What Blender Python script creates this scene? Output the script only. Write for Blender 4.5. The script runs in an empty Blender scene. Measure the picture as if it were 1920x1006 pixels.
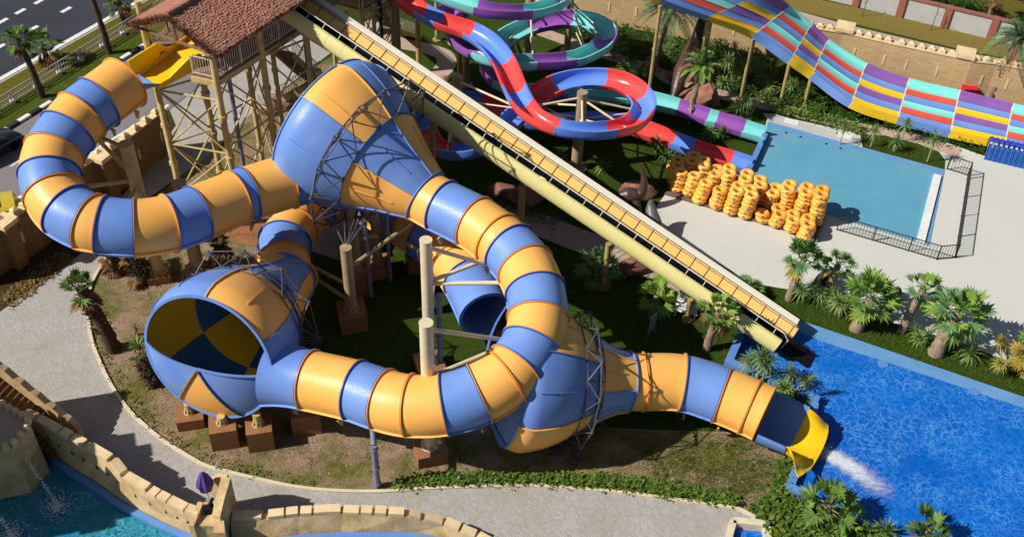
import bpy, math, random
import numpy as np
from mathutils import Vector
random.seed(7); RNG = np.random.default_rng(7)
scene = bpy.context.scene
COL = scene.collection
R_ = math.radians
# ------------------------------------------------------------------ camera (surveyed from the photograph)
FPX, CX, CY, CAMH = 2000.0, 960.0, 503.0, 42.0
_n = np.array([-90.0, -2248.0, -2000.0]); _n /= np.linalg.norm(_n)
_Z = -_n; _f = np.array([0, 0, -1.0]); _Y = _f - _f.dot(_Z) * _Z; _Y /= np.linalg.norm(_Y); _X = np.cross(_Y, _Z)
ROT = np.array([_X, _Y, _Z])
def P(px, py, z=0.0):
    """ground/height survey: the world point at height z seen at photo position px, py"""
    d = ROT @ np.array([(px - CX) / FPX, -(py - CY) / FPX, -1.0])
    t = (z - CAMH) / d[2]
    return np.array([d[0] * t, d[1] * t, CAMH + d[2] * t])
def PP(lst, z=None):
    return [P(a[0], a[1], (a[2] if len(a) > 2 else 0.0) if z is None else z) for a in lst]
cam = bpy.data.cameras.new("Camera"); camo = bpy.data.objects.new("Camera", cam); COL.objects.link(camo)
from mathutils import Matrix
M4 = Matrix.Identity(4)
for i in range(3):
    for j in range(3): M4[i][j] = ROT[i][j]
M4[2][3] = CAMH
camo.matrix_world = M4
cam.sensor_width = 36.0; cam.lens = FPX / 1920 * 36.0; cam.clip_end = 3000; cam.clip_start = 0.5
scene.camera = camo
# ------------------------------------------------------------------ light
SUN_AZ, SUN_EL = 196.0, 40.5       # the sun's direction, degrees counter-clockwise from +X
w = bpy.data.worlds.new("World"); scene.world = w; w.use_nodes = True
nt = w.node_tree; sky = nt.nodes.new("ShaderNodeTexSky"); sky.sky_type = 'NISHITA'; sky.sun_disc = False
sky.sun_elevation = R_(SUN_EL); sky.sun_rotation = R_(90 - SUN_AZ)
bg = nt.nodes["Background"]; bg.inputs[1].default_value = 0.05
nt.links.new(sky.outputs[0], bg.inputs[0])
sl = bpy.data.lights.new("Sun", 'SUN'); sl.energy = 5.0; sl.angle = R_(0.5); sl.color = (1.0, 0.955, 0.89)
so = bpy.data.objects.new("Sun", sl); COL.objects.link(so)
sd = Vector((math.cos(R_(SUN_AZ)) * math.cos(R_(SUN_EL)), math.sin(R_(SUN_AZ)) * math.cos(R_(SUN_EL)), math.sin(R_(SUN_EL))))
so.rotation_euler = sd.to_track_quat('Z', 'Y').to_euler()
scene.view_settings.view_transform = 'Standard'; scene.view_settings.look = 'None'
scene.view_settings.exposure = 0.12; scene.view_settings.gamma = 1.0
scene.render.engine = 'CYCLES'
scene.cycles.max_bounces = 5; scene.cycles.diffuse_bounces = 2; scene.cycles.glossy_bounces = 2
scene.cycles.transmission_bounces = 2; scene.cycles.transparent_max_bounces = 4
scene.cycles.caustics_reflective = False; scene.cycles.caustics_refractive = False
scene.cycles.use_denoising = True
# ------------------------------------------------------------------ materials
def N(nt, t, **kw):
    n = nt.nodes.new(t)
    for k, v in kw.items(): setattr(n, k, v)
    return n
def ramp(nt, stops, fac):
    r = N(nt, "ShaderNodeValToRGB"); e = r.color_ramp.elements
    while len(e) < len(stops): e.new(0.5)
    for el, (p, c) in zip(e, stops):
        el.position = p; el.color = (*c, 1) if len(c) == 3 else c
    nt.links.new(fac, r.inputs[0]); return r.outputs[0]
def noise(nt, scale, detail=4, rough=0.55, vec=None, dist=0.0):
    n = N(nt, "ShaderNodeTexNoise"); n.inputs["Scale"].default_value = scale
    n.inputs["Detail"].default_value = detail; n.inputs["Roughness"].default_value = rough
    n.inputs["Distortion"].default_value = dist
    if vec is not None: nt.links.new(vec, n.inputs["Vector"])
    return n.outputs[0]
def mixc(nt, a, b, fac, mode='MIX'):
    m = N(nt, "ShaderNodeMix", data_type='RGBA', blend_type=mode)
    for s, v in ((m.inputs[6], a), (m.inputs[7], b), (m.inputs[0], fac)):
        if isinstance(v, (tuple, list)): s.default_value = (*v[:3], 1)
        elif isinstance(v, (int, float)): s.default_value = v
        else: nt.links.new(v, s)
    return m.outputs[2]
def bump(nt, h, strength, dist=0.05):
    b = N(nt, "ShaderNodeBump"); b.inputs["Strength"].default_value = strength; b.inputs["Distance"].default_value = dist
    nt.links.new(h, b.inputs["Height"]); return b.outputs[0]
def newmat(name):
    m = bpy.data.materials.new(name); m.use_nodes = True
    nt = m.node_tree; b = nt.nodes["Principled BSDF"]
    tc = N(nt, "ShaderNodeTexCoord")
    g = N(nt, "ShaderNodeNewGeometry")
    return m, nt, b, g.outputs["Position"]
def S(c):
    """sRGB 0-255 -> linear"""
    return tuple(((v / 255) / 12.92 if v / 255 <= 0.04045 else ((v / 255 + 0.055) / 1.055) ** 2.4) for v in c)
def mat(name, c, rough=0.6, var=0.15, scale=1.5, spec=0.5, bmp=0.0, bscale=20.0, c2=None, metal=0.0, coat=0.0, trans=None):
    """a base colour that wanders a little, with optional second colour (dirt or fading) and grain"""
    m, nt, b, pos = newmat(name)
    c2 = c2 or tuple(x * (1 - var) for x in c)
    c1 = tuple(min(1, x * (1 + var * 0.6)) for x in c)
    n1 = noise(nt, scale, 6, 0.6, pos)
    col = ramp(nt, [(0.32, c2), (0.66, c1)], n1)
    nt.links.new(col, b.inputs["Base Color"])
    b.inputs["Roughness"].default_value = rough; b.inputs["Specular IOR Level"].default_value = spec
    b.inputs["Metallic"].default_value = metal; b.inputs["Coat Weight"].default_value = coat
    if coat: b.inputs["Coat Roughness"].default_value = 0.12
    if bmp: nt.links.new(bump(nt, noise(nt, bscale, 5, 0.6, pos), bmp, 0.04), b.inputs["Normal"])
    return m
def fibreglass(name, c, faded, rough=0.38, amount=0.5):
    """gel-coated plastic: sun-faded patches, fine streaks and grime, a little gloss"""
    m, nt, b, pos = newmat(name)
    big = noise(nt, 0.55, 4, 0.6, pos); fine = noise(nt, 9.0, 6, 0.7, pos); vfine = noise(nt, 40.0, 3, 0.6, pos)
    c0 = mixc(nt, c, faded, ramp(nt, [(0.2, (amount * .45,) * 3), (0.8, (amount,) * 3)], big))
    c1 = mixc(nt, c0, tuple(x * 0.62 for x in c), ramp(nt, [(0.58, (0, 0, 0)), (0.85, (0.3,) * 3)], fine))
    nt.links.new(c1, b.inputs["Base Color"])
    rr = ramp(nt, [(0.3, (rough * 0.8,) * 3), (0.7, (rough * 1.5,) * 3)], fine)
    nt.links.new(rr, b.inputs["Roughness"])
    b.inputs["Specular IOR Level"].default_value = 0.4
    nt.links.new(bump(nt, vfine, 0.05, 0.02), b.inputs["Normal"])
    return m
M = {}
M['orange'] = fibreglass('orange_fibreglass', S((242, 164, 56)), S((252, 192, 108)), amount=.8)
M['orange_edge'] = fibreglass('orange_flange', S((222, 140, 50)), S((236, 164, 84)))
M['blue'] = fibreglass('blue_fibreglass', S((56, 108, 196)), S((134, 166, 222)), amount=.8)
M['blue_edge'] = fibreglass('blue_flange', S((36, 80, 166)), S((70, 114, 194)))
M['yellow'] = fibreglass('yellow_fibreglass', S((244, 190, 14)), S((250, 202, 40)), rough=0.22)
M['pale'] = fibreglass('pale_yellow_fibreglass', S((216, 204, 120)), S((230, 220, 164)), rough=0.45)
M['white_fg'] = fibreglass('white_fibreglass', S((222, 214, 186)), S((232, 228, 210)), rough=0.5)
M['red'] = fibreglass('red_fibreglass', S((230, 48, 52)), S((244, 100, 92)), amount=.7, rough=0.2)
M['rblue'] = fibreglass('sky_blue_fibreglass', S((76, 122, 222)), S((122, 162, 234)), amount=.7, rough=0.2)
M['purple'] = fibreglass('purple_fibreglass', S((128, 58, 152)), S((166, 108, 188)), rough=0.22, amount=.7)
M['teal'] = fibreglass('teal_fibreglass', S((92, 198, 196)), S((146, 224, 218)), rough=0.22, amount=.8)
M['lane_blue'] = fibreglass('lane_blue', S((88, 128, 205)), S((128, 162, 218)), rough=0.4, amount=.8)
M['lane_red'] = fibreglass('lane_red', S((212, 52, 40)), S((228, 108, 88)), rough=0.4, amount=.8)
M['lane_teal'] = fibreglass('lane_teal', S((106, 212, 200)), S((150, 230, 220)), rough=0.4, amount=.8)
M['lane_purple'] = fibreglass('lane_purple', S((116, 64, 148)), S((154, 112, 182)), rough=0.4, amount=.8)
M['lane_yellow'] = fibreglass('lane_yellow', S((244, 192, 20)), S((250, 206, 60)), rough=0.4)
M['apricot'] = fibreglass('apricot_fibreglass', S((250, 190, 92)), S((252, 208, 132)), rough=0.45)
M['black'] = mat('black_rubber', (0.008, 0.008, 0.009), 0.75, 0.3, 3.0, spec=0.15)
M['steel_beige'] = mat('beige_painted_steel', S((206, 184, 128)), 0.45, 0.12, 2.0, c2=S((182, 156, 96)))
M['steel_cream'] = mat('cream_painted_steel', S((220, 204, 172)), 0.42, 0.1, 2.0)
M['steel_olive'] = mat('olive_painted_steel', S((176, 152, 96)), 0.5, 0.12, 2.0)
M['steel_tan'] = mat('weathered_tan_steel', S((166, 142, 108)), 0.55, 0.15, 2.5)
M['truss'] = mat('galvanised_truss', S((92, 88, 94)), 0.5, 0.2, 5.0, metal=0.3)
M['greypipe'] = mat('grey_plastic_pipe', S((118, 124, 146)), 0.4, 0.1, 3.0)
M['rail_white'] = mat('white_painted_rail', S((222, 218, 204)), 0.5, 0.1, 4.0)
M['fence_grey'] = mat('weathered_white_rail', S((170, 168, 160)), 0.6, 0.15, 4.0)
M['rail_dark'] = mat('dark_railing', S((44, 42, 44)), 0.5, 0.2, 4.0)
M['rail_brown'] = mat('brown_rail', S((140, 96, 46)), 0.5, 0.2, 4.0)
M['footing'] = mat('brown_painted_concrete', S((150, 100, 62)), 0.75, 0.18, 1.6, bmp=0.2)
M['sand_stone'] = mat('sandstone_render', S((206, 178, 132)), 0.85, 0.22, 1.3, bmp=0.6, bscale=6.0, c2=S((176, 144, 98)))
M['stone_cap'] = mat('pale_stone_coping', S((226, 198, 152)), 0.85, 0.15, 2.0, bmp=0.35, bscale=14.0)
M['brown_paint'] = mat('brown_stair_paint', S((140, 96, 62)), 0.8, 0.2, 2.0, bmp=0.2)
M['rock'] = mat('red_brown_rock', S((150, 104, 82)), 0.9, 0.35, 1.4, bmp=0.9, bscale=4.0, c2=S((100, 62, 48)))
M['dark_rock'] = mat('dark_rock', S((62, 54, 56)), 0.85, 0.4, 2.2, bmp=0.9, bscale=5.0)
M['statue'] = mat('glazed_brown_statue', S((80, 58, 52)), 0.35, 0.35, 2.5, bmp=0.5, bscale=9.0)
M['statue_grey'] = mat('glazed_grey_statue', S((104, 100, 98)), 0.4, 0.3, 3.0, bmp=0.4, bscale=9.0)
M['trunk'] = mat('palm_bark', S((146, 124, 100)), 0.95, 0.4, 3.0, bmp=1.0, bscale=12.0)
M['trunk_dark'] = mat('dark_palm_bark', S((74, 58, 46)), 0.95, 0.4, 3.0, bmp=1.0, bscale=12.0)
M['stem_pale'] = mat('pale_bark', S((172, 152, 122)), 0.9, 0.25, 4.0, bmp=0.6, bscale=14.0)
def leafmat(name, c, c2, scale=0.8, trans=0.25):
    m, nt, b, pos = newmat(name)
    f = noise(nt, scale, 4, 0.7, pos); f2 = noise(nt, 6.0, 2, 0.5, pos)
    col = ramp(nt, [(0.3, c2), (0.68, c)], mixc(nt, f, f2, 0.45))
    nt.links.new(col, b.inputs["Base Color"]); b.inputs["Roughness"].default_value = 0.55
    b.inputs["Specular IOR Level"].default_value = 0.3
    t = N(nt, "ShaderNodeBsdfTranslucent"); nt.links.new(col, t.inputs[0])
    mx = N(nt, "ShaderNodeMixShader"); mx.inputs[0].default_value = trans
    nt.links.new(b.outputs[0], mx.inputs[1]); nt.links.new(t.outputs[0], mx.inputs[2])
    nt.links.new(mx.outputs[0], nt.nodes["Material Output"].inputs[0])
    return m
M['fan'] = leafmat('fan_palm_leaf', S((124, 156, 66)), S((70, 108, 48)))
M['fan_blue'] = leafmat('blue_green_fan_leaf', S((124, 160, 104)), S((72, 116, 74)))
M['fan_bright'] = leafmat('bright_fan_leaf', S((150, 178, 76)), S((96, 138, 48)))
M['fan_dark'] = leafmat('dark_fan_leaf', S((92, 118, 46)), S((46, 74, 30)))
M['fan_yellow'] = leafmat('yellowing_leaf', S((192, 162, 62)), S((146, 130, 48)))
M['dead'] = leafmat('dead_frond', S((160, 116, 76)), S((106, 72, 46)))
M['date'] = leafmat('date_palm_leaf', S((112, 134, 92)), S((62, 86, 54)))
M['yucca'] = leafmat('strap_leaf', S((150, 170, 92)), S((82, 118, 56)))
M['shrub'] = leafmat('shrub_leaf', S((88, 126, 40)), S((40, 74, 24)))
M['shrub_lime'] = leafmat('lime_shrub_leaf', S((124, 150, 48)), S((74, 104, 32)))
M['cover'] = leafmat('cover_leaf', S((122, 140, 46)), S((72, 98, 32)), scale=0.6)
M['cover_olive'] = leafmat('olive_cover_leaf', S((146, 132, 54)), S((96, 92, 36)), scale=0.6)
M['grassblade'] = leafmat('grass_blade', S((118, 136, 40)), S((66, 94, 26)), scale=0.35)
M['grassdry'] = leafmat('dry_grass_blade', S((156, 138, 66)), S((112, 104, 44)), scale=0.35)
def groundmat(name, soil, soil2, green, green2, amount, scale=0.35, fine=1.0):
    m, nt, b, pos = newmat(name)
    p1 = noise(nt, scale, 8, 0.68, pos); p2 = noise(nt, 3.2, 6, 0.7, pos); p3 = noise(nt, 16.0, 4, 0.7, pos)
    so = ramp(nt, [(0.28, soil2), (0.5, soil), (0.75, tuple(min(1, x * 1.2) for x in soil))], mixc(nt, p2, p3, 0.55))
    gr = ramp(nt, [(0.3, green2), (0.7, green)], mixc(nt, p2, p3, 0.5))
    lo = 0.62 - amount * 0.4
    fac = ramp(nt, [(lo - 0.09, (0, 0, 0)), (lo + 0.09, (1, 1, 1))], mixc(nt, p1, p2, 0.3))
    col = mixc(nt, so, gr, fac)
    col = mixc(nt, col, (0.03, 0.022, 0.014), ramp(nt, [(0.25, (0.75,) * 3), (0.46, (0, 0, 0))], p3))
    nt.links.new(col, b.inputs["Base Color"]); b.inputs["Roughness"].default_value = 0.95
    b.inputs["Specular IOR Level"].default_value = 0.1
    nt.links.new(bump(nt, mixc(nt, p3, p2, 0.35), 1.0, 0.3), b.inputs["Normal"])
    return m
M['soil'] = groundmat('bare_soil_and_grass', S((196, 162, 136)), S((150, 114, 92)), S((132, 134, 50)), S((84, 98, 32)), 0.28, scale=.55)
M['lawn'] = groundmat('lawn', S((120, 98, 68)), S((86, 68, 46)), S((84, 106, 30)), S((42, 66, 18)), 1.0)
M['verge'] = groundmat('verge_grass', S((150, 120, 76)), S((120, 92, 56)), S((108, 122, 38)), S((72, 90, 24)), 0.95)
M['verge_dry'] = groundmat('dry_verge_grass', S((150, 124, 66)), S((124, 100, 50)), S((132, 122, 46)), S((106, 98, 34)), 0.7)
M['dry_field'] = groundmat('dry_field', S((182, 152, 92)), S((156, 126, 72)), S((166, 146, 76)), S((138, 122, 56)), 0.7)
M['bed'] = groundmat('planting_bed', S((92, 70, 48)), S((60, 44, 30)), S((60, 84, 26)), S((34, 54, 16)), 0.75)
M['shadesoil'] = groundmat('shade_darkened_soil', S((96, 72, 54)), S((62, 46, 34)), S((84, 70, 36)), S((60, 52, 28)), 0.3)  # soil with the fort wall's shade put into its colour
def slabmat(name, c, c2, rough=0.8, stain=0.35, scale=0.4, grain=30.0):
    m, nt, b, pos = newmat(name)
    p1 = noise(nt, scale, 6, 0.65, pos); p2 = noise(nt, grain, 4, 0.7, pos); p3 = noise(nt, 2.4, 5, 0.7, pos)
    col = ramp(nt, [(0.3, c2), (0.7, c)], p1)
    col = mixc(nt, col, tuple(x * 0.72 for x in c), ramp(nt, [(0.45, (0, 0, 0)), (0.85, (stain,) * 3)], p3))
    col = mixc(nt, col, tuple(x * 0.8 for x in c2), ramp(nt, [(0.3, (0.4,) * 3), (0.6, (0, 0, 0))], p2))
    nt.links.new(col, b.inputs["Base Color"]); b.inputs["Roughness"].default_value = rough
    b.inputs["Specular IOR Level"].default_value = 0.25
    nt.links.new(bump(nt, p2, 0.25, 0.03), b.inputs["Normal"])
    return m
M['plaza'] = slabmat('plaza_concrete', S((206, 206, 197)), S((198, 197, 188)), stain=0.15, scale=0.2)
M['inner_yellow'] = fibreglass('inner_yellow_fibreglass', S((226, 184, 10)), S((232, 190, 40)), rough=0.5)
M['inner_blue'] = fibreglass('inner_blue_fibreglass', S((8, 88, 158)), S((20, 104, 168)), rough=0.5)
M['pinkpath'] = slabmat('pink_concrete', S((196, 172, 154)), S((176, 150, 132)), stain=0.4)
M['shadeslab'] = slabmat('grey_slab', S((180, 168, 160)), S((152, 140, 134)), stain=0.5)
M['asphalt'] = slabmat('dark_asphalt', S((66, 68, 78)), S((50, 52, 60)), 0.85, 0.3, 0.25, 20)
M['asphalt_grey'] = slabmat('grey_asphalt', S((138, 132, 132)), S((122, 116, 116)), 0.85, 0.3, 0.2, 20)
M['paint'] = mat('white_road_paint', S((226, 224, 218)), 0.7, 0.2, 6.0)
M['kerb_black'] = mat('black_kerb_paint', S((34, 34, 38)), 0.7, 0.25, 4.0)
M['kerb'] = mat('cream_kerb', S((214, 200, 168)), 0.8, 0.15, 3.0, bmp=0.2)
M['poolblue'] = slabmat('blue_pool_paint', S((112, 160, 204)), S((92, 142, 192)), 0.6, 0.4, 0.5, 12)
M['poolwall'] = slabmat('blue_wall_paint', S((104, 148, 206)), S((84, 128, 192)), 0.5, 0.35, 0.6, 12)
M['deck'] = mat('brown_deck', S((118, 88, 72)), 0.8, 0.25, 3.0, bmp=0.3)
M['inflatable'] = fibreglass('orange_vinyl', S((248, 176, 66)), S((252, 194, 98)), rough=0.3)
nt_ = M['inflatable'].node_tree; oi_ = N(nt_, 'ShaderNodeObjectInfo'); b_ = nt_.nodes['Principled BSDF']; src_ = b_.inputs['Base Color'].links[0].from_socket
nt_.links.new(mixc(nt_, src_, S((226, 140, 40)), ramp(nt_, [(.2, (0, 0, 0)), (1, (.55,) * 3)], oi_.outputs['Random'])), b_.inputs['Base Color'])
M['mark'] = mat('printed_mark', S((52, 56, 84)), 0.5, 0.5, 20.0)
M['mark_white'] = mat('printed_white', S((230, 226, 216)), 0.5, 0.1, 20.0)
def paver():
    m, nt, b, pos = newmat('grey_pavers')
    mp = N(nt, "ShaderNodeMapping"); mp.inputs["Rotation"].default_value = (0, 0, R_(58)); nt.links.new(pos, mp.inputs[0])
    br = N(nt, "ShaderNodeTexBrick"); nt.links.new(mp.outputs[0], br.inputs[0]); br.inputs["Scale"].default_value = 3.3
    br.inputs["Mortar Size"].default_value = 0.035; br.inputs["Mortar Smooth"].default_value = 0.4
    br.inputs["Color1"].default_value = (*S((186, 182, 176)), 1); br.inputs["Color2"].default_value = (*S((166, 162, 156)), 1)
    br.inputs["Mortar"].default_value = (*S((132, 126, 120)), 1); br.offset = 0.5
    br.inputs["Brick Width"].default_value = 0.62; br.inputs["Row Height"].default_value = 0.34
    p1 = noise(nt, 0.5, 5, 0.65, pos); p3 = noise(nt, 14, 4, 0.7, pos)
    col = mixc(nt, br.outputs[0], S((150, 138, 122)), ramp(nt, [(0.4, (0, 0, 0)), (0.75, (0.55,) * 3)], p1))
    col = mixc(nt, col, S((112, 106, 100)), ramp(nt, [(0.55, (0, 0, 0)), (0.8, (0.5,) * 3)], p3))
    nt.links.new(col, b.inputs["Base Color"]); b.inputs["Roughness"].default_value = 0.85
    b.inputs["Specular IOR Level"].default_value = 0.2
    nt.links.new(bump(nt, br.outputs[1], -0.4, 0.03), b.inputs["Normal"])
    return m
M['paver'] = paver()
def brickmat(name, c1, c2, mortar, sx=1.6):
    m, nt, b, pos = newmat(name)
    tc = N(nt, "ShaderNodeSeparateXYZ"); nt.links.new(pos, tc.inputs[0])
    ad = N(nt, "ShaderNodeMath", operation='ADD'); nt.links.new(tc.outputs[0], ad.inputs[0]); nt.links.new(tc.outputs[1], ad.inputs[1])
    cb = N(nt, "ShaderNodeCombineXYZ"); nt.links.new(ad.outputs[0], cb.inputs[0]); nt.links.new(tc.outputs[2], cb.inputs[1])
    br = N(nt, "ShaderNodeTexBrick"); nt.links.new(cb.outputs[0], br.inputs[0]); br.inputs["Scale"].default_value = sx
    br.inputs["Color1"].default_value = (*c1, 1); br.inputs["Color2"].default_value = (*c2, 1); br.inputs["Mortar"].default_value = (*mortar, 1)
    br.inputs["Mortar Size"].default_value = 0.02
    col = mixc(nt, br.outputs[0], c2, ramp(nt, [(0.4, (0, 0, 0)), (0.8, (0.6,) * 3)], noise(nt, 0.9, 5, 0.65, pos)))
    nt.links.new(col, b.inputs["Base Color"]); b.inputs["Roughness"].default_value = 0.9
    nt.links.new(bump(nt, mixc(nt, br.outputs[1], noise(nt, 10, 4, 0.6, pos), 0.5), 0.3, 0.03), b.inputs["Normal"])
    return m
M['fort_brown'] = brickmat('brown_block_wall', S((150, 116, 78)), S((132, 98, 62)), S((108, 80, 50)))
M['fort'] = brickmat('sandstone_block_wall', S((208, 176, 130)), S((190, 156, 112)), S((168, 134, 92)))
M['redbrick'] = brickmat('red_brick', S((170, 100, 84)), S((150, 84, 70)), S((140, 96, 84)), 4.0)
M['panel'] = slabmat('grey_white_render', S((196, 194, 190)), S((178, 178, 176)), 0.8, 0.4, 0.8, 12)
def thatch():
    m, nt, b, pos = newmat('brown_thatch')
    p1 = noise(nt, 1.0, 6, 0.7, pos); p2 = noise(nt, 22, 4, 0.75, pos)
    col = ramp(nt, [(0.25, S((120, 78, 62))), (0.5, S((190, 134, 112))), (0.75, S((222, 170, 146)))], mixc(nt, p1, p2, 0.6))
    nt.links.new(col, b.inputs["Base Color"]); b.inputs["Roughness"].default_value = 0.95
    b.inputs["Specular IOR Level"].default_value = 0.1
    nt.links.new(bump(nt, p2, 1.0, 0.08), b.inputs["Normal"])
    return m
M['thatch'] = thatch()
M['wood'] = mat('weathered_wood', S((140, 106, 84)), 0.85, 0.3, 3.0, bmp=0.4)
def watermat(name, deep, mid, caustic, scale, amount, bmp=0.35, rough=0.06, warp=0.5, band=(0.02, 0.16)):
    """rippled pool water over blue paint: a pale net of caustic light painted into the colour, ripples that move the reflections"""
    m, nt, b, pos = newmat(name)
    wn = N(nt, "ShaderNodeTexNoise"); wn.inputs["Scale"].default_value = scale * 0.7; wn.inputs["Detail"].default_value = 3
    nt.links.new(pos, wn.inputs["Vector"])
    ad = N(nt, "ShaderNodeMix", data_type='RGBA', blend_type='LINEAR_LIGHT'); ad.inputs[0].default_value = warp
    nt.links.new(pos, ad.inputs[6]); nt.links.new(wn.outputs[1], ad.inputs[7])
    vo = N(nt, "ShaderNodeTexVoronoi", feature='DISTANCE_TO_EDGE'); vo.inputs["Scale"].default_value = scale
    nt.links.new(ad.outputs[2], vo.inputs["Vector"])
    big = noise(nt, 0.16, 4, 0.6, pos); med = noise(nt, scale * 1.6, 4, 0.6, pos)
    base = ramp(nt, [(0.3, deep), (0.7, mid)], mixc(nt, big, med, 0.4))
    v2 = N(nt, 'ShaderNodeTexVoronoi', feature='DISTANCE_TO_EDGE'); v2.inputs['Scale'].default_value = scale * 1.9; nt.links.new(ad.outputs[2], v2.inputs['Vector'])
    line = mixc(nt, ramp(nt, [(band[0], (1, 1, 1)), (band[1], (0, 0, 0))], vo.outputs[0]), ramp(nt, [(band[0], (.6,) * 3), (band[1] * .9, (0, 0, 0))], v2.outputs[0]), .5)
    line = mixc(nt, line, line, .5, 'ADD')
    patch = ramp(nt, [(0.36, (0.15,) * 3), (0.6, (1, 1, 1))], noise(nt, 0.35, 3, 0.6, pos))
    col = mixc(nt, base, caustic, mixc(nt, (0, 0, 0), mixc(nt, line, patch, 1.0, 'MULTIPLY'), amount))  # caustic light lines mixed into the base colour
    nt.links.new(col, b.inputs["Base Color"]); b.inputs["Roughness"].default_value = rough
    b.inputs["IOR"].default_value = 1.33; b.inputs["Specular IOR Level"].default_value = 0.5
    if bmp: nt.links.new(bump(nt, mixc(nt, med, vo.outputs[0], 0.4), bmp, 0.2), b.inputs["Normal"])
    return m
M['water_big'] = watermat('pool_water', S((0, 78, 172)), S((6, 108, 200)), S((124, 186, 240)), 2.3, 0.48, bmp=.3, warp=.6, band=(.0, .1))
M['water_kid'] = watermat('splash_pool_water', S((88, 150, 176)), S((104, 162, 186)), S((124, 178, 200)), 0.5, 0.1, bmp=0.04, rough=0.12)
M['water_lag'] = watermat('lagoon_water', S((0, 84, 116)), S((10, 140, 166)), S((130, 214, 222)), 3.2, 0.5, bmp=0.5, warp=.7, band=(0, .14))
M['foam'] = mat('white_foam', S((236, 240, 246)), 0.6, 0.05, 8.0, bmp=0.8, bscale=14.0)
def foam_mat():
    m, nt, b, pos = newmat('foam_sheet'); at = N(nt, "ShaderNodeAttribute", attribute_name='foam_amount'); mp = N(nt, "ShaderNodeMapping")
    mp.inputs['Rotation'].default_value = (0, 0, R_(32)); mp.inputs['Scale'].default_value = (1.0, 2.6, 1.0); nt.links.new(pos, mp.inputs[0])
    n1 = noise(nt, 2.6, 8, .72, mp.outputs[0], .6); n2 = noise(nt, 14, 4, .7, mp.outputs[0]); mx = mixc(nt, n1, n2, .3)
    ad = N(nt, "ShaderNodeMath", operation='ADD'); nt.links.new(mx, ad.inputs[0]); nt.links.new(at.outputs['Fac'], ad.inputs[1])
    al = ramp(nt, [(.72, (0, 0, 0)), (1.0, (.5,) * 3), (1.3, (1, 1, 1))] if False else [(.6, (0, 0, 0)), (.76, (.26,) * 3), (.98, (.85,) * 3)], ad.outputs[0])
    b.inputs['Base Color'].default_value = (.86, .9, .95, 1); b.inputs['Roughness'].default_value = .7; nt.links.new(al, b.inputs['Alpha'])
    nt.links.new(bump(nt, mx, .9, .15), b.inputs['Normal']); return m
M['foam_sheet'] = foam_mat()
M['umbrella'] = mat('purple_canvas', S((94, 62, 150)), 0.8, 0.3, 3.0)
M['redplastic'] = mat('red_bin_plastic', S((200, 24, 52)), 0.4, 0.1, 3.0)
M['carblack'] = mat('black_car_paint', S((28, 30, 34)), 0.2, 0.1, 2.0, coat=0.6)
M['glass_dark'] = mat('dark_window', S((20, 24, 28)), 0.08, 0.1, 2.0)
M['bus_yellow'] = mat('yellow_vehicle_paint', S((206, 178, 52)), 0.3, 0.1, 2.0, coat=0.4)
M['signgrey'] = mat('grey_sign_back', S((150, 150, 156)), 0.5, 0.15, 3.0)
M['whitewood'] = mat('white_painted_wood', S((222, 222, 218)), 0.6, 0.12, 3.0)
M['matblue'] = mat('blue_foam_mat', S((34, 66, 176)), 0.55, 0.2, 3.0)
M['matcyan'] = mat('cyan_board', S((30, 110, 168)), 0.5, 0.25, 3.0)
M['hedge'] = leafmat('hedge_leaf', S((72, 112, 34)), S((36, 66, 20)))
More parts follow.
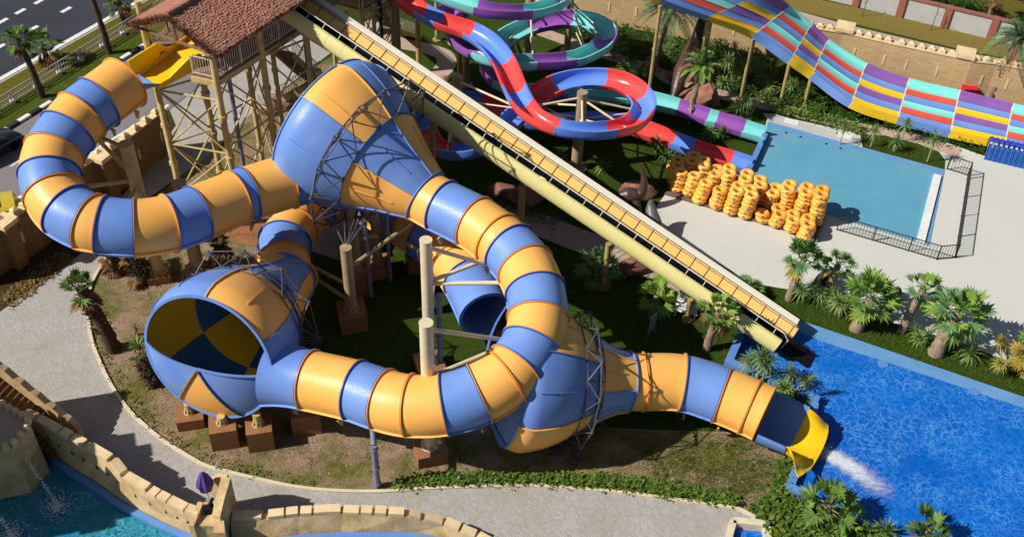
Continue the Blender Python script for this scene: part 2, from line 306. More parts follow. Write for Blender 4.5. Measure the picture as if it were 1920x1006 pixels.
# ------------------------------------------------------------------ mesh collecting
def nrm(a):
    a = np.asarray(a, float); l = np.linalg.norm(a); return a / l if l > 1e-9 else a
class MB:
    def __init__(s): s.v = []; s.f = []; s.m = []; s.n = 0
    def add(s, vs, fs, mi=0):
        o = s.n; s.v.extend([tuple(map(float, x)) for x in vs]); s.n += len(vs)
        s.f.extend([tuple(i + o for i in f) for f in fs])
        s.m.extend(mi if isinstance(mi, (list, tuple)) else [mi] * len(fs))
    def hexa(s, b, t, mi=0):
        k = len(b); vs = list(b) + list(t)
        fs = [tuple(range(k - 1, -1, -1)), tuple(range(k, 2 * k))] + [(i, (i + 1) % k, k + (i + 1) % k, k + i) for i in range(k)]
        s.add(vs, fs, mi)
    def box(s, c, sz, rot=0.0, mi=0):
        """c is the centre of the bottom face"""
        cs, sn = math.cos(rot), math.sin(rot); x, y, z = sz[0] / 2, sz[1] / 2, sz[2]
        b = [(c[0] + cs * a - sn * d, c[1] + sn * a + cs * d, c[2]) for a, d in ((-x, -y), (x, -y), (x, y), (-x, y))]
        s.hexa(b, [(p[0], p[1], c[2] + z) for p in b], mi)
    def cyl(s, a, b, r0, r1=None, n=10, mi=0, caps=True):
        a = np.asarray(a, float); b = np.asarray(b, float); r1 = r0 if r1 is None else r1
        t = nrm(b - a); u = nrm(np.cross(t, (0, 0, 1) if abs(t[2]) < 0.95 else (1, 0, 0))); v = np.cross(t, u)
        an = [2 * math.pi * i / n for i in range(n)]
        vs = [a + r0 * (math.cos(q) * u + math.sin(q) * v) for q in an] + [b + r1 * (math.cos(q) * u + math.sin(q) * v) for q in an]
        fs = [(i, (i + 1) % n, n + (i + 1) % n, n + i) for i in range(n)]
        if caps: fs += [tuple(range(n - 1, -1, -1)), tuple(range(n, 2 * n))]
        s.add(vs, fs, mi)
    def beam(s, a, b, w, h=None, mi=0):
        a = np.asarray(a, float); b = np.asarray(b, float); h = h or w
        t = nrm(b - a); u = nrm(np.cross(t, (0, 0, 1) if abs(t[2]) < 0.95 else (1, 0, 0))); v = np.cross(u, t)
        q = [(-w / 2, -h / 2), (w / 2, -h / 2), (w / 2, h / 2), (-w / 2, h / 2)]
        s.hexa([a + x * u + y * v for x, y in q], [b + x * u + y * v for x, y in q], mi)
    def pipe(s, pts, r, n=6, mi=0):
        for i in range(len(pts) - 1): s.cyl(pts[i], pts[i + 1], r, r, n, mi)
    def prism(s, poly, z0, z1, mi=0):
        s.hexa([(p[0], p[1], z0) for p in poly], [(p[0], p[1], z1) for p in poly], mi)
    def sphere(s, c, r, nu=10, nv=6, mi=0, jit=0.0, rg=random):
        c = np.asarray(c, float); r = np.asarray(r, float) * np.ones(3); vs = []
        for j in range(nv + 1):
            th = math.pi * j / nv
            for i in range(nu):
                ph = 2 * math.pi * i / nu; k = 1 + (rg.uniform(-jit, jit) if 0 < j < nv else 0)
                vs.append(c + r * k * np.array([math.sin(th) * math.cos(ph), math.sin(th) * math.sin(ph), math.cos(th)]))
        fs = [(j * nu + i, (j + 1) * nu + i, (j + 1) * nu + (i + 1) % nu, j * nu + (i + 1) % nu) for j in range(nv) for i in range(nu)]
        s.add(vs, fs, mi)
    def tri_np(s, V, F, mi=0):
        s.add(list(V), [tuple(f) for f in F], mi)
    def build(s, name, mats, parent=None, smooth=False, angle=None):
        o = link_mesh(name, s.v, s.f, s.m, mats, parent, smooth)
        return o
def wloc(o):
    l = Vector((0, 0, 0))
    while o is not None: l += o.location; o = o.parent
    return l
def link_mesh(name, v, f, mi, mats, parent=None, smooth=False):
    me = bpy.data.meshes.new(name)
    if parent is not None:
        L = wloc(parent)
        v = [(a - L[0], b - L[1], c - L[2]) for a, b, c in v]
    me.from_pydata(v, [], f)
    for m in (mats if isinstance(mats, (list, tuple)) else [mats]): me.materials.append(m)
    if mi is not None and len(mi): me.polygons.foreach_set("material_index", list(mi))
    if smooth: me.polygons.foreach_set("use_smooth", [True] * len(me.polygons))
    me.validate(); me.update()
    o = bpy.data.objects.new(name, me); COL.objects.link(o)
    if parent is not None: o.parent = parent
    return o
def smooth_by_angle(o, deg=35):
    me = o.data
    me.polygons.foreach_set("use_smooth", [True] * len(me.polygons))
    try: me.set_sharp_from_angle(angle=R_(deg))
    except Exception: pass
    return o
def tag(o, label, cat, group=None):
    o['label'] = label; o['category'] = cat
    if group: o['group'] = group
    return o
def empty(name, loc, label, cat, group=None):
    o = bpy.data.objects.new(name, None); COL.objects.link(o); o.location = tuple(float(x) for x in loc)
    o.empty_display_size = 0.3
    return tag(o, label, cat, group)
def struct(o, kind='structure'): o['kind'] = kind; return o
def copy_tree(o, loc=None, rotz=None, scale=None, parent=None):
    c = o.copy(); COL.objects.link(c)
    if parent is not None: c.parent = parent
    if loc is not None: c.location = tuple(float(x) for x in loc)
    if rotz is not None: c.rotation_euler = (0, 0, rotz)
    if scale is not None: c.scale = (scale,) * 3 if isinstance(scale, (int, float)) else scale
    for ch in list(o.children): copy_tree(ch, parent=c)
    return c
# ------------------------------------------------------------------ curves
def dense(pts, per=24, smooth=0, closed=False):
    """centripetal-ish Catmull-Rom through pts; returns samples and the sample index of every control point"""
    p = [np.asarray(q, float) for q in pts]
    p = [2 * p[0] - p[1]] + p + [2 * p[-1] - p[-2]]
    out = []; idx = []
    for i in range(1, len(p) - 2):
        a, b, c, d = p[i - 1:i + 3]
        t0 = 0.0; t1 = t0 + max(np.linalg.norm(b - a), 1e-4) ** 0.5; t2 = t1 + max(np.linalg.norm(c - b), 1e-4) ** 0.5; t3 = t2 + max(np.linalg.norm(d - c), 1e-4) ** 0.5
        idx.append(len(out))
        for k in range(per):
            t = t1 + (t2 - t1) * k / per
            A1 = (t1 - t) / (t1 - t0) * a + (t - t0) / (t1 - t0) * b; A2 = (t2 - t) / (t2 - t1) * b + (t - t1) / (t2 - t1) * c; A3 = (t3 - t) / (t3 - t2) * c + (t - t2) / (t3 - t2) * d
            B1 = (t2 - t) / (t2 - t0) * A1 + (t - t0) / (t2 - t0) * A2; B2 = (t3 - t) / (t3 - t1) * A2 + (t - t1) / (t3 - t1) * A3
            out.append((t2 - t) / (t2 - t1) * B1 + (t - t1) / (t2 - t1) * B2)
    idx.append(len(out)); out.append(p[-2].copy())
    out = np.array(out)
    for _ in range(smooth):
        q = out.copy(); q[1:-1] = (out[:-2] + out[1:-1] * 2 + out[2:]) / 4; out = q
    return out, idx
def frames(pts):
    t = np.gradient(pts, axis=0); t /= np.maximum(np.linalg.norm(t, axis=1, keepdims=True), 1e-9)
    up = np.array([0, 0, 1.0]); s = np.cross(t, up); s /= np.maximum(np.linalg.norm(s, axis=1, keepdims=True), 1e-9)
    u = np.cross(s, t); return t, s, u
def arclen(p):
    return np.concatenate([[0], np.cumsum(np.linalg.norm(np.diff(p, axis=0), axis=1))])
def loft(mb, rings, mi=0, closed=True, capa=False, capb=False):
    """rings: list of equal-length vertex loops; mi a number or a list per profile edge"""
    k = len(rings[0]); vs = [v for r in rings for v in r]; fs = []; ms = []
    e = k if closed else k - 1
    for i in range(len(rings) - 1):
        for j in range(e):
            fs.append((i * k + j, i * k + (j + 1) % k, (i + 1) * k + (j + 1) % k, (i + 1) * k + j)); ms.append(mi[j] if isinstance(mi, (list, tuple)) else mi)
    m0 = mi if not isinstance(mi, (list, tuple)) else mi[0]
    if capa: fs.append(tuple(range(k - 1, -1, -1))); ms.append(m0)
    if capb: fs.append(tuple(range((len(rings) - 1) * k, len(rings) * k))); ms.append(m0)
    mb.add(vs, fs, ms)
def sheet(name, poly, z, m, kind='structure', depth=None):
    """a flat polygon of ground"""
    v = [(p[0], p[1], z) for p in poly]
    a = sum(v[i][0] * v[(i + 1) % len(v)][1] - v[(i + 1) % len(v)][0] * v[i][1] for i in range(len(v)))
    if a < 0: v.reverse()
    from mathutils.geometry import tessellate_polygon
    tris = tessellate_polygon([[Vector(q) for q in v]])
    f = []
    for t in tris:
        x = np.cross(np.array(v[t[1]]) - np.array(v[t[0]]), np.array(v[t[2]]) - np.array(v[t[0]]))
        f.append(tuple(t) if x[2] > 0 else tuple(reversed(t)))
    o = link_mesh(name, v, f, None, [m]); o['kind'] = kind
    return o
def curve2d(px, per=10):
    """smooth curve through photo positions, on the ground"""
    return dense(PP(px), per)[0]
def inside(poly, pts):
    x, y = pts[:, 0], pts[:, 1]; r = np.zeros(len(pts), bool); n = len(poly); j = n - 1
    for i in range(n):
        xi, yi, xj, yj = poly[i][0], poly[i][1], poly[j][0], poly[j][1]
        c = ((yi > y) != (yj > y)) & (x < (xj - xi) * (y - yi) / (yj - yi + 1e-12) + xi); r ^= c; j = i
    return r
def samples(poly, n, holes=()):
    a = np.array([[p[0], p[1]] for p in poly]); lo, hi = a.min(0), a.max(0)
    q = lo + RNG.random((n * 3, 2)) * (hi - lo); k = inside(poly, q)
    for h in holes: k &= ~inside(h, q)
    return q[k][:n]
def blades(name, pts, z, mats, hgt, wid, per=3, spread=0.08, lean=0.5, parent=None, kind='stuff', leaf=False):
    """one mesh of small upright blades (or leaf lozenges) at pts"""
    n = len(pts)
    if n == 0: return None
    B = np.repeat(pts, per, 0); K = len(B)
    B = B + RNG.normal(0, spread, (K, 2)); an = RNG.random(K) * 2 * np.pi; h = hgt * (0.5 + RNG.random(K)); wd = wid * (0.6 + 0.8 * RNG.random(K))
    zz = z if np.isscalar(z) else np.repeat(z, per)
    dx, dy = np.cos(an), np.sin(an); ln = lean * RNG.random(K) * h; la = RNG.random(K) * 2 * np.pi
    tx, ty = np.cos(la) * ln, np.sin(la) * ln
    z0 = np.zeros(K) + zz
    if leaf: z0 = z0 + RNG.random(K) ** 0.6 * hgt
    V = np.zeros((K, 4, 3)) if leaf else np.zeros((K, 3, 3))
    if leaf:
        L = wd * 1.7; tilt = (RNG.random(K) - 0.25) * 1.2
        V[:, 0] = np.stack([B[:, 0], B[:, 1], z0], 1)
        mx, my, mz = B[:, 0] + dx * L * 0.5, B[:, 1] + dy * L * 0.5, z0 + L * 0.5 * tilt
        V[:, 1] = np.stack([mx - dy * wd * 0.5, my + dx * wd * 0.5, mz], 1); V[:, 3] = np.stack([mx + dy * wd * 0.5, my - dx * wd * 0.5, mz], 1)
        V[:, 2] = np.stack([B[:, 0] + dx * L, B[:, 1] + dy * L, z0 + L * tilt * 0.7], 1)
    else:
        V[:, 0] = np.stack([B[:, 0] - dx * wd, B[:, 1] - dy * wd, z0], 1); V[:, 1] = np.stack([B[:, 0] + dx * wd, B[:, 1] + dy * wd, z0], 1)
        V[:, 2] = np.stack([B[:, 0] + tx, B[:, 1] + ty, z0 + h], 1)
    c = V.shape[1]
    return np_mesh(name, V.reshape(-1, 3), np.arange(K * c).reshape(K, c), mats, RNG.integers(0, len(mats), K), parent, kind)
def np_mesh(name, V, F, mats, mi=None, parent=None, kind=None, smooth=False):
    me = bpy.data.meshes.new(name)
    if parent is not None: V = V - np.array(wloc(parent))
    c = F.shape[1]; K = len(F)
    me.vertices.add(len(V)); me.vertices.foreach_set("co", V.astype(np.float32).ravel())
    me.loops.add(K * c); me.loops.foreach_set("vertex_index", F.astype(np.int32).ravel())
    me.polygons.add(K); me.polygons.foreach_set("loop_start", np.arange(0, K * c, c, dtype=np.int32))
    for m in mats: me.materials.append(m)
    if mi is not None: me.polygons.foreach_set("material_index", np.asarray(mi, np.int32))
    if smooth: me.polygons.foreach_set("use_smooth", np.ones(K, bool))
    me.update(calc_edges=True); me.validate()
    o = bpy.data.objects.new(name, me); COL.objects.link(o)
    if parent is not None: o.parent = parent
    if kind: o['kind'] = kind
    return o
# ------------------------------------------------------------------ the ground and its sheets
g = link_mesh('ground', [(-400, -120, 0), (400, -120, 0), (400, 600, 0), (-400, 600, 0)], [(0, 1, 2, 3)], None, [M['lawn']]); struct(g)
KERB = [(215, 452), (203, 481), (192, 497), (172, 535), (165, 575), (167, 605), (173, 640), (192, 689), (215, 733), (245, 773), (275, 801), (307, 827), (345, 851), (384, 873), (430, 886), (480, 898), (546, 912), (615, 920), (715, 922), (787, 917), (890, 913), (993, 911), (1058, 915), (1120, 919), (1183, 926), (1287, 940), (1340, 947), (1387, 956), (1420, 975), (1436, 1004), (1445, 1030)]
kerb_c = curve2d(KERB, 6)
path_poly = [(p[0], p[1]) for p in kerb_c] + [tuple(P(*q)[:2]) for q in [(1445, 1120), (700, 1120), (200, 1120), (-160, 1000), (-160, 680), (0, 585), (150, 478), (190, 420), (330, 236), (318, 207), (440, 112), (520, 40), (620, 100), (476, 210), (382, 300), (277, 373)]]
sheet('paved_path', path_poly, 0.03, M['paver'])
soil_poly = [(p[0], p[1]) for p in kerb_c[:-18]] + [tuple(P(*q)[:2]) for q in [(1400, 962), (1450, 950), (1480, 925), (1496, 860), (1400, 810), (1250, 806), (1120, 800), (980, 770), (860, 690), (780, 745), (690, 745), (600, 700), (540, 600), (520, 520), (540, 470), (470, 400), (330, 400), (240, 436)]]
sheet('island_soil', soil_poly, 0.012, M['soil'])
mb = MB()
for i in range(len(kerb_c) - 1):
    a, b = kerb_c[i], kerb_c[i + 1]; mb.beam(a + (0, 0, .06), b + (0, 0, .06), 0.16, 0.14)
struct(mb.build('path_kerb', [M['kerb']]))
# far strip of grey ground under the tower
sheet('tower_yard', [tuple(P(*q)[:2]) for q in [(382, 300), (476, 210), (600, 120), (700, 60), (560, 330), (470, 420), (330, 380), (290, 368)]], 0.018, M['soil'])
sheet('left_planting_bed', [tuple(P(*q)[:2]) for q in [(0, 588), (150, 480), (192, 418), (330, 240), (332, 225), (60, 400), (-160, 540), (-160, 690)]], 0.008, M['shadesoil'])
# roads
sheet('main_road', [tuple(P(*q)[:2]) for q in [(-300, 314), (520, -146), (800, -420), (-300, -500)]], 0.016, M['asphalt'])
sheet('road_verge', [tuple(P(*q)[:2]) for q in [(-300, 316), (520, -144), (700, -120), (520, -66), (-300, 435)]], 0.010, M['verge_dry'])
sheet('mown_verge', [tuple(P(*q)[:2]) for q in [(-300, 372), (560, -108), (560, -90), (-300, 435)]], 0.014, M['verge'])
sheet('service_road', [tuple(P(*q)[:2]) for q in [(-300, 435), (560, -90), (560, 40), (440, 110), (318, 205), (148, 305), (-300, 590)]], 0.016, M['asphalt_grey'])
sheet('wall_verge', [tuple(P(*q)[:2]) for q in [(-300, 588), (148, 307), (296, 217), (308, 236), (60, 402), (-160, 560)]], 0.020, M['verge'])
def stripe(pairs, wdt, name, z=0.022):
    mb = MB()
    for a, b in pairs:
        a, b = P(*a), P(*b); d = nrm(b - a); s = np.array([-d[1], d[0], 0]) * wdt / 2
        mb.add([a + s + (0, 0, z), a - s + (0, 0, z), b - s + (0, 0, z), b + s + (0, 0, z)], [(0, 1, 2, 3)])
    return struct(mb.build(name, [M['paint']]))
stripe([((-300, 317), (520, -143))], 0.42, 'road_edge_line')
o = stripe([((-300, 324), (520, -136))], 0.2, 'road_kerb_line', 0.026); o.data.materials[0] = M['fence_grey']
dash = []
for x0, y0 in ((62, 54), (124, 19), (0, 88), (-62, 122), (186, -16)): dash.append(((x0 - 9, y0 + 5), (x0 + 9, y0 - 5)))
for x0, y0 in ((38, 22), (5, 40), (74, 3)): dash.append(((x0 - 9, y0 + 5), (x0 + 9, y0 - 5)))
stripe(dash, 0.36, 'lane_dashes')
stripe([((-300, 580), (150, 299)), ((150, 299), (316, 197))], 0.22, 'service_road_line')
stripe([((20, 312), (45, 297)), ((70, 283), (95, 268))], 0.14, 'service_lane_dashes')
# black and white kerb blocks
mb = MB(); A, B = P(-120, 325), P(420, -4); L = np.linalg.norm(B - A); n = int(L / 0.95); d = (B - A) / L
for i in range(n):
    a = A + d * (i * L / n + 0.01); b = A + d * ((i + 1) * L / n - 0.01); mb.beam(a + (0, 0, .09), b + (0, 0, .09), 0.32, 0.2, i % 2)
struct(mb.build('striped_kerb', [M['kerb_black'], M['paint']]))
# plaza, paths and slabs on the right
plaza_b = [(1246, 366), (1222, 400), (1230, 432), (1262, 452), (1322, 500), (1365, 522), (1432, 535), (1503, 547), (1563, 562), (1640, 590), (1690, 612), (1740, 625), (1790, 640), (1850, 662), (1920, 688), (2100, 760), (2700, 1010), (2900, 700), (2700, 520), (1925, 316), (1845, 293), (1775, 268), (1700, 262), (1560, 240), (1440, 214), (1430, 262), (1403, 330), (1300, 318), (1262, 330)]
sheet('plaza_slab', [tuple(P(*q)[:2]) for q in plaza_b], 0.030, M['plaza'])
def strip_path(name, px, wd, m, z):
    c = curve2d(px, 6); t, s, u = frames(c)
    s = np.stack([t[:, 1], -t[:, 0], 0 * t[:, 0]], 1); L = c + s * wd / 2; Rr = c - s * wd / 2
    mb = MB(); loft(mb, [[(l[0], l[1], z), (r[0], r[1], z)] for l, r in zip(L, Rr)], closed=False)
    mb.f = [tuple(reversed(q)) for q in mb.f]
    return struct(mb.build(name, [M[m]]))
strip_path('garden_path', [(1000, 55), (1080, 84), (1150, 108), (1230, 134), (1262, 152), (1330, 172), (1400, 190), (1480, 208), (1560, 228), (1640, 246), (1720, 262), (1800, 288)], 1.25, 'pinkpath', 0.034)
strip_path('winding_path', [(690, 40), (740, 78), (800, 92), (832, 104), (836, 124), (812, 146), (770, 170), (730, 200)], 1.5, 'pinkpath', 0.038)
strip_path('shaded_path', [(900, 385), (950, 405), (1020, 425), (1090, 452), (1170, 480), (1290, 530)], 2.1, 'pinkpath', 0.026)
sheet('shaded_slab', [tuple(P(*q)[:2]) for q in [(575, 468), (633, 402), (700, 415), (728, 436), (714, 452), (679, 498), (650, 494)]], 0.030, M['shadeslab'])
sheet('clay_patch', [tuple(P(*q)[:2]) for q in [(400, 440), (433, 425), (500, 395), (520, 420), (480, 462), (445, 456)]], 0.034, M['footing'])
# beds under the wide slide, and beyond the fort wall
sheet('garden_bed', [tuple(P(*q)[:2]) for q in [(1010, 22), (1150, 40), (1400, 76), (1480, 150), (1600, 210), (1800, 265), (1845, 288), (1790, 278), (1700, 255), (1560, 222), (1440, 196), (1330, 168), (1262, 146), (1150, 100), (1020, 60)]], 0.016, M['bed'])
sheet('shore_lawn', [tuple(P(*q)[:2]) for q in [(1380, 528), (1432, 536), (1503, 548), (1563, 563), (1640, 591), (1690, 613), (1740, 626), (1790, 641), (1850, 663), (1920, 689), (2100, 762), (2100, 820), (1920, 742), (1620, 640), (1430, 578), (1380, 560)]], 0.020, M['lawn'])
sheet('pool_lawn', [tuple(P(*q)[:2]) for q in [(1612, 252), (1660, 255), (1720, 270), (1760, 285), (1772, 302), (1771, 319), (1617, 277)]], 0.042, M['lawn'])
sheet('outer_pavement', [tuple(P(*q)[:2]) for q in [(1300, -60), (1480, 17), (1600, 50), (1815, 100), (1920, 118), (2200, 180), (2200, 260), (1920, 160), (1820, 130), (1560, 70), (1300, 0)]], 0.016, M['pinkpath'])
sheet('dry_field', [tuple(P(*q)[:2]) for q in [(1300, -62), (1472, 15), (1600, 45), (1815, 96), (1920, 115), (2200, 172), (2200, 140), (1920, 84), (1865, 72), (1537, 0), (1380, -70)]], 0.012, M['dry_field'])
sheet('far_field', [tuple(P(*q)[:2]) for q in [(1380, -72), (1537, -2), (1865, 70), (2200, 138), (2400, 60), (2400, -400), (1200, -400)]], 0.006, M['verge_dry'])
sheet('far_road', [tuple(P(*q)[:2]) for q in [(1780, -30), (1850, -14), (1960, 12), (2100, 40), (2400, 40), (2400, -200), (1700, -200)]], 0.012, M['asphalt'])
# ------------------------------------------------------------------ pools
pool = [(1432, 582), (1500, 606), (1560, 628), (1700, 678), (1920, 754), (2150, 840), (2500, 980), (2500, 1400), (1720, 1040), (1600, 972), (1480, 924), (1500, 862), (1517, 800), (1524, 758), (1452, 722), (1368, 690), (1388, 640)]
poolw = [P(*q)[:2] for q in pool]
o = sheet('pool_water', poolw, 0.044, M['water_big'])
def wall_line(name, px, wd, z0, z1, m, closed=False):
    pts = PP(px); mb = MB()
    for i in range(len(pts) - 1 + (1 if closed else 0)):
        a, b = pts[i], pts[(i + 1) % len(pts)]; d = nrm(b - a); zc = (z0 + z1) / 2 + i * 0.0006
        mb.beam(a - d * wd * .45 + (0, 0, zc), b + d * wd * .45 + (0, 0, zc), wd, z1 - z0)
    return mb.build(name, [m])
o = wall_line('pool_wall', [(1388, 634), (1364, 688), (1452, 725), (1526, 757)], 0.42, -.1, 0.55, M['poolwall'])
tag(o, 'blue painted pool wall beside the end of the steep yellow slide', 'pool wall')
o = wall_line('pool_wall', [(1526, 757), (1517, 800), (1500, 862), (1478, 920), (1506, 934), (1530, 946)], 0.42, -.1, 0.42, M['poolwall'])
tag(o, 'blue painted pool wall under the yellow outlet lip', 'pool wall')
sheet('pool_edge_walk', [tuple(P(*q)[:2]) for q in [(1410, 570), (1520, 608), (1620, 642), (1920, 745), (2200, 840), (2520, 962), (2520, 996), (1920, 766), (1700, 692), (1545, 642), (1500, 622), (1430, 598), (1390, 590)]], 0.052, M['poolblue'])
kp = [(1440, 229), (1771, 320), (1742, 462), (1546, 402), (1402, 344)]
kpw = [P(*q)[:2] for q in kp]
sheet('splash_pool_water', kpw, 0.050, M['water_kid'])
sheet('splash_pool_margin', [tuple(P(*q)[:2]) for q in [(1771, 320), (1742, 462), (1722, 456), (1752, 322), (1440, 237), (1440, 229)]], 0.058, M['poolblue'])
mb = MB(); pts = PP([(1757, 331), (1725, 455)]); mb.beam(pts[0] + (0, 0, .1), pts[1] + (0, 0, .1), 0.5, 0.16)
tag(mb.build('pool_step', [M['whitewood']]), 'long white step board along the far end of the splash pool', 'step')
o = wall_line('pool_wall', [(1432, 262), (1404, 322)], 0.35, 0, 0.45, M['poolwall']); tag(o, 'low blue wall between the ends of the two twisting slides', 'pool wall')
sheet('pool_coping', [tuple(P(*q)[:2]) for q in [(1430, 213), (1450, 214), (1560, 246), (1617, 262), (1617, 276), (1440, 228)]], 0.036, M['panel'])
mb = MB()
for a, w_ in (((1484, 229), 'left'), ((1584, 256), 'right')):
    mb = MB(); p = P(*a); mb.box(p + (0, 0, .037), (1.0, .6, .03), R_(-22))
    tag(mb.build('access_hatch', [M['whitewood']]), 'pale square hatch cover in the splash pool coping, the %s one of two' % w_, 'hatch', 'hatch covers in the pool coping')
dk = [P(*q)[:2] for q in [(1246, 366), (1283, 296), (1400, 338), (1546, 404), (1532, 452)]]
mb = MB(); mb.prism([tuple(q) for q in dk], 0.0, 0.16)
tag(mb.build('wooden_deck', [M['deck']]), 'brown slatted deck under the stacks of orange tubes', 'deck')
mb = MB(); a, b = P(1546, 408), P(1530, 455); mb.beam(a + (0, 0, .12), b + (0, 0, .12), .1, .25)
tag(mb.build('deck_ramp_edge', [M['greypipe']]), 'grey edging bar at the right end of the tube deck', 'edging')
# lagoon bottom left and small pool at the bottom edge
lag = [P(*q)[:2] for q in [(-200, 905), (0, 905), (95, 810), (180, 850), (240, 915), (310, 950), (350, 980), (430, 1010), (470, 1060), (300, 1150), (-200, 1150)]]
sheet('lagoon_water', lag, 0.054, M['water_lag'])
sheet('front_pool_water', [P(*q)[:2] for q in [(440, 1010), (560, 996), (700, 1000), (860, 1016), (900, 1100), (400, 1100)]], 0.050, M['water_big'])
def px_of(p):
    q = ROT.T @ (np.asarray(p) - np.array([0, 0, CAMH])); return np.array([CX + FPX * q[0] / -q[2], CY - FPX * q[1] / -q[2]])
# ------------------------------------------------------------------ the big enclosed raft slide
raft = empty('raft_slide', P(780, 600), 'huge twisting orange and blue enclosed tube slide with three great funnels', 'water slide')
RT = 1.43
def tube_sections(ctrl, cols, r=RT, flare_end=None, flare_start=None, inner=(), n=44, sm=40, skip_end=False):
    pts, idx = dense(ctrl, 22, sm)
    t, s, u = frames(pts)
    al = arclen(pts); an = np.linspace(0, 2 * np.pi, n, endpoint=False)
    for k, col in enumerate(cols):
        i0, i1 = idx[k], idx[k + 1]
        step = max(1, (i1 - i0) // 12); ii = list(range(i0, i1, step)) + [i1]
        mb = MB(); rings = []; rin = []
        rad = []
        for i in ii:
            rr = r
            if flare_end and k == len(cols) - 1: rr = r * (1 + flare_end * ((i - i0) / (i1 - i0)) ** 2)
            if flare_start and k == 0: rr = r * (1 + flare_start * ((i1 - i) / (i1 - i0)) ** 2)
            rad.append(rr)
            rings.append([pts[i] + rr * (math.cos(a) * s[i] + math.sin(a) * u[i]) for a in an])
            rin.append([pts[i] + (rr - .07) * (math.cos(a) * s[i] + math.sin(a) * u[i]) for a in an])
        loft(mb, rings)
        if k in inner or (k - len(cols)) in inner:
            loft(mb, [list(reversed(q)) for q in rin])
            for e in (0, -1):
                for j in range(n):
                    mb.add([rings[e][j], rings[e][(j + 1) % n], rin[e][(j + 1) % n], rin[e][j]], [(0, 1, 2, 3)])
        # the side joints where the two half shells bolt together
        for sg in (-1, 1):
            a0 = R_(-22) if sg > 0 else R_(202)
            rib = []
            for i, rr in zip(ii, rad):
                dirv = math.cos(a0) * s[i] + math.sin(a0) * u[i]; tv = -math.sin(a0) * s[i] + math.cos(a0) * u[i]
                rib.append([pts[i] + (rr - .01) * dirv + .02 * tv, pts[i] + (rr + .1) * dirv + .02 * tv, pts[i] + (rr + .1) * dirv - .02 * tv, pts[i] + (rr - .01) * dirv - .02 * tv])
            loft(mb, rib, capa=True, capb=True)
        o = mb.build('tube_section', [M[col]], raft); smooth_by_angle(o, 40)
        for e, sgn in ((ii[0], 1), (ii[-1], -1)):
            fl = MB()
            if skip_end and e == ii[-1] and k == len(cols) - 1: continue
            if flare_end and e == ii[-1] and k == len(cols) - 1: continue
            if flare_start and e == ii[0] and k == 0: continue
            c = pts[e]; w0, w1 = t[e] * 0.003 * sgn, t[e] * 0.046 * sgn
            R0, R1 = r - .01, r + .095
            prof = []
            for j in range(n):
                dv = math.cos(an[j]) * s[e] + math.sin(an[j]) * u[e]
                prof.append([c + R0 * dv + w0, c + R1 * dv + w0, c + R1 * dv + w1, c + R0 * dv + w1])
            prof.append(prof[0]); loft(fl, prof)
            fo = fl.build('flange', [M[col + '_edge']], o); smooth_by_angle(fo, 40)
    return pts, t, s, u, idx
A_ctrl = PP([(234, 155, 11.2), (183, 193, 11.0), (154, 215, 10.8), (128, 246, 10.5), (102, 284, 10.1), (93, 326, 9.7), (101, 362, 9.3), (126, 394, 8.95), (168, 417, 8.7), (189, 422, 8.6), (251, 428, 8.35), (318, 419, 8.1), (367, 402, 7.9), (447, 370, 7.7), (461, 365, 7.65), (540, 340, 7.5), (625, 318, 7.4)])
A_cols = ['orange', 'blue', 'orange', 'blue', 'orange', 'blue', 'orange', 'blue', 'orange', 'blue', 'orange', 'blue', 'orange', 'blue', 'orange', 'blue']
tA = tube_sections(A_ctrl, A_cols, inner=(0,), flare_end=0.25, sm=30)
B_ctrl = PP([(794, 367, 7.35), (829, 387, 7.3), (891, 418, 7.25), (934, 449, 7.2), (953, 465, 7.15), (985, 501, 7.05), (1004, 546, 6.9), (1009, 596, 6.6), (998, 645, 6.2), (967, 690, 5.8), (950, 706, 5.65), (898, 737, 5.2), (834, 757, 4.85), (769, 760, 4.6), (719, 749, 4.45), (669, 732, 4.3), (580, 712, 4.05), (513, 697, 3.92)])
B_cols = ['orange', 'blue', 'orange', 'orange', 'blue', 'orange', 'blue', 'orange', 'blue', 'orange', 'orange', 'blue', 'orange', 'orange', 'blue', 'orange', 'blue']
tB = tube_sections(B_ctrl, B_cols, flare_end=0.2, sm=24)
C_ctrl = PP([(545, 530, 3.0), (530, 492, 2.95), (534, 452, 2.9), (550, 424, 2.85), (572, 396, 2.8), (608, 374, 2.75), (655, 368, 2.7), (705, 384, 2.65), (735, 401, 2.6), (767, 420, 2.55), (798, 440, 2.5), (824, 460, 2.45), (852, 488, 2.4), (878, 522, 2.35), (912, 590, 2.3)])
C_cols = ['orange', 'blue', 'orange', 'orange', 'blue', 'orange', 'blue', 'orange', 'blue', 'orange', 'blue', 'orange', 'orange', 'blue']
tC = tube_sections(C_ctrl, C_cols, inner=(-1,), sm=24)
D_ctrl = PP([(1170, 715, 2.6), (1203, 715, 2.55), (1278, 717, 2.44), (1352, 740, 2.28), (1406, 762, 2.16), (1434, 775, 2.1)])
D_cols = ['orange', 'orange', 'blue', 'orange', 'orange']
tD = tube_sections(D_ctrl, D_cols, inner=(-1,), sm=14)
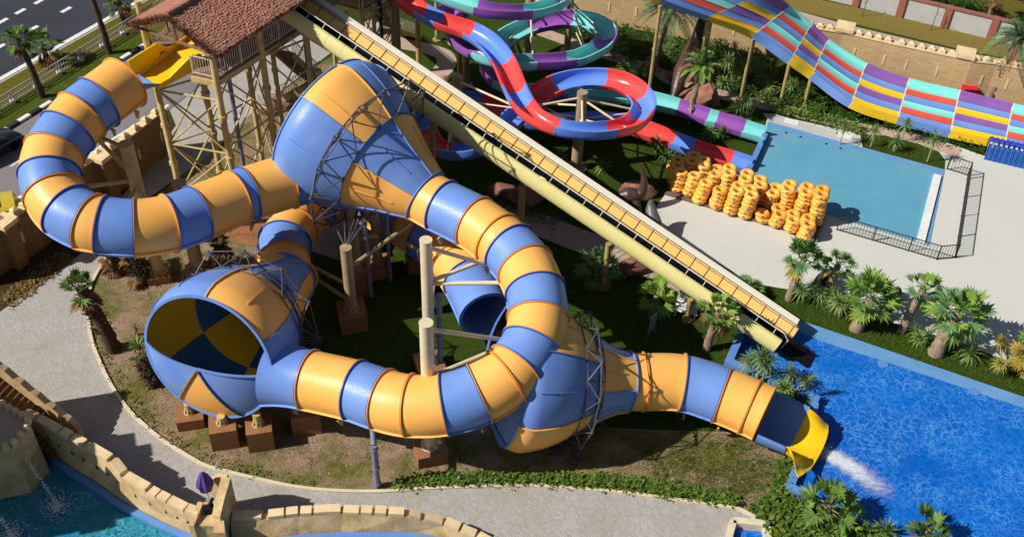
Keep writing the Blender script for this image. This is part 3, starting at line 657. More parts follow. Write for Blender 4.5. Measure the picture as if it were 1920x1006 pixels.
# funnels -----------------------------------------------------------------
PROF = [(0, .93), (.05, .99), (.12, 1.02), (.2, 1.0), (.3, .955), (.4, .885), (.5, .79), (.6, .69), (.7, .6), (.8, .51), (.9, .44), (1.0, .40)]
def funnel(W, Nn, R, rend, wide, narrow, bulge=1.0, capcols=(1, 0, 1), truss=(0.36, 1.0, 0.36)):
    """wide, narrow: (photo position of one panel joint on the waist, colour of the panel clockwise of it) for each half"""
    W, Nn = np.asarray(W), np.asarray(Nn); L = np.linalg.norm(Nn - W); a = (Nn - W) / L
    s = nrm(np.cross(a, (0, 0, 1))); u = np.cross(s, a)
    def rad(q):
        xs = [p[0] for p in PROF]; ys = [p[1] * R for p in PROF]; ys[-1] = rend; ys[-2] = max(ys[-2], rend * 1.02)
        return float(np.interp(q, xs, ys))
    nth = 72
    def pick(px, q=truss[0]):
        best = (1e9, 0)
        for k in range(360):
            dv = math.sin(R_(k)) * s + math.cos(R_(k)) * u; p = W + a * q * L + rad(q) * dv
            if dv.dot(np.array([0, 0, CAMH]) - p) < 0: continue
            best = min(best, (np.linalg.norm(px_of(p) - np.array(px)), k))
        return best[1]
    RO = [(round(pick(q[0], *q[2:3]) / 5) * 5, q[1], q[3] if len(q) > 3 else [60] * 6) for q in (wide, narrow)]
    def colour(deg, half):
        x = (deg - RO[half][0]) % 360
        for n_, w_ in enumerate(RO[half][2]):
            if x < w_: break
            x -= w_
        return (n_ + RO[half][1]) % 2
    def ring(q, off=0.0): return [W + a * (q * L) + (rad(q) + off) * (math.sin(2 * math.pi * j / nth) * s + math.cos(2 * math.pi * j / nth) * u) for j in range(nth)]
    qs1 = [i / 16 * truss[0] for i in range(17)]; qs2 = [truss[0] + (1 - truss[0]) * i / 16 for i in range(17)]
    for half, qs in ((0, qs1), (1, qs2)):
        mb = MB(); rings = [ring(q) for q in qs]
        cols = [colour(j / nth * 360 + .1, half) for j in range(nth)]
        loft(mb, rings, mi=cols)
        # raised joints along each panel edge and stiffening ribs on the panels
        for kk in range(len(RO[half][2])):
            th = R_(sum(RO[half][2][:kk]) + RO[half][0])
            for dth, hgt, lo, hi, mi in ((0, .09, 0, 1, 1), (R_(30), .05, .18, .8, None)):
                rib = []; aa = th + dth
                c = colour(math.degrees(aa) + .5, half)
                for q in qs:
                    z = (q - qs[0]) / (qs[-1] - qs[0])
                    if z < lo or z > hi: continue
                    dv = math.sin(aa) * s + math.cos(aa) * u; tv = math.cos(aa) * s - math.sin(aa) * u; rr = rad(q)
                    p = W + a * q * L
                    rib.append([p + (rr + .004) * dv + .025 * tv, p + (rr + hgt) * dv + .02 * tv, p + (rr + hgt) * dv - .02 * tv, p + (rr + .004) * dv - .025 * tv])
                if len(rib) > 2: loft(mb, rib, mi=c, capa=True, capb=True)
        # hoop flanges
        for q, cc in ((qs[0], 1), (qs[-1], 1)):
            pr = []
            for j in range(nth + 1):
                th = 2 * math.pi * j / nth; dv = math.sin(th) * s + math.cos(th) * u; p = W + a * q * L; rr = rad(q); e = .035 if half == 0 and q == qs[0] else .02
                pr.append([p + (rr - .03) * dv - a * e, p + (rr + .11) * dv - a * e, p + (rr + .11) * dv + a * e, p + (rr - .03) * dv + a * e])
            loft(mb, pr, mi=[0] * 4 if False else cc)
        o = mb.build('funnel_shell', [M['orange'], M['blue']], raft); smooth_by_angle(o, 38)
        lb = MB(); loft(lb, [list(reversed(ring(q, -.06))) for q in qs], mi=list(reversed(cols[:-1])) + [cols[-1]]); lo_ = lb.build('funnel_lining', [M['inner_yellow'], M['inner_blue']], o); smooth_by_angle(lo_, 38)
    # lower half of the wide end is closed by a bulging cap
    nk = len(capcols)
    for k in range(nk):
        mb = MB(); a0 = 180 - 30 * nk + 60 * k; G = []
        for ri in range(13):
            fr = ri / 12; row = []
            for j in range(17):
                th = R_(a0 + 60 * j / 16); row.append(W + rad(0) * fr * (math.sin(th) * s + math.cos(th) * u) - a * bulge * (1 - fr ** 2.4))
            G.append(row)
        loft(mb, G, closed=False)
        G2 = [[p + a * .06 for p in r] for r in G]; loft(mb, [list(reversed(r)) for r in G2], closed=False)
        for e in (0, 16):
            rib = []
            for ri in range(13):
                fr = ri / 12; th = R_(a0 + 60 * e / 16); dv = math.sin(th) * s + math.cos(th) * u; tv = math.cos(th) * s - math.sin(th) * u
                p = W + rad(0) * fr * dv - a * bulge * (1 - fr ** 2.4); rib.append([p + .03 * tv, p + .03 * tv - a * .1, p - .03 * tv - a * .1, p - .03 * tv + a * .05])
            loft(mb, rib)
        o = mb.build('end_cap_panel', [M['blue' if capcols[k] else 'orange']], raft); smooth_by_angle(o, 38)
    # space-frame ring around the waist
    if truss:
        mb = MB(); q0 = truss[2]; nn = 12
        inn = []; out = []
        for j in range(nn):
            th = 2 * math.pi * (j + .5) / nn; dv = math.sin(th) * s + math.cos(th) * u
            inn.append((W + a * (q0 - .085) * L + (rad(q0 - .085) + .12) * dv, W + a * (q0 + .085) * L + (rad(q0 + .085) + .12) * dv))
            th = 2 * math.pi * (j + 1) / nn; dv = math.sin(th) * s + math.cos(th) * u
            out.append(W + a * q0 * L + (rad(q0) + truss[1]) * dv)
        for j in range(nn):
            i0, i1 = inn[j]; k0, k1 = inn[(j + 1) % nn]; o0 = out[j]; o1 = out[(j - 1) % nn]
            for x, y in ((i0, i1), (i0, k0), (i1, k1), (i0, o0), (i1, o0), (k0, o0), (k1, o0), (o1, o0)): mb.cyl(x, y, .034, n=6)
            mb.sphere(o0, .085, 8, 5); mb.sphere(i0, .07, 8, 5); mb.sphere(i1, .07, 8, 5)
        mb.build('truss_ring', [M['truss']], raft)
        return W, a, s, u, rad, L, out
    return W, a, s, u, rad, L, None
F1 = funnel(P(606, 228, 9.3), P(797, 368, 7.35), 4.1, RT + .05, ((747, 245), 0, .55, [40, 110, 60, 60, 45, 45]), ((747, 245), 1), bulge=1.1, truss=(.55, 1.25, .46))
F2 = funnel(P(390, 671, 4.75), P(541, 522, 3.0), 3.55, RT + .05, ((389, 545), 0, 0), ((389, 545), 1, 0), bulge=.95, truss=(.45, 1.0, .45))
F3 = funnel(P(950, 702, 3.75), P(1176, 715, 2.6), 3.65, RT + .05, ((1112, 683), 1), ((1110, 734), 1), bulge=1.0, capcols=(1, 1, 1, 1), truss=(.64, .9, .6))
# open run-out chute into the pool -----------------------------------------
def chute_profile(wd, wall, thick=.07):
    """an open half pipe: outer then inner loop, local (side, up)"""
    o = []; n = 14
    for i in range(n + 1):
        an = math.pi + math.pi * i / n; o.append((math.cos(an) * wd, math.sin(an) * wd * .95))
    return o
c, idx = dense(PP([(1434, 775, 2.08), (1468, 788, 2.02), (1497, 800, 1.98), (1515, 812, 1.94), (1526, 822, 1.9)]), 12, 6)
t, s, u = frames(c)
def halfpipe(i, r, lip=0.0, top=0.0):
    ring = []
    for k in range(25):
        an = math.pi + R_(top) + (math.pi - 2 * R_(top)) * k / 24; ring.append(c[i] + r * (math.cos(an) * s[i] + math.sin(an) * u[i]))
    return ring
def chute(i0, i1, col, flare=0.0, top0=0, top1=0):
    mb = MB(); outr = []; inr = []
    for i in range(i0, i1 + 1):
        z = (i - i0) / (i1 - i0); r = RT * (1 + flare * z ** 2); tp = top0 + (top1 - top0) * z
        outr.append(halfpipe(i, r + .07, top=tp)); inr.append(halfpipe(i, r, top=tp))
    loft(mb, outr, closed=False); loft(mb, [list(reversed(q)) for q in inr], closed=False)
    rim = [[a[0], b[0]] for a, b in zip(outr, inr)]; loft(mb, rim, closed=False)
    rim = [[b[-1], a[-1]] for a, b in zip(outr, inr)]; loft(mb, rim, closed=False)
    loft(mb, [inr[-1], outr[-1]], closed=False)
    for sd in (0, -1):   # rolled top edge
        rib = []
        for q, b in zip(outr, inr):
            d = nrm(np.array(q[sd]) - c[0] * 0 - np.array(b[sd])); p = np.array(q[sd]); rib.append([p + (0, 0, .05), p + d * .12 + (0, 0, .05), p + d * .12 - (0, 0, .05), p - (0, 0, .05)])
        loft(mb, rib, capa=True, capb=True)
    o = mb.build('open_chute', [M[col]], raft); smooth_by_angle(o, 40); return o
chute(0, 24, 'blue', 0, 0, 4)
# the broad yellow outlet lip: the trough opens out and flattens towards the water
i = 24; tt, ss, uu = t[i], s[i], u[i]; top_ = []; und = []
for k in range(15):
    v = k / 14; row = []; ro = []; e_ = v * v * (3 - 2 * v)
    for q in range(29):
        w_ = -1 + 2 * q / 28; ph = w_ * math.pi / 2
        x = math.sin(ph) * RT * (1 - e_) + w_ * 1.95 * e_; y = -math.cos(ph) * RT * (1 - e_) + e_ * (-RT * .9 + .62 * abs(w_) ** 2.2 - .5 * max(0, abs(w_) - .8) * 5 * .5)
        p = c[i] + ss * x + uu * y + tt * (1.42 * v * (1 - .22 * abs(w_) ** 3 * v)) - np.array([0, 0, .06 * v * v]); row.append(p); ro.append(p - uu * .07)
    top_.append(list(reversed(row))); und.append(ro)
mb = MB(); loft(mb, [list(reversed(r)) for r in top_], closed=False); mb.f = [tuple(reversed(f)) for f in mb.f]; loft(mb, und, closed=False)
loft(mb, [list(reversed(top_[-1])), und[-1]], closed=False); loft(mb, [[r[-1] for r in top_], [r[0] for r in und]], closed=False); loft(mb, [[r[0] for r in top_], [r[-1] for r in und]], closed=False)
o = mb.build('outlet_lip', [M['yellow']], raft); smooth_by_angle(o, 50)
# entry chute: flat-bottomed yellow trough from the platform ----------------
def qd(mb, pts, th=.08, mi=0):
    """a quad slab with thickness"""
    p = [np.asarray(q, float) for q in pts]; nn = nrm(np.cross(p[1] - p[0], p[3] - p[0])); mb.hexa([q - nn * th for q in p], p, mi)
PZ = 10.3
far_b = PP([(253, 148, 9.55), (303, 112, 9.8), (322, 98, 9.9), (355, 72, 10.1)]); far_t = PP([(240, 115, 10.75), (293, 82, 11.0), (316, 89, 10.3), (352, 66, 10.4)])
near_b = PP([(296, 163, 9.55), (318, 152, 9.6), (360, 130, 10.0), (392, 112, 10.1)]); near_t = PP([(296, 157, 9.8), (317, 145, 9.95), (360, 102, 11.1), (386, 108, 10.5)])
mb = MB(); fl2, fl3 = far_b[0], near_b[0]
for i in range(3):
    qd(mb, [near_b[i], near_b[i + 1], far_b[i + 1], far_b[i]]); qd(mb, [far_b[i] + (0, 0, .01), far_b[i + 1] + (0, 0, .01), far_t[i + 1], far_t[i]], .07); qd(mb, [near_b[i + 1] - (0, 0, .12), near_b[i] - (0, 0, .12), near_t[i], near_t[i + 1]], .07)
mb.build('entry_chute', [M['yellow']], raft)
mb = MB(); rows = []
pa, pb = P(234, 155, 11.2 - RT * .75), (fl2 + fl3) / 2
for k in range(9):
    z = k / 8; cc = pa + (pb - pa) * z; dd = nrm(pb - pa); sd = nrm(np.cross(dd, (0, 0, 1))); ring = []
    for q in range(13):
        an = math.pi + math.pi * q / 12; rr = RT * .98; x = math.cos(an) * rr; y = math.sin(an) * rr * (.75 - .55 * z) + .5
        ring.append(cc + sd * x + np.array([0, 0, y + .05]))
    rows.append(ring + [p + np.array([0, 0, -.08]) for p in reversed(ring)])
loft(mb, rows, capa=True, capb=True); o = mb.build('entry_transition', [M['blue']], raft); smooth_by_angle(o, 40)
# columns ---------------------------------------------------------------------
def column(base, top, r, matn='steel_cream', arms=(), block=None, blk_rot=0.3, rtop=None, z0=0.0):
    """base: photo foot position; top: height; arms: (height on column, target point)"""
    b = P(*base, z0) if len(base) == 2 else np.asarray(base); mb = MB()
    zb = block[2] if block else 0.0
    if block:
        k = MB(); k.box((b[0], b[1], 0), (block[0], block[1], block[2]), blk_rot); k.build('footing', [M['footing']], raft)
    p = np.array([b[0], b[1], zb]); q = np.array([b[0], b[1], top]); mb.cyl(p, q, r, rtop or r, 20)
    mb.cyl(p, p + (0, 0, .05), r * 1.55, n=16)
    for k in range(8):
        an = k * math.pi / 4; d = np.array([math.cos(an), math.sin(an), 0]); mb.hexa([p + d * r * .9 + (-d[1] * .03, d[0] * .03, .05), p + d * r * 1.5 + (-d[1] * .03, d[0] * .03, .05), p + d * r * 1.5 - (-d[1] * .03, d[0] * .03, -.05), p + d * r * .9 - (-d[1] * .03, d[0] * .03, -.05)], [p + d * r * .9 + (-d[1] * .03, d[0] * .03, .36), p + d * r * 1.15 + (-d[1] * .03, d[0] * .03, .3), p + d * r * 1.15 - (-d[1] * .03, d[0] * .03, -.3), p + d * r * .9 - (-d[1] * .03, d[0] * .03, -.36)])
    mb.cyl(q, q + (0, 0, .05), r * 1.05, n=20)
    o = mb.build('support_column', [M[matn]], raft); smooth_by_angle(o, 40)
    if arms:
        for h, tg in arms:
            am = MB(); am.cyl((b[0], b[1], h), tg, .11, n=10); am.build('support_arm', [M[matn]], o)
    return o
def under(tb, k, off=0.0):
    """point below the tube at ring k"""
    pts, t, s, u, idx = tb; i = idx[k] + int(off); return pts[i] - u[i] * RT
def side(tb, k, sg, drop=.5):
    pts, t, s, u, idx = tb; i = idx[k]; return pts[i] + s[i] * sg * RT * .93 - u[i] * RT * drop
column((807, 852), 9.1, .31, arms=[(8.75, side(tB, 8, 1, .3)), (5.6, side(tB, 8, 1, .6)), (3.4, under(tB, 13)), (4.0, side(tB, 9, 1, .6))], block=(1.5, 1.5, .8))
column((806, 692), 9.0, .3, arms=[(8.6, side(tB, 4, 1, .3)), (6.2, side(tB, 5, 1, .4)), (3.0, side(tC, 12, 1, .4)), (6.3, side(tB, 3, 1, .6))], block=(1.5, 1.5, .6))
column((300, 520), 9.35, .36, 'steel_beige', arms=[(9.1, under(tA, 2)), (7.2, under(tA, 2)), (7.0, under(tA, 5)), (6.6, under(tA, 9)), (6.9, under(tA, 11))], block=(1.3, 1.3, .5))
column((372, 508), 6.4, .38, 'steel_tan', arms=[(6.2, under(tA, 12)), (6.2, under(tA, 11))], block=(1.4, 1.4, .4))
column((662, 607), 5.55, .3, 'steel_tan', arms=[(2.9, P(556, 484, 2.6)), (1.7, P(566, 505, 2.2)), (4.1, P(772, 417, 4.9))], block=(1.5, 1.5, 1.2))
column((672, 540), 6.8, .28, 'steel_tan', arms=[(5.2, P(706, 404, 5.6)), (3.6, P(708, 440, 3.6))], block=(1.5, 1.5, 1.2))
column((710, 510), 6.6, .28, 'steel_tan', arms=[(3.4, P(790, 470, 3.0))], block=(1.4, 1.4, .8))
column((784, 500), 6.0, .3, 'steel_tan', block=(1.3, 1.3, 1.3))
column((491, 828), 2.1, .2, 'steel_beige', block=(1.25, 1.25, 1.4), blk_rot=.25)
column((424, 824), 1.75, .19, 'steel_beige', block=(1.3, 1.3, 1.35), blk_rot=.25)
column((360, 788), 1.3, .19, 'steel_beige', block=(1.3, 1.3, .7), blk_rot=.25)
column((576, 796), 2.6, .25, 'steel_beige', block=(1.4, 1.4, 1.4), blk_rot=.2)
column((1280, 742), 1.0, .2, 'truss', block=(.9, .9, .2))
column((1395, 795), .8, .2, 'truss', block=(.9, .9, .2))
# grey drain pipes
def drain(base, z1, r=.13, elbow=None):
    mb = MB(); b = P(*base); mb.cyl(b, b + (0, 0, z1), r, n=12)
    for h in (.3, z1 * .45, z1 - .3): mb.cyl(b + (0, 0, h), b + (0, 0, h + .12), r * 1.25, n=12)
    if elbow is not None: mb.pipe([b + (0, 0, z1), elbow], r * .9, 10)
    o = mb.build('drain_pipe', [M['greypipe']], raft); smooth_by_angle(o, 40)
drain((708, 912), 3.1, .15, P(698, 800, 3.3))
drain((695, 555), 5.6, .11)
drain((732, 525), 5.4, .11)
drain((826, 690), 5.4, .14)
# brackets under the tubes
for tb, ks in ((tA, (0, 1, 2, 12, 13, 15)), (tB, (1, 3, 5, 11, 12, 15, 16)), (tD, (2, 3))):
    for k in ks:
        pts, t, s, u, idx = tb; i = min(idx[k] + 6, len(pts) - 1)
        for sg in (-1, 1):
            mb = MB(); p = pts[i] + s[i] * sg * RT * .55 - u[i] * RT * .8; mb.hexa([p + t[i] * .05, p + s[i] * sg * .35 + t[i] * .05, p + s[i] * sg * .35 - t[i] * .05, p - t[i] * .05], [q - u[i] * .02 for q in (p - u[i] * .5 + t[i] * .05, p + s[i] * sg * .1 - u[i] * .5 + t[i] * .05, p + s[i] * sg * .1 - u[i] * .5 - t[i] * .05, p - u[i] * .5 - t[i] * .05)])
            mb.build('saddle_bracket', [M['steel_beige']], raft)
# legs of the lowest funnel's ring and of the others
for o_, foots in ((F3[6], ((1040, 850), (1078, 868), (1130, 800))), (F2[6], ((560, 650), (600, 640), (540, 610)))):
    low = sorted(range(len(o_)), key=lambda i: o_[i][2])[:5]
    for f_ in foots:
        fp = P(*f_); mb = MB(); mb.cyl(fp, fp + (0, 0, .25), .18, n=8)
        for i in low[:4]: mb.cyl(fp + (0, 0, .05), o_[i], .05, n=6)
        mb.build('truss_leg', [M['truss']], raft)
cb_ = P(662, 607); ct_ = np.array([cb_[0], cb_[1], 5.55]); mb = MB(); ctr = F1[0] + F1[1] * .46 * F1[5]
for dq in (-.16, 0, .16):
    for dt in (155, 185, 215):
        pt = F1[0] + F1[1] * (.46 + dq) * F1[5] + F1[4](.46 + dq) * (math.sin(R_(dt)) * F1[2] + math.cos(R_(dt)) * F1[3]); mb.cyl(pt, ct_, .045, n=6)
mb.build('truss_leg', [M['truss']], raft)
# ------------------------------------------------------------------ thatched start tower
def brace_face(mb, a, b, z0, z1, nlev, r=.06, mi=0):
    a = np.asarray(a); b = np.asarray(b)
    for k in range(nlev):
        za, zb = z0 + (z1 - z0) * k / nlev, z0 + (z1 - z0) * (k + 1) / nlev
        mb.cyl((a[0], a[1], za), (b[0], b[1], zb), r, n=6, mi=mi); mb.cyl((b[0], b[1], za), (a[0], a[1], zb), r, n=6, mi=mi)
        mb.cyl((a[0], a[1], zb), (b[0], b[1], zb), r * 1.15, n=6, mi=mi)
def railing(mb, pts, h=1.1, gap=.16, post=1.6, r=.016, rp=.03, mi=0, low=.1):
    for i in range(len(pts) - 1):
        a, b = np.asarray(pts[i], float), np.asarray(pts[i + 1], float); L = np.linalg.norm(b - a)
        for zz in (low, h): mb.beam(a + (0, 0, zz), b + (0, 0, zz), rp * 1.5, rp * 1.5, mi)
        for k in range(int(L / gap) + 1):
            p = a + (b - a) * min(1, k * gap / L); mb.beam(p + (0, 0, low), p + (0, 0, h), r * 1.6, r * 1.6, mi)
        for k in range(int(L / post) + 2):
            p = a + (b - a) * min(1, k * post / L); mb.beam(p + (0, 0, -.05), p + (0, 0, h + .03), rp * 2, rp * 2, mi)
tower = empty('start_tower', P(455, 455), 'tall start tower with brown thatched roof and yellow steel legs', 'tower')
ZE = 12.9
E0 = P(406, 103, ZE); E1 = P(565, 0, ZE); B0 = P(240, 44, ZE); mid = (E0 + B0) / 2
zr = min(np.arange(ZE, ZE + 6, .05), key=lambda z: abs(px_of((mid[0], mid[1], z))[1] - 30))
rd = (E1 - E0) * 1.5; R0 = np.array([mid[0], mid[1], zr]); R1 = R0 + rd; E1x = E0 + rd; B1x = B0 + rd
mb = MB()
def roof_plane(a, b, c, d, nu, nv, seed):
    """a-b eave, d-c ridge: overlapping shaggy courses"""
    rg = random.Random(seed); nn = nrm(np.cross(b - a, d - a)); nn = nn if nn[2] > 0 else -nn; dn = nrm(a - d)
    for j in range(nv):
        r0 = []; r1 = []; r2 = []
        for i in range(nu + 1):
            x = i / nu; lo = a + (b - a) * x; hi = d + (c - d) * x; z0, z1 = j / nv, (j + 1) / nv
            jg = rg.uniform(-.07, .07); p0 = lo + (hi - lo) * z0 + nn * (.06 + rg.uniform(-.025, .025)) + dn * (.05 + jg)
            p1 = lo + (hi - lo) * z1 + nn * .02; r0.append(p0 - nn * .08); r1.append(p0); r2.append(p1)
        loft(mb, [r0, r1, r2], closed=False)
roof_plane(E0, E1x, R1, R0, 170, 20, 1); roof_plane(B0, B1x, R1, R0, 170, 20, 2)
for i in range(60):   # ridge bundles
    x = i / 60; p = R0 + rd * x; q = R0 + rd * (x + 1 / 60); mb.cyl(p + (0, 0, .06), q + (0, 0, .06), .17 + random.uniform(-.03, .03), n=7)
qd(mb, [E0 - (0, 0, .12), E1x - (0, 0, .12), R1 - (0, 0, .12), R0 - (0, 0, .12)], .05); qd(mb, [B0 - (0, 0, .12), B1x - (0, 0, .12), R1 - (0, 0, .12), R0 - (0, 0, .12)], .05)
mb.build('thatched_roof', [M['thatch']], tower)
# fringe of loose straw along the eaves and up the rake
pts = []; zs = []
for a, b in ((E0, E1x), (B0, B1x), (E0, R0), (B0, R0)):
    for k in range(420):
        p = a + (b - a) * RNG.random(); pts.append(p[:2]); zs.append(p[2] - .22)
blades('roof_fringe', np.array(pts), np.array(zs), [M['thatch'], M['dead']], .3, .03, 3, .05, .9, parent=tower, kind=None)
# timber under the roof
mb = MB()
for x in (0.03, .3, .6):
    a, b, r_ = E0 + rd * x, B0 + rd * x, R0 + rd * x
    for p, q in ((a, b), (a, r_), (b, r_)): mb.beam(p - (0, 0, .3), q - (0, 0, .3), .12)
    mb.beam((a + b) / 2 - (0, 0, .3), r_ - (0, 0, .3), .1)
mb.build('roof_truss', [M['wood']], tower)
# platform
plat = [P(*q, PZ) for q in [(405, 148), (358, 138), (398, 104), (360, 66), (400, 5), (560, -100), (720, -50), (590, 32)]]
porch = [P(*q, PZ) for q in [(277, 92), (300, 100), (352, 60), (390, 8), (340, 10)]]
mb = MB(); mb.prism([tuple(p[:2]) for p in plat], PZ - .12, PZ); mb.prism([tuple(p[:2]) for p in porch], PZ - .13, PZ - .01); mb.build('platform_floor', [M['wood']], tower)
mb = MB()
for i in (0, 7):
    a, b = plat[i], plat[(i + 1) % 8]; mb.beam(a - (0, 0, .3), b - (0, 0, .3), .2, .34) if i == 0 else None
mb.beam(plat[7] - (0, 0, .3), plat[0] - (0, 0, .3), .2, .34)
mb.build('platform_beam', [M['steel_beige']], tower)
mb = MB(); railing(mb, [plat[7], P(490, 95, PZ), plat[0], P(362, 138, PZ)], 1.15, .17)
mb.build('platform_railing', [M['rail_white']], tower)
mb = MB(); railing(mb, [P(286, 78, PZ), P(316, 58, PZ), P(352, 52, PZ)], 1.3, .14); mb.build('side_railing', [M['steel_olive']], tower)
legs = {}
for nm, q, ztop, r in (('A', (405, 148), ZE + .3, .19), ('B', (490, 95), ZE + .3, .19), ('C', (573, 62), PZ, .2), ('E', (372, 104), PZ, .19), ('F', (455, 60), PZ, .17), ('G', (506, 62), PZ, .15), ('D', (277, 89), ZE + .3, .19), ('I', (590, 66), 8.0, .15)):
    b = P(*q, PZ); legs[nm] = b; mb = MB(); mb.cyl((b[0], b[1], 0), (b[0], b[1], ztop), r, n=14)
    for h in (2.2, 5.0, 7.8):
        if h < ztop: mb.cyl((b[0], b[1], h - .12), (b[0], b[1], h + .12), r * 1.35, n=14)
    smooth_by_angle(mb.build('tower_leg', [M['steel_beige']], tower), 40)
j = P(296, 169, 8.9); legs['J'] = j; mb = MB(); mb.cyl((j[0], j[1], 0), j, .16, n=14); smooth_by_angle(mb.build('tower_leg', [M['steel_beige']], tower), 40)
b = P(426, 128, PZ); mb = MB(); mb.cyl((b[0], b[1], 0), (b[0], b[1], PZ), .13, n=12); smooth_by_angle(mb.build('drain_pipe', [M['greypipe']], tower), 40)
mb = MB()
for a, b, z1, nl in (('J', 'A', 8.9, 2), ('J', 'E', 8.9, 2), ('A', 'B', PZ - .4, 2), ('E', 'F', PZ - .4, 2), ('B', 'F', PZ - .4, 2), ('B', 'C', PZ - .4, 2)):
    brace_face(mb, legs[a], legs[b], 1.6, z1, nl, .055)
mb.build('cross_bracing', [M['steel_beige']], tower)
# stair flights and landing behind the legs
mb = MB(); ml = MB(); mr = MB()
def flight(a, b, wd, n):
    a, b = np.asarray(a), np.asarray(b); d = nrm((b - a) * (1, 1, 0)); s_ = np.array([-d[1], d[0], 0])
    for k in range(n):
        p = a + (b - a) * (k + .5) / n; mb.box((p[0], p[1], p[2]), (np.linalg.norm((b - a)[:2]) / n * 1.05, wd, .05), math.atan2(d[1], d[0]))
    for sg in (-1, 1):
        o_ = s_ * sg * wd / 2; ml.beam(a + o_ - (0, 0, .1), b + o_ - (0, 0, .1), .08, .3)
        mr.beam(a + o_ + (0, 0, 1), b + o_ + (0, 0, 1), .05)
        for k in range(n + 1):
            p = a + (b - a) * k / n + o_; mr.beam(p, p + (0, 0, 1), .03)
l0, l1, l2 = P(520, 190, 4.4), P(548, 176, 4.4), P(578, 150, 2.4)
flight(P(530, 96, PZ - .6), P(578, 140, 6.6), 1.3, 16); flight(P(590, 150, 6.4), P(540, 178, 4.5), 1.3, 10); flight(P(506, 200, 4.3), P(560, 205, .2), 1.3, 16)
mb.prism([tuple(P(*q, 4.4)[:2]) for q in [(488, 200), (520, 215), (566, 186), (536, 172)]], 4.25, 4.4)
mb.prism([tuple(P(*q, 6.6)[:2]) for q in [(560, 140), (590, 160), (620, 145), (590, 128)]], 6.5, 6.62)
railing(mr, [P(488, 200, 4.4), P(520, 215, 4.4), P(566, 186, 4.4)], 1.05, .18)
mb.build('stair_tread', [M['wood']], tower); ml.build('stair_stringer', [M['steel_olive']], tower); mr.build('stair_railing', [M['rail_white']], tower)
# ------------------------------------------------------------------ second tower at the top edge
tw2 = empty('stair_tower', P(690, 60), 'open steel stair tower at the top edge behind the yellow steep slide', 'tower')
Z2 = 7.6
pl = [P(*q, Z2) for q in [(619, 0), (677, 16), (714, -3), (690, -30), (640, -36)]]
mb = MB(); mb.prism([tuple(p[:2]) for p in pl], Z2 - .12, Z2); mb.build('landing_floor', [M['wood']], tw2)
mb = MB()
for i in range(5): mb.beam(pl[i] - (0, 0, .28), pl[(i + 1) % 5] - (0, 0, .28), .18, .3)
mb.build('landing_beam', [M['steel_beige']], tw2)
mb = MB(); railing(mb, [pl[0], pl[1], pl[2]], 1.1, .15); mb.build('landing_railing', [M['steel_beige']], tw2)
lg = []
for q, zt, r, mt in (((677, 14), 9.5, .17, 'steel_beige'), ((699, 8), Z2, .14, 'steel_beige'), ((733, -10), 11, .16, 'steel_beige'), ((742, -8), 11, .2, 'steel_tan'), ((712, 2), Z2, .13, 'rail_dark'), ((645, 4), Z2, .14, 'steel_beige'), ((618, 0), Z2, .14, 'steel_beige')):
    b = P(*q, Z2); lg.append(b); mb = MB(); mb.cyl((b[0], b[1], 0), (b[0], b[1], zt), r, n=12); smooth_by_angle(mb.build('tower_leg', [M[mt]], tw2), 40)
mb = MB()
for a, b in ((0, 1), (0, 5), (1, 3), (5, 6), (1, 2), (0, 2)): brace_face(mb, lg[a], lg[b], .8, Z2 - .4, 3, .05)
mb.build('cross_bracing', [M['steel_beige']], tw2)
mb = MB(); ml = MB(); mr = MB()
flight(P(700, 6, Z2 - .2), P(728, 40, 4.2), 1.2, 14); flight(P(728, 52, 4.0), P(772, 66, .2), 1.2, 16)
mb.prism([tuple(P(*q, 4.1)[:2]) for q in [(716, 44), (736, 56), (752, 46), (732, 36)]], 4.0, 4.1)
mb.build('stair_tread', [M['wood']], tw2); ml.build('stair_stringer', [M['steel_olive']], tw2); mr.build('stair_railing', [M['rail_white']], tw2)
# ------------------------------------------------------------------ straight steep slide
sp = empty('steep_slide', P(985, 470), 'long straight pale yellow slide with a black lane running down into the pool', 'water slide')
s0, s1 = P(545, 18, 11.6), P(1466, 640, .75); sdir = s1 - s0; Ls = np.linalg.norm(sdir); sdn = sdir / Ls
hd = nrm(sdir * (1, 1, 0)); lat = np.array([hd[1], -hd[0], 0]); lat = lat if lat[1] < 0 else -lat; upn = nrm(np.cross(sdn, lat)); upn = upn if upn[2] > 0 else -upn
def sl_p(x, u_, v_): return s0 + sdn * x + lat * u_ + upn * v_
def sweep_profile(prof, x0, x1, n, mi=0, closed=True):
    mb = MB(); rings = [[sl_p(x0 + (x1 - x0) * k / n, a, b) for a, b in prof] for k in range(n + 1)]
    loft(mb, rings, mi, closed, capa=closed, capb=closed); return mb
o = sweep_profile([(-.5, 0), (.5, 0), (.5, -.12), (-.5, -.12)], -1, Ls + 1.9, 1).build('black_lane', [M['black']], sp)
o = sweep_profile([(-.5, .012), (-.5, .18), (-.46, .18), (-.46, .012)], -1, Ls + 1.9, 1).build('lane_kerb', [M['black']], sp)
def arc(cx, cy, r0, r1, a0, a1, n): return [(cx + r0 * math.cos(R_(a0 + (a1 - a0) * k / n)), cy + r1 * math.sin(R_(a0 + (a1 - a0) * k / n))) for k in range(n + 1)]
near = [(.505, 0.0)] + [(.58, .25), (.7, .62), (.82, .9), (.92, 1.0)] + [(1.04, 1.01), (1.13, .95), (1.21, .85), (1.28, .71), (1.32, .54), (1.32, .36), (1.26, .18), (1.14, .03), (.98, -.1), (.76, -.2), (.5, -.24)] + [(.3, -.13), (.505, -.125)]
o = sweep_profile(near, -.5, Ls - .2, 1).build('near_wall', [M['pale']], sp); smooth_by_angle(o, 50)
mb = MB()
k = 1.1
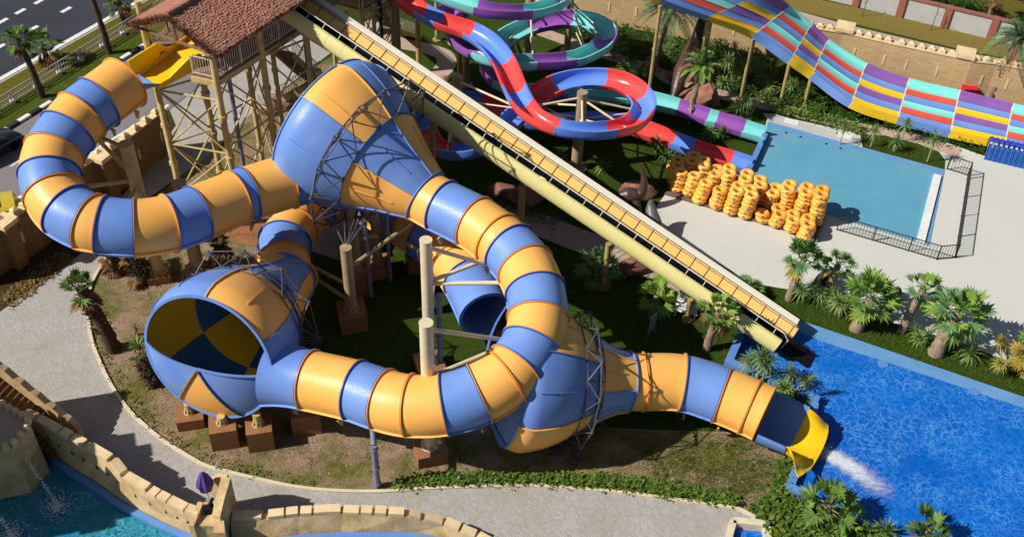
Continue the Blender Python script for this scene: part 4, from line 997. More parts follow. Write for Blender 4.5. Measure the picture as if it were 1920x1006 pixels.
while k < Ls - .4:
    r_ = []
    for (a, b) in near[4:16]:
        r_.append([sl_p(k - .012, a, b), sl_p(k, a + .012 * (a - .5), b + .014), sl_p(k + .012, a, b)])
    loft(mb, r_, closed=False); k += 1.12
mb.build('wall_seam', [M['white_fg']], sp)
farw = [(-.505, 0), (-.58, .07), (-.76, .2), (-.98, .34), (-1.16, .44), (-1.16, .38), (-1.0, .27), (-.8, .13), (-.62, -.02), (-.52, -.12)]
o = sweep_profile(farw, -.5, Ls + .4, 1).build('far_wall', [M['apricot']], sp); smooth_by_angle(o, 50)
o = sweep_profile([(-1.165, .45), (-1.2, .49), (-1.62, .62), (-1.66, .5), (-1.5, -.2), (-1.46, -.2), (-1.6, .46), (-1.56, .54), (-1.2, .4)], -.5, Ls + .2, 1).build('far_flange', [M['white_fg']], sp); smooth_by_angle(o, 50)
mb = MB(); k = .4
prev = None
while k < Ls + .3:
    mb = MB(); ps = [sl_p(k, a, b + .03) for a, b in farw[:5]]; mb.pipe(ps, .018, 5); mb.build('wall_rib', [M['rail_brown']], sp); k += .93
mb = MB(); mb.cyl(sl_p(0, -1.17, .54), sl_p(Ls + .3, -1.17, .54), .028, n=6); mb.cyl(sl_p(0, -1.08, .46), sl_p(Ls + .3, -1.08, .46), .02, n=6)
k = .4
while k < Ls: mb.cyl(sl_p(k, -1.17, .42), sl_p(k, -1.17, .56), .02, n=5); k += .93
mb.build('far_rail', [M['rail_brown']], sp)
mb = MB(); mb.cyl(sl_p(0, .62, 1.18), sl_p(Ls - .3, .62, 1.18), .03, n=6); k = .5
mb.pipe([sl_p(Ls - .3, .62, 1.18), sl_p(Ls + .1, .62, .9), sl_p(Ls + .1, .55, .1)], .03, 6)
while k < Ls - .3: mb.cyl(sl_p(k, .62, 1.18), sl_p(k, .86, .93), .022, n=5); k += 1.12
mb.build('near_rail', [M['rail_white']], sp)
mb = MB(); a = sl_p(Ls * .53, .97, .96); mb.hexa([a + sdn * .0, a + sdn * .5, a + sdn * .5 + lat * .02, a + lat * .2 - (0, 0, .12)], [p + (0, 0, .14) for p in (a, a + sdn * .35, a + sdn * .35 + lat * .02, a + lat * .15 - (0, 0, .12))])
mb.build('warning_plate', [M['pale']], sp)
for px_, r in (((983, 440), .2), ((1145, 530), .17), ((1300, 606), .15), ((812, 300), .19), ((668, 220), .19)):
    # foot under the middle of the slide where that image column meets it
    x = min(np.linspace(0, Ls, 400), key=lambda q: abs(px_of(sl_p(q, .4, -.5))[0] - px_[0])); b = sl_p(x, .35, -.9)
    mb = MB(); mb.cyl((b[0], b[1], 0), b, r, n=14); mb.cyl((b[0], b[1], 0), (b[0], b[1], .12), r * 2, n=14); smooth_by_angle(mb.build('support_post', [M['steel_olive']], sp), 40)
# ------------------------------------------------------------------ open body slides
def flume(root, ctrl, cols, wd=.68, dep=.62, per=16, sm=10, bank=True):
    """ctrl: (px, py, z, starts-a-new-section); a U-shaped trough with rolled edges"""
    pts, idx = dense([P(q[0], q[1], q[2]) for q in ctrl], per, sm)
    t, s, u = frames(pts); al = arclen(pts)
    # lean into the bends
    k = np.gradient(t, axis=0); kl = np.einsum('ij,ij->i', k, s) / np.maximum(np.gradient(al), 1e-6)
    kl = np.convolve(np.pad(kl, 20, mode='edge'), np.ones(41) / 41, 'valid')
    ban = np.clip(kl * .9, -.3, .3) if bank else 0 * kl
    prof = []
    for q in range(17):
        an = math.pi + math.pi * q / 16; prof.append((math.cos(an) * wd, max(-1, math.sin(an) * 1.08) * dep * .8))
    prof = [(-wd - .13, dep * .26 - .03), (-wd - .13, dep * .26 + .03), (-wd - .02, dep * .26 + .04)] + prof + [(wd + .02, dep * .26 + .04), (wd + .13, dep * .26 + .03), (wd + .13, dep * .26 - .03)]
    outp = [(a * 1.0 + (.07 if a > 0 else -.07) * (abs(a) < wd * 1.01), b - .08) for a, b in reversed(prof[3:-3])]
    full = prof + outp
    bounds = [i for i, q in enumerate(ctrl) if len(q) > 3 and q[3]]
    if 0 not in bounds: bounds = [0] + bounds
    if len(ctrl) - 1 not in bounds: bounds.append(len(ctrl) - 1)
    for n, (b0, b1) in enumerate(zip(bounds, bounds[1:])):
        i0, i1 = idx[b0], idx[b1]; ii = list(range(i0, i1, 3)) + [i1]; mb = MB(); rings = []
        for i in ii:
            cb, sb = math.cos(ban[i]), math.sin(ban[i]); S_ = s[i] * cb - u[i] * sb; U_ = u[i] * cb + s[i] * sb
            rings.append([pts[i] + S_ * a + U_ * b for a, b in full])
        loft(mb, rings, capa=True, capb=True)
        # joint band
        i = i0; cb, sb = math.cos(ban[i]), math.sin(ban[i]); S_ = s[i] * cb - u[i] * sb; U_ = u[i] * cb + s[i] * sb
        r0 = [pts[i] + S_ * a * 1.03 + U_ * (b - .02) + t[i] * .01 for a, b in outp]; r1 = [p + t[i] * .07 for p in r0]; loft(mb, [r0, r1], closed=False)
        o = mb.build('flume_section', [M[cols[n % len(cols)]]], root); smooth_by_angle(o, 45)
    return pts, t, s, u, idx
fl1 = empty('body_slide', P(1085, 320), 'open red and blue slide that loops round a brown pole before the splash pool', 'water slide')
RB = [(700, -40, 8.2), (745, -10, 7.6), (789, 20, 7.1, 1), (822, 37, 6.9, 1), (880, 57, 6.6, 1), (915, 80, 6.4), (940, 110, 6.2, 1), (955, 142, 6.0), (963, 162, 5.9, 1), (978, 190, 5.75, 1), (1000, 214, 5.6), (1045, 236, 5.45, 1), (1095, 243, 5.3), (1148, 240, 5.15, 1), (1185, 230, 5.05), (1203, 212, 4.95, 1), (1208, 194, 4.85), (1196, 174, 4.75, 1), (1170, 156, 4.65), (1135, 148, 4.55, 1), (1090, 148, 4.4), (1045, 158, 4.25, 1), (1006, 180, 4.05), (982, 204, 3.85, 1), (958, 226, 3.65), (935, 250, 3.45, 1), (905, 270, 3.25, 1), (870, 282, 3.05), (835, 280, 2.9, 1), (806, 262, 2.75), (796, 232, 2.6, 1), (812, 204, 2.5), (850, 190, 2.4), (900, 194, 2.25, 1), (942, 210, 2.05), (985, 226, 1.9, 1), (1050, 228, 1.7), (1110, 226, 1.6, 1), (1175, 232, 1.5, 1), (1215, 245, 1.4), (1262, 262, 1.25, 1), (1298, 276, 1.1, 1), (1345, 291, .93), (1372, 299, .83, 1), (1408, 311, .7)]
r_, b_ = 'red', 'rblue'
t1 = flume(fl1, RB, [r_, b_] * 6 + [r_, b_, r_, b_, r_, b_, r_, b_, b_, r_, b_, r_, b_])
fl2 = empty('body_slide', P(1040, 120), 'open teal and purple spiral slide beyond the red and blue one', 'water slide')
TP = [(790, -25, 8.4, 1), (895, 12, 7.8, 1), (940, 19, 7.6), (990, 19, 7.4, 1), (1030, 10, 7.25), (1056, -8, 7.1, 1), (1050, -34, 6.9), (1000, -50, 6.7, 1), (940, -48, 6.5), (880, -28, 6.3, 1), (848, 4, 6.1), (846, 40, 5.8, 1), (862, 74, 5.5), (895, 98, 5.3, 1), (940, 112, 5.15), (1002, 114, 5.0, 1), (1073, 109, 4.85, 1), (1105, 98, 4.7), (1130, 82, 4.55, 1), (1137, 62, 4.4, 1), (1112, 43, 4.25), (1072, 36, 4.15, 1), (1036, 38, 4.0), (998, 47, 3.8, 1), (950, 70, 3.6), (925, 96, 3.3, 1), (918, 126, 3.0), (935, 152, 2.7, 1), (985, 168, 2.4), (1020, 171, 2.2, 1), (1060, 172, 2.05, 1), (1110, 172, 1.9), (1175, 178, 1.6, 1), (1272, 200, 1.25, 1), (1328, 219, 1.06, 1), (1342, 223, 1.0, 1), (1395, 240, .85, 1), (1434, 252, .7)]
TPC = ['teal', 'purple', 'teal', 'purple', 'teal', 'purple', 'purple', 'teal', 'purple', 'teal', 'purple', 'teal', 'purple', 'teal', 'purple', 'teal', 'purple', 'teal', 'teal', 'purple', 'teal', 'purple', 'teal']
e_, p_ = 'teal', 'purple'
t2 = flume(fl2, TP, TPC)
def mast(root, base, z, r, arms, tr, mt='steel_tan'):
    b = P(*base); mb = MB(); mb.cyl(b, b + (0, 0, z), r, r * .94, n=18); mb.cyl(b, b + (0, 0, .1), r * 2, n=16)
    o = mb.build('support_mast', [M[mt]], root); smooth_by_angle(o, 40)
    if arms:
        am = MB()
        for i, h in arms:
            p = tr[0][tr[4][i]] - tr[3][tr[4][i]] * .6; am.cyl(b + (0, 0, h), p, .075, n=8); am.cyl(b + (0, 0, h - 1.5), p, .05, n=6)
        am.build('mast_arm', [M['steel_cream']], o)
mast(fl1, (1080, 315), 5.9, .36, [(12, 5.5), (16, 5.4), (20, 5.2), (22, 4.9), (9, 5.5), (14, 5.4)], t1)
mast(fl1, (858, 268), 5.3, .36, [(30, 4.4), (9, 4.9), (32, 4.2), (28, 4.4)], t1)
mast(fl1, (786, 135), 6.6, .2, [(3, 6.3)], t1, 'steel_olive'); mast(fl1, (874, 160), 5.9, .24, [(5, 5.6)], t1); mast(fl1, (862, 152), 5.6, .18, [], t1, 'steel_olive')
mast(fl2, (989, 112), 8.0, .34, [(4, 7.0), (5, 7.0), (15, 4.6), (25, 3.8)], t2); mast(fl2, (1063, 96), 4.9, .26, [(19, 4.3), (21, 4.3), (17, 4.4)], t2)
mast(fl2, (958, 150), 3.4, .2, [(27, 2.6)], t2)
mast(fl2, (820, 75), 5.6, .18, [(12, 5.2)], t2, 'steel_olive'); mast(fl2, (848, 82), 5.6, .18, [(13, 5.2)], t2, 'steel_olive')
# slide ends: flared lips
# ------------------------------------------------------------------ wide checkered mat slide
ms = empty('mat_racing_slide', P(1500, 175), 'wide checkered multi lane mat slide in red, teal, blue, purple and yellow', 'water slide')
ST = [((1150, -40, 9.8), (1275, -92, 9.8), 'B'), ((1237, 4, 8.3), (1352, -52, 8.3), 'A'), ((1325, 35, 6.7), (1437, -14, 6.7), 'B'), ((1412, 67, 5.1), (1476, 16, 5.1), 'A'), ((1482, 116, 3.7), (1519, 51, 3.7), 'B'), ((1520, 142, 2.7), (1548, 78, 2.7), 'A'), ((1595, 197, 1.35), (1622, 125, 1.35), 'B'), ((1682, 226, .85), (1702, 154, .85), 'A'), ((1781, 252, .65), (1798, 176, .65), 'B'), ((1883, 274, .6), (1898, 201, .6), 'A'), ((1990, 296, .5), (2004, 224, .5), 'B'), ((2100, 318, .45), (2110, 246, .45), 'A')]
nc, ni = dense([P(*q[0]) for q in ST], 8, 3); fc, fi = dense([P(*q[1]) for q in ST], 8, 3)
colA = ['lane_blue', 'lane_red', 'lane_teal', 'lane_blue', 'lane_red', 'lane_teal']; colB = ['lane_yellow', 'lane_blue', 'lane_purple', 'lane_yellow', 'lane_blue', 'lane_purple']
names = ['lane_blue', 'lane_red', 'lane_teal', 'lane_yellow', 'lane_purple']
for k in range(len(ST) - 1):
    i0, i1 = ni[k], ni[k + 1]; cs = colA if ST[k][2] == 'A' else colB; mb = MB(); rows = []
    prof = [(0.0, -.3), (0.0, .34), (.012, .36), (.02, .34), (.025, .06)]; lane = [0, 0, 0, 0]
    for L in range(6):
        x0 = .025 + .155 * L; x1 = x0 + .155 if L < 5 else .965
        for z in range(1, 7):
            f_ = z / 6; prof.append((x0 + (x1 - x0) * f_, .06 - .05 * math.sin(math.pi * f_))); lane.append(L)
        if L < 5: prof[-1] = (x1 - .006, .06); prof += [(x1 - .003, .12), (x1 + .003, .12)]; lane += [L, L + 1]
    prof += [(.975, .34), (.985, .36), (1.0, .34), (1.0, -.3)]; lane += [5, 5, 5, 5]
    for i in range(i0, i1 + 1):
        a, b = nc[i], fc[i]; tt = nrm(nc[min(i + 1, len(nc) - 1)] - nc[max(i - 1, 0)]); up_ = nrm(np.cross(b - a, tt)); up_ = up_ if up_[2] > 0 else -up_
        rows.append([a + (b - a) * x + up_ * y for x, y in prof])
    while len(lane) < len(prof) - 1: lane.append(5)
    loft(mb, rows, mi=[names.index(cs[min(5, q)]) for q in lane[:len(prof) - 1]], closed=False)
    # underside
    und = [[r[0], r[-1]] for r in rows]; loft(mb, [list(reversed(q)) for q in und], mi=0, closed=False)
    for e in (0, -1):   # pale joint bead
        r = rows[e]; tt = nrm(nc[min(i0 + 1, len(nc) - 1)] - nc[i0]) * .05
        mb.f = mb.f
    o = mb.build('slide_section', [M[q] for q in names], ms); smooth_by_angle(o, 40)
    o['label'] = 'section of six lanes starting with ' + ('blue' if ST[k][2] == 'A' else 'yellow') + ' at its near edge'
    jb = MB(); pr = [rows[0][j] for j in range(len(prof))]; tt = nrm(nc[i0 + 1] - nc[i0]) * .045; upv = np.array([0, 0, .012])
    loft(jb, [[p - tt + upv for p in pr], [p + tt + upv for p in pr]], closed=False); jb.f = [tuple(reversed(q)) for q in jb.f]; jb.build('joint_band', [M['white_fg']], o)
for k, i in enumerate([ni[1], ni[2], ni[3], ni[4], ni[5]]):
    mb = MB()
    for f_ in (.02, .96):
        p = nc[i] + (fc[i] - nc[i]) * f_; mb.cyl((p[0], p[1], 0), p - (0, 0, .3), .13, n=12)
    a = nc[i] - (0, 0, .42); b = fc[i] - (0, 0, .42); mb.beam(a, b, .14, .2)
    mb.build('support_frame', [M['steel_olive']], ms)
# ------------------------------------------------------------------ fort walls
def fort_wall(name, px, ztop, thick, label, step=1.0, mer=(0.42, .4, .34), tip=True, slits=2.2, side=1, pillars=(), ph=.4, m='fort', mm='stone_cap', ptw=1.05):
    """wall whose top front edge runs through photo positions px; merlons are one part, slits another"""
    pts = [P(q[0], q[1], ztop) for q in px]; root = empty(name, (pts[len(pts) // 2][0], pts[len(pts) // 2][1], 0), label, 'wall')
    mb = MB(); mc = MB(); sl = MB(); cp = MB(); acc = 0
    for i in range(len(pts) - 1):
        a, b = pts[i], pts[i + 1]; d = nrm((b - a) * (1, 1, 0)); n_ = np.array([d[1], -d[0], 0]); L = np.linalg.norm((b - a)[:2])
        n_ = n_ if n_[1] < 0 else -n_; bk = -n_ * thick
        e = d * .002 * i
        mb.hexa([(*(a)[:2], 0), (*(b)[:2], 0), (*(b + bk)[:2], 0), (*(a + bk)[:2], 0)], [a, b, b + bk, a + bk])
        cp.hexa([a + n_ * .05 - d * .0 + (0, 0, .003), b + n_ * .05 + (0, 0, .003), b + bk - n_ * .05 + (0, 0, .003), a + bk - n_ * .05 + (0, 0, .003)], [q + np.array([0, 0, .1]) for q in (a + n_ * .05, b + n_ * .05, b + bk - n_ * .05, a + bk - n_ * .05)])
        x = step * .5
        while x < L:
            c = a + (b - a) * (x / L) + bk * .5 + (0, 0, .1); ang = math.atan2(d[1], d[0])
            if tip:
                w_, t_, h_ = mer; r0 = [c + d * p * w_ / 2 + n_ * q * t_ / 2 for p, q in ((-1, -1), (1, -1), (1, 1), (-1, 1))]; r1 = [q + (0, 0, h_ * .6) for q in r0]; r2 = [c + (q - c) * .25 + (0, 0, h_) for q in r0]
                loft(mc, [r0, r1, r2], capa=True, capb=True)
            else: mc.box(c, (mer[0], mer[1], mer[2]), ang)
            x += step
        if slits:
            x = slits * .5
            while x < L:
                c = a + (b - a) * (x / L) + n_ * .012; c = c + (0, 0, -ztop * .5); sl.box((c[0], c[1], c[2] - .35), (.14, .05, .8), math.atan2(d[1], d[0])); x += slits
    mb.build('wall_body', [M[m]], root); cp.build('coping', [M[mm]], root); mc.build('merlons', [M[mm]], root)
    if slits: sl.build('arrow_slits', [M['stone_cap']], root)
    for q in pillars:
        p = P(q[0], q[1], ztop + ph); k = MB(); an = math.atan2(d[1], d[0]); k.box((p[0], p[1], 0), (ptw, ptw, ztop + ph - .25), an); k.build('wall_pillar', [M[m]], root)
        k = MB(); k.box((p[0], p[1], ztop + ph - .25), (ptw + .3, ptw + .3, .28), an); k.build('pillar_cap', [M[mm]], root)
    return root
fort_wall('fort_wall', [(-70, 462), (40, 399), (152, 316), (230, 269), (312, 205)], 3.1, .45, 'sandstone fort wall with pointed merlons and pale slits behind the left bend of the tube slide', pillars=[(6, 412), (188, 290)], m='fort_brown', ptw=.8, ph=.25)
fort_wall('fort_wall', [(1000, -45), (1120, -22), (1250, 2), (1400, 30), (1510, 52), (1582, 63), (1680, 85), (1795, 109)], 2.9, .45, 'long sandstone fort wall with pointed merlons behind the checkered mat slide', pillars=[(1586, 48), (1812, 97)], step=.72)
fort_wall('fort_wall', [(1822, 116), (1870, 121), (1990, 145), (2150, 178)], 2.9, .45, 'sandstone fort wall stretch behind the date palm at the right edge', pillars=[], step=.72)
# white rendered wall with brick piers beyond the dry field
bw = empty('boundary_wall', P(1700, 38), 'pale rendered boundary wall with red brick piers beyond the dry field', 'wall')
a, b = P(1370, -45), P(2200, 156); d = b - a; L = np.linalg.norm(d); d = d / L; n_ = np.array([d[1], -d[0], 0]); n_ = n_ if n_[1] < 0 else -n_
H_ = 1.75; k = 0; x = 0.0; an = math.atan2(d[1], d[0])
while x < L - 4:
    c = a + d * x; mb = MB(); mb.box((c[0], c[1], 0), (.55, .5, H_ + .12), an); mb.build('brick_pier', [M['redbrick']], bw)
    c = a + d * (x + 1.8); mb = MB(); mb.box((c[0], c[1], 0), (3.05, .2, H_), an); mb.build('wall_panel', [M['panel']], bw)
    mb = MB(); mb.box((c[0], c[1], H_ + .002), (3.05, .42, .12), an); mb.build('brick_coping', [M['redbrick']], bw); x += 3.62
gr = empty('guard_rail', P(1880, -2), 'grey steel guard rail along the far road at the top right corner', 'guard rail')
mb = MB(); a, b = P(1790, -22), P(2050, 36); mb.beam(a + (0, 0, .65), b + (0, 0, .65), .08, .3); mb.build('rail_beam', [M['truss']], gr)
mb = MB()
for k in range(9): p = a + (b - a) * k / 8; mb.beam(p, p + (0, 0, .7), .1)
mb.build('rail_post', [M['truss']], gr)
# white mesh fence along the verge, upper left
vf = empty('verge_fence', P(110, 150), 'low white panel fence along the grass verge between the two roads', 'fence')
a, b = P(-120, 283), P(420, -52); L = np.linalg.norm(b - a); n = int(L / 2.2); d = (b - a) / L
for k in range(n):
    p, q = a + d * (k * 2.2 + .1), a + d * (k * 2.2 + 2.1); mb = MB()
    for zz in (.15, .55, .95): mb.beam(p + (0, 0, zz), q + (0, 0, zz), .06)
    for i in range(9): r_ = p + (q - p) * i / 8; mb.beam(r_ + (0, 0, .1), r_ + (0, 0, 1.0), .035 if i % 8 else .09)
    mb.build('fence_panel', [M['fence_grey']], vf)
mb = MB()
for k in range(n + 1): p = a + d * k * 2.2; mb.box(p, (.35, .35, .25), .6)
mb.build('fence_block', [M['whitewood']], vf)
# ------------------------------------------------------------------ lagoon castle, bottom left
WT = [(40, 778, 2.2), (66, 790, 2.2), (110, 814, 2.15), (161, 841, 2.1), (207, 868, 2.1), (230, 897, 1.75), (292, 932, 1.7), (345, 959, 1.65), (372, 969, 1.6)]
WB = [(60, 838), (95, 850), (140, 884), (180, 908), (222, 938), (246, 952), (305, 982), (345, 1000), (368, 1008)]
def battlement(name, WT, WB, label, thick=.38, merl=(), holes=True, seed=3, zb=.05):
    """wall with a battered pool face: top edge WT (px, py, z), foot WB on the water line"""
    top = [P(*q) for q in WT]; bot = [P(q[0], q[1], zb) for q in WB]; root = empty(name, (top[len(top) // 2][0], top[len(top) // 2][1], 0), label, 'wall')
    mb = MB(); pr = []
    for i, (t_, b_) in enumerate(zip(top, bot)):
        d = nrm((top[min(i + 1, len(top) - 1)] - top[max(i - 1, 0)]) * (1, 1, 0)); nb = np.array([-d[1], d[0], 0]); nb = nb if nb[1] > 0 else -nb
        pr.append([b_, t_ - nb * .0, t_ + nb * thick, np.array([*(t_ + nb * (thick + .05))[:2], 0.0])])
    loft(mb, pr, capa=True, capb=True); mb.build('wall_body', [M['sand_stone']], root)
    rg = random.Random(seed); mm = MB(); hh = MB(); bl = MB()
    for i in range(len(top) - 1):
        a, b = top[i], top[i + 1]; d = b - a; L = np.linalg.norm(d); d = d / L; nb = nrm(np.array([-d[1], d[0], 0])); nb = nb if nb[1] > 0 else -nb; x = .08
        while x < L - .3:
            l_ = min(rg.choice((.5, .7, 1.0, 1.3)), L - x - .03); h_ = rg.uniform(.12, .22); c = a + d * (x + l_ / 2) + nb * thick / 2
            p0 = a + d * x - nb * .02; p1 = a + d * (x + l_) - nb * .02; w_ = nb * (thick + .04)
            mm.hexa([p0 - (0, 0, .03), p1 - (0, 0, .03), p1 + w_ - (0, 0, .03), p0 + w_ - (0, 0, .03)], [p0 + (0, 0, h_), p1 + (0, 0, h_), p1 + w_ + (0, 0, h_), p0 + w_ + (0, 0, h_)]); x += l_ + rg.uniform(.1, .2)
        if holes:
            for f_ in (.3, .75):
                p = a + d * L * f_; q = bot[i] + (bot[i + 1] - bot[i]) * f_; c = p + (q - p) * .38; nn = nrm(np.cross(d, q - p)); nn = nn if nn[1] < 0 else -nn
                dn = nrm(q - p); hh.add([c + nn * .015 - dn * .12, c + nn * .015 + dn * .1 + d * .09, c + nn * .015 + dn * .1 - d * .09], [(0, 1, 2), (2, 1, 0)])
    mm.build('merlons', [M['stone_cap']], root)
    if holes: hh.build('wall_holes', [M['glass_dark']], root)
    # painted blue band at the water line
    bb = MB(); r0 = []
    for i, b_ in enumerate(bot):
        d = nrm((bot[min(i + 1, len(bot) - 1)] - bot[max(i - 1, 0)]) * (1, 1, 0)); nf = np.array([d[1], -d[0], 0]); nf = nf if nf[1] < 0 else -nf; q = b_ + nf * .32; q[2] = .03; r0.append([q, q + (0, 0, .22), b_ + nf * .02 + (0, 0, .24), b_ + nf * .0])
    loft(bb, r0, capa=True, capb=True); bb.build('blue_ledge', [M['poolwall']], root)
    return root
battlement('castle_wall', WT, WB, 'curved sandstone battlement between the paved path and the lagoon')
WT2 = [(432, 974, 1.15), (500, 973, 1.1), (560, 966, 1.15), (640, 962, 1.2), (765, 968, 1.2), (830, 984, .75), (890, 1008, .6), (930, 1030, .6)]
WB2 = [(436, 1022), (500, 1014), (560, 1006), (640, 1001), (765, 1001), (840, 1012), (890, 1030), (930, 1050)]
battlement('castle_wall', WT2, WB2, 'low sandstone battlement along the bottom edge of the paved path', holes=False, seed=9)
# gate turret with the fin wall
gt = empty('castle_turret', P(405, 975), 'small sandstone turret with a tall pierced fin wall beside the folded umbrella', 'turret')
def hx(px4, z0, z1):
    b = [P(q[0], q[1], z1) for q in px4]; return [(p[0], p[1], z0) for p in b], [tuple(p) for p in b]
mb = MB(); mb.hexa(*hx([(358, 985), (425, 985), (408, 938), (382, 940)], 0, 1.5)); mb.build('turret_body', [M['sand_stone']], gt)
def fin(px_top, z0, th, nm):
    """thin upright wall following (px,py,z) points along its top"""
    tp = [P(*q) for q in px_top]; mb = MB(); rows = []
    for i, p in enumerate(tp):
        d = nrm((tp[min(i + 1, len(tp) - 1)] - tp[max(i - 1, 0)]) * (1, 1, 0)); n_ = np.array([-d[1], d[0], 0]); rows.append([(*(p + n_ * th / 2)[:2], z0), p + n_ * th / 2, p - n_ * th / 2, (*(p - n_ * th / 2)[:2], z0)])
    loft(mb, rows, capa=True, capb=True); return mb.build(nm, [M['sand_stone']], gt)
fin([(405, 966, 2.0), (412, 934, 2.7), (424, 893, 3.0)], 0, .42, 'fin_wall')
fin([(424, 893, 2.95), (408, 890, 2.6), (396, 896, 2.2)], 0, .3, 'back_wall')
fin([(358, 984, 1.65), (376, 940, 1.9)], 0, .25, 'side_wall')
mb = MB(); mb.hexa(*hx([(400, 998), (422, 998), (418, 958), (402, 958)], 0, 1.75)); mb.build('corner_block', [M['sand_stone']], gt)
hb = MB()
for q in ((417, 915, 2.35), (411, 936, 1.9)):
    p = P(*q); hb.cyl(p + (.16, -.1, 0), p + (.40, -.12, 0), .13, n=8)
hb.build('round_hole', [M['stone_cap']], gt)
um = empty('umbrella', P(392, 925, 1.5), 'folded purple umbrella standing in the sandstone turret', 'umbrella')
b = P(392, 936, 1.5); mb = MB(); mb.cyl(b, b + (0, 0, 2.1), .03, n=8); mb.build('umbrella_pole', [M['rail_white']], um)
mb = MB(); rings = []
for k in range(7):
    z = k / 6; r_ = [.05, .22, .3, .3, .24, .14, .03][k]; rings.append([b + (r_ * (1 + .28 * (j % 2)) * math.cos(j * math.pi / 8), r_ * (1 + .28 * (j % 2)) * math.sin(j * math.pi / 8), .55 + 1.5 * z) for j in range(16)])
loft(mb, rings, capa=True, capb=True); mb.build('umbrella_canopy', [M['umbrella']], um)
cn = empty('water_cannon', P(396, 962, 1.5), 'small black water cannon on the turret floor below the purple umbrella', 'water cannon')
b = P(394, 958, 1.5); mb = MB(); mb.box(b, (.4, .35, .35), .3); mb.build('cannon_base', [M['black']], cn); mb = MB(); mb.cyl(b + (0, 0, .4), b + (.15, .3, .62), .08, n=8); mb.build('cannon_barrel', [M['black']], cn)
# staircase and keep at the left edge
stc = empty('castle_staircase', P(70, 800), 'brown castle staircase with a sandstone parapet at the left edge', 'staircase')
a, b = P(-60, 660, 4.6), P(150, 822, .3); d = b - a; n = 22; dh = nrm(d * (1, 1, 0)); sn = np.array([-dh[1], dh[0], 0]); sn = sn if sn[1] < 0 else -sn
mb = MB()
for k in range(n):
    p = a + d * k / n; q = a + d * (k + 1) / n; w_ = sn * 1.5
    mb.hexa([(*p[:2], 0), (*q[:2], 0), (*(q + w_)[:2], 0), (*(p + w_)[:2], 0)], [(*p[:2], q[2]), (*q[:2], q[2]), (*(q + w_)[:2], q[2]), (*(p + w_)[:2], q[2])])
mb.build('stair_flight', [M['brown_paint']], stc)
mb = MB(); rows = []
for k in range(15):
    p = a + d * k / 14; p = p - sn * .02; h = .75 + (.12 if k % 2 else 0); o_ = -sn * .32
    rows.append([(*p[:2], 0), (*p[:2], p[2] + h), (*(p + o_)[:2], p[2] + h), (*(p + o_)[:2], 0)])
loft(mb, rows, capa=True, capb=True); mb.build('stair_parapet', [M['sand_stone']], stc)
kp_ = empty('castle_keep', P(30, 860), 'square sandstone keep with rounded merlons over the lagoon in the lower left corner', 'keep')
kq = [P(*q, 3.4) for q in [(-60, 722), (50, 785), (58, 798), (22, 838), (-40, 850), (-120, 790)]]
mb = MB(); mb.prism([tuple(p[:2]) for p in kq], 0, 3.4); mb.build('keep_body', [M['sand_stone']], kp_)
mb = MB()
for i in (0, 1, 2, 3):
    a_, b_ = kq[i], kq[i + 1]; L = np.linalg.norm(b_ - a_); n = max(1, int(L / .42))
    for k in range(n): p = a_ + (b_ - a_) * (k + .5) / n; mb.sphere(p + (0, 0, .12), (.17, .17, .26), 8, 5)
mb.build('merlons', [M['stone_cap']], kp_)
mb = MB(); mb.prism([tuple((p + (np.mean(kq, 0) - p) * .12)[:2]) for p in kq], 3.39, 3.42); mb.build('keep_floor', [M['clay'] if 'clay' in M else M['pinkpath']], kp_)
sp_ = empty('water_spout', P(10, 870), 'round sandstone spout barrel pouring water into the lagoon', 'water spout')
c = P(8, 828, 2.6); mb = MB(); rings = []
for z, r_ in ((0, .85), (2.4, .95), (2.7, 1.0), (2.7, .78), (1.9, .7)): rings.append([np.array([c[0] + r_ * math.cos(q * math.pi / 12), c[1] + r_ * math.sin(q * math.pi / 12), z]) for q in range(24)])
loft(mb, rings, capb=True); o = mb.build('spout_barrel', [M['sand_stone']], sp_); smooth_by_angle(o, 40)
mb = MB(); mb.cyl((c[0], c[1], 1.9), (c[0], c[1], 1.93), .69, n=20); mb.build('barrel_inside', [M['black']], sp_)
def jet(a, b, rise, n, r, nm, label, spread=.05, seed=2):
    """a falling string of water drops and its splash"""
    rg = random.Random(seed); mb = MB(); a = np.asarray(a); b = np.asarray(b)
    for k in range(n):
        z = k / n; p = a + (b - a) * z; p = p + np.array([0, 0, rise * 4 * z * (1 - z)]); q = spread * (.3 + z)
        for _ in range(3): mb.sphere(p + np.array([rg.gauss(0, q), rg.gauss(0, q), rg.gauss(0, q)]), r * rg.uniform(.5, 1.2), 6, 4)
    for _ in range(420):
        an = rg.uniform(0, 6.28); rr = abs(rg.gauss(0, .4)); mb.sphere(b + (rr * math.cos(an), rr * math.sin(an), .03 + rg.random() * .06), (.03 * rg.uniform(.4, 1.3),) * 2 + (.02,), 5, 3)
    o = mb.build(nm, [M['foam']], None, True); o['kind'] = 'stuff'; return o
jet(P(10, 812, 2.9), P(109, 947, .08), .5, 90, .026, 'water_jet', 'thin arc of water falling from the round spout into the lagoon')
jet(P(-40, 920, 3.2), P(24, 1004, .08), .5, 80, .028, 'water_jet', 'thin arc of water at the very corner of the lagoon', seed=5)
mb = MB()
for q in ((238, 892), (243, 896), (247, 894), (250, 901), (233, 890)):
    p = P(*q); mb.sphere(p + (0, 0, .15), .2, 10, 6)
o = mb.build('buoy_cluster', [M['yellow']], None, True); tag(o, 'small heap of yellow floats on the path in the shadow of the battlement', 'float')
ct = empty('castle_tower', P(-230, 1010), 'tall sandstone castle tower standing just outside the lower left corner', 'tower')
c = P(-265, 985); mb = MB(); mb.box((c[0], c[1], 0), (5, 5, 8.5), .4); mb.build('tower_body', [M['sand_stone']], ct)
mb = MB()
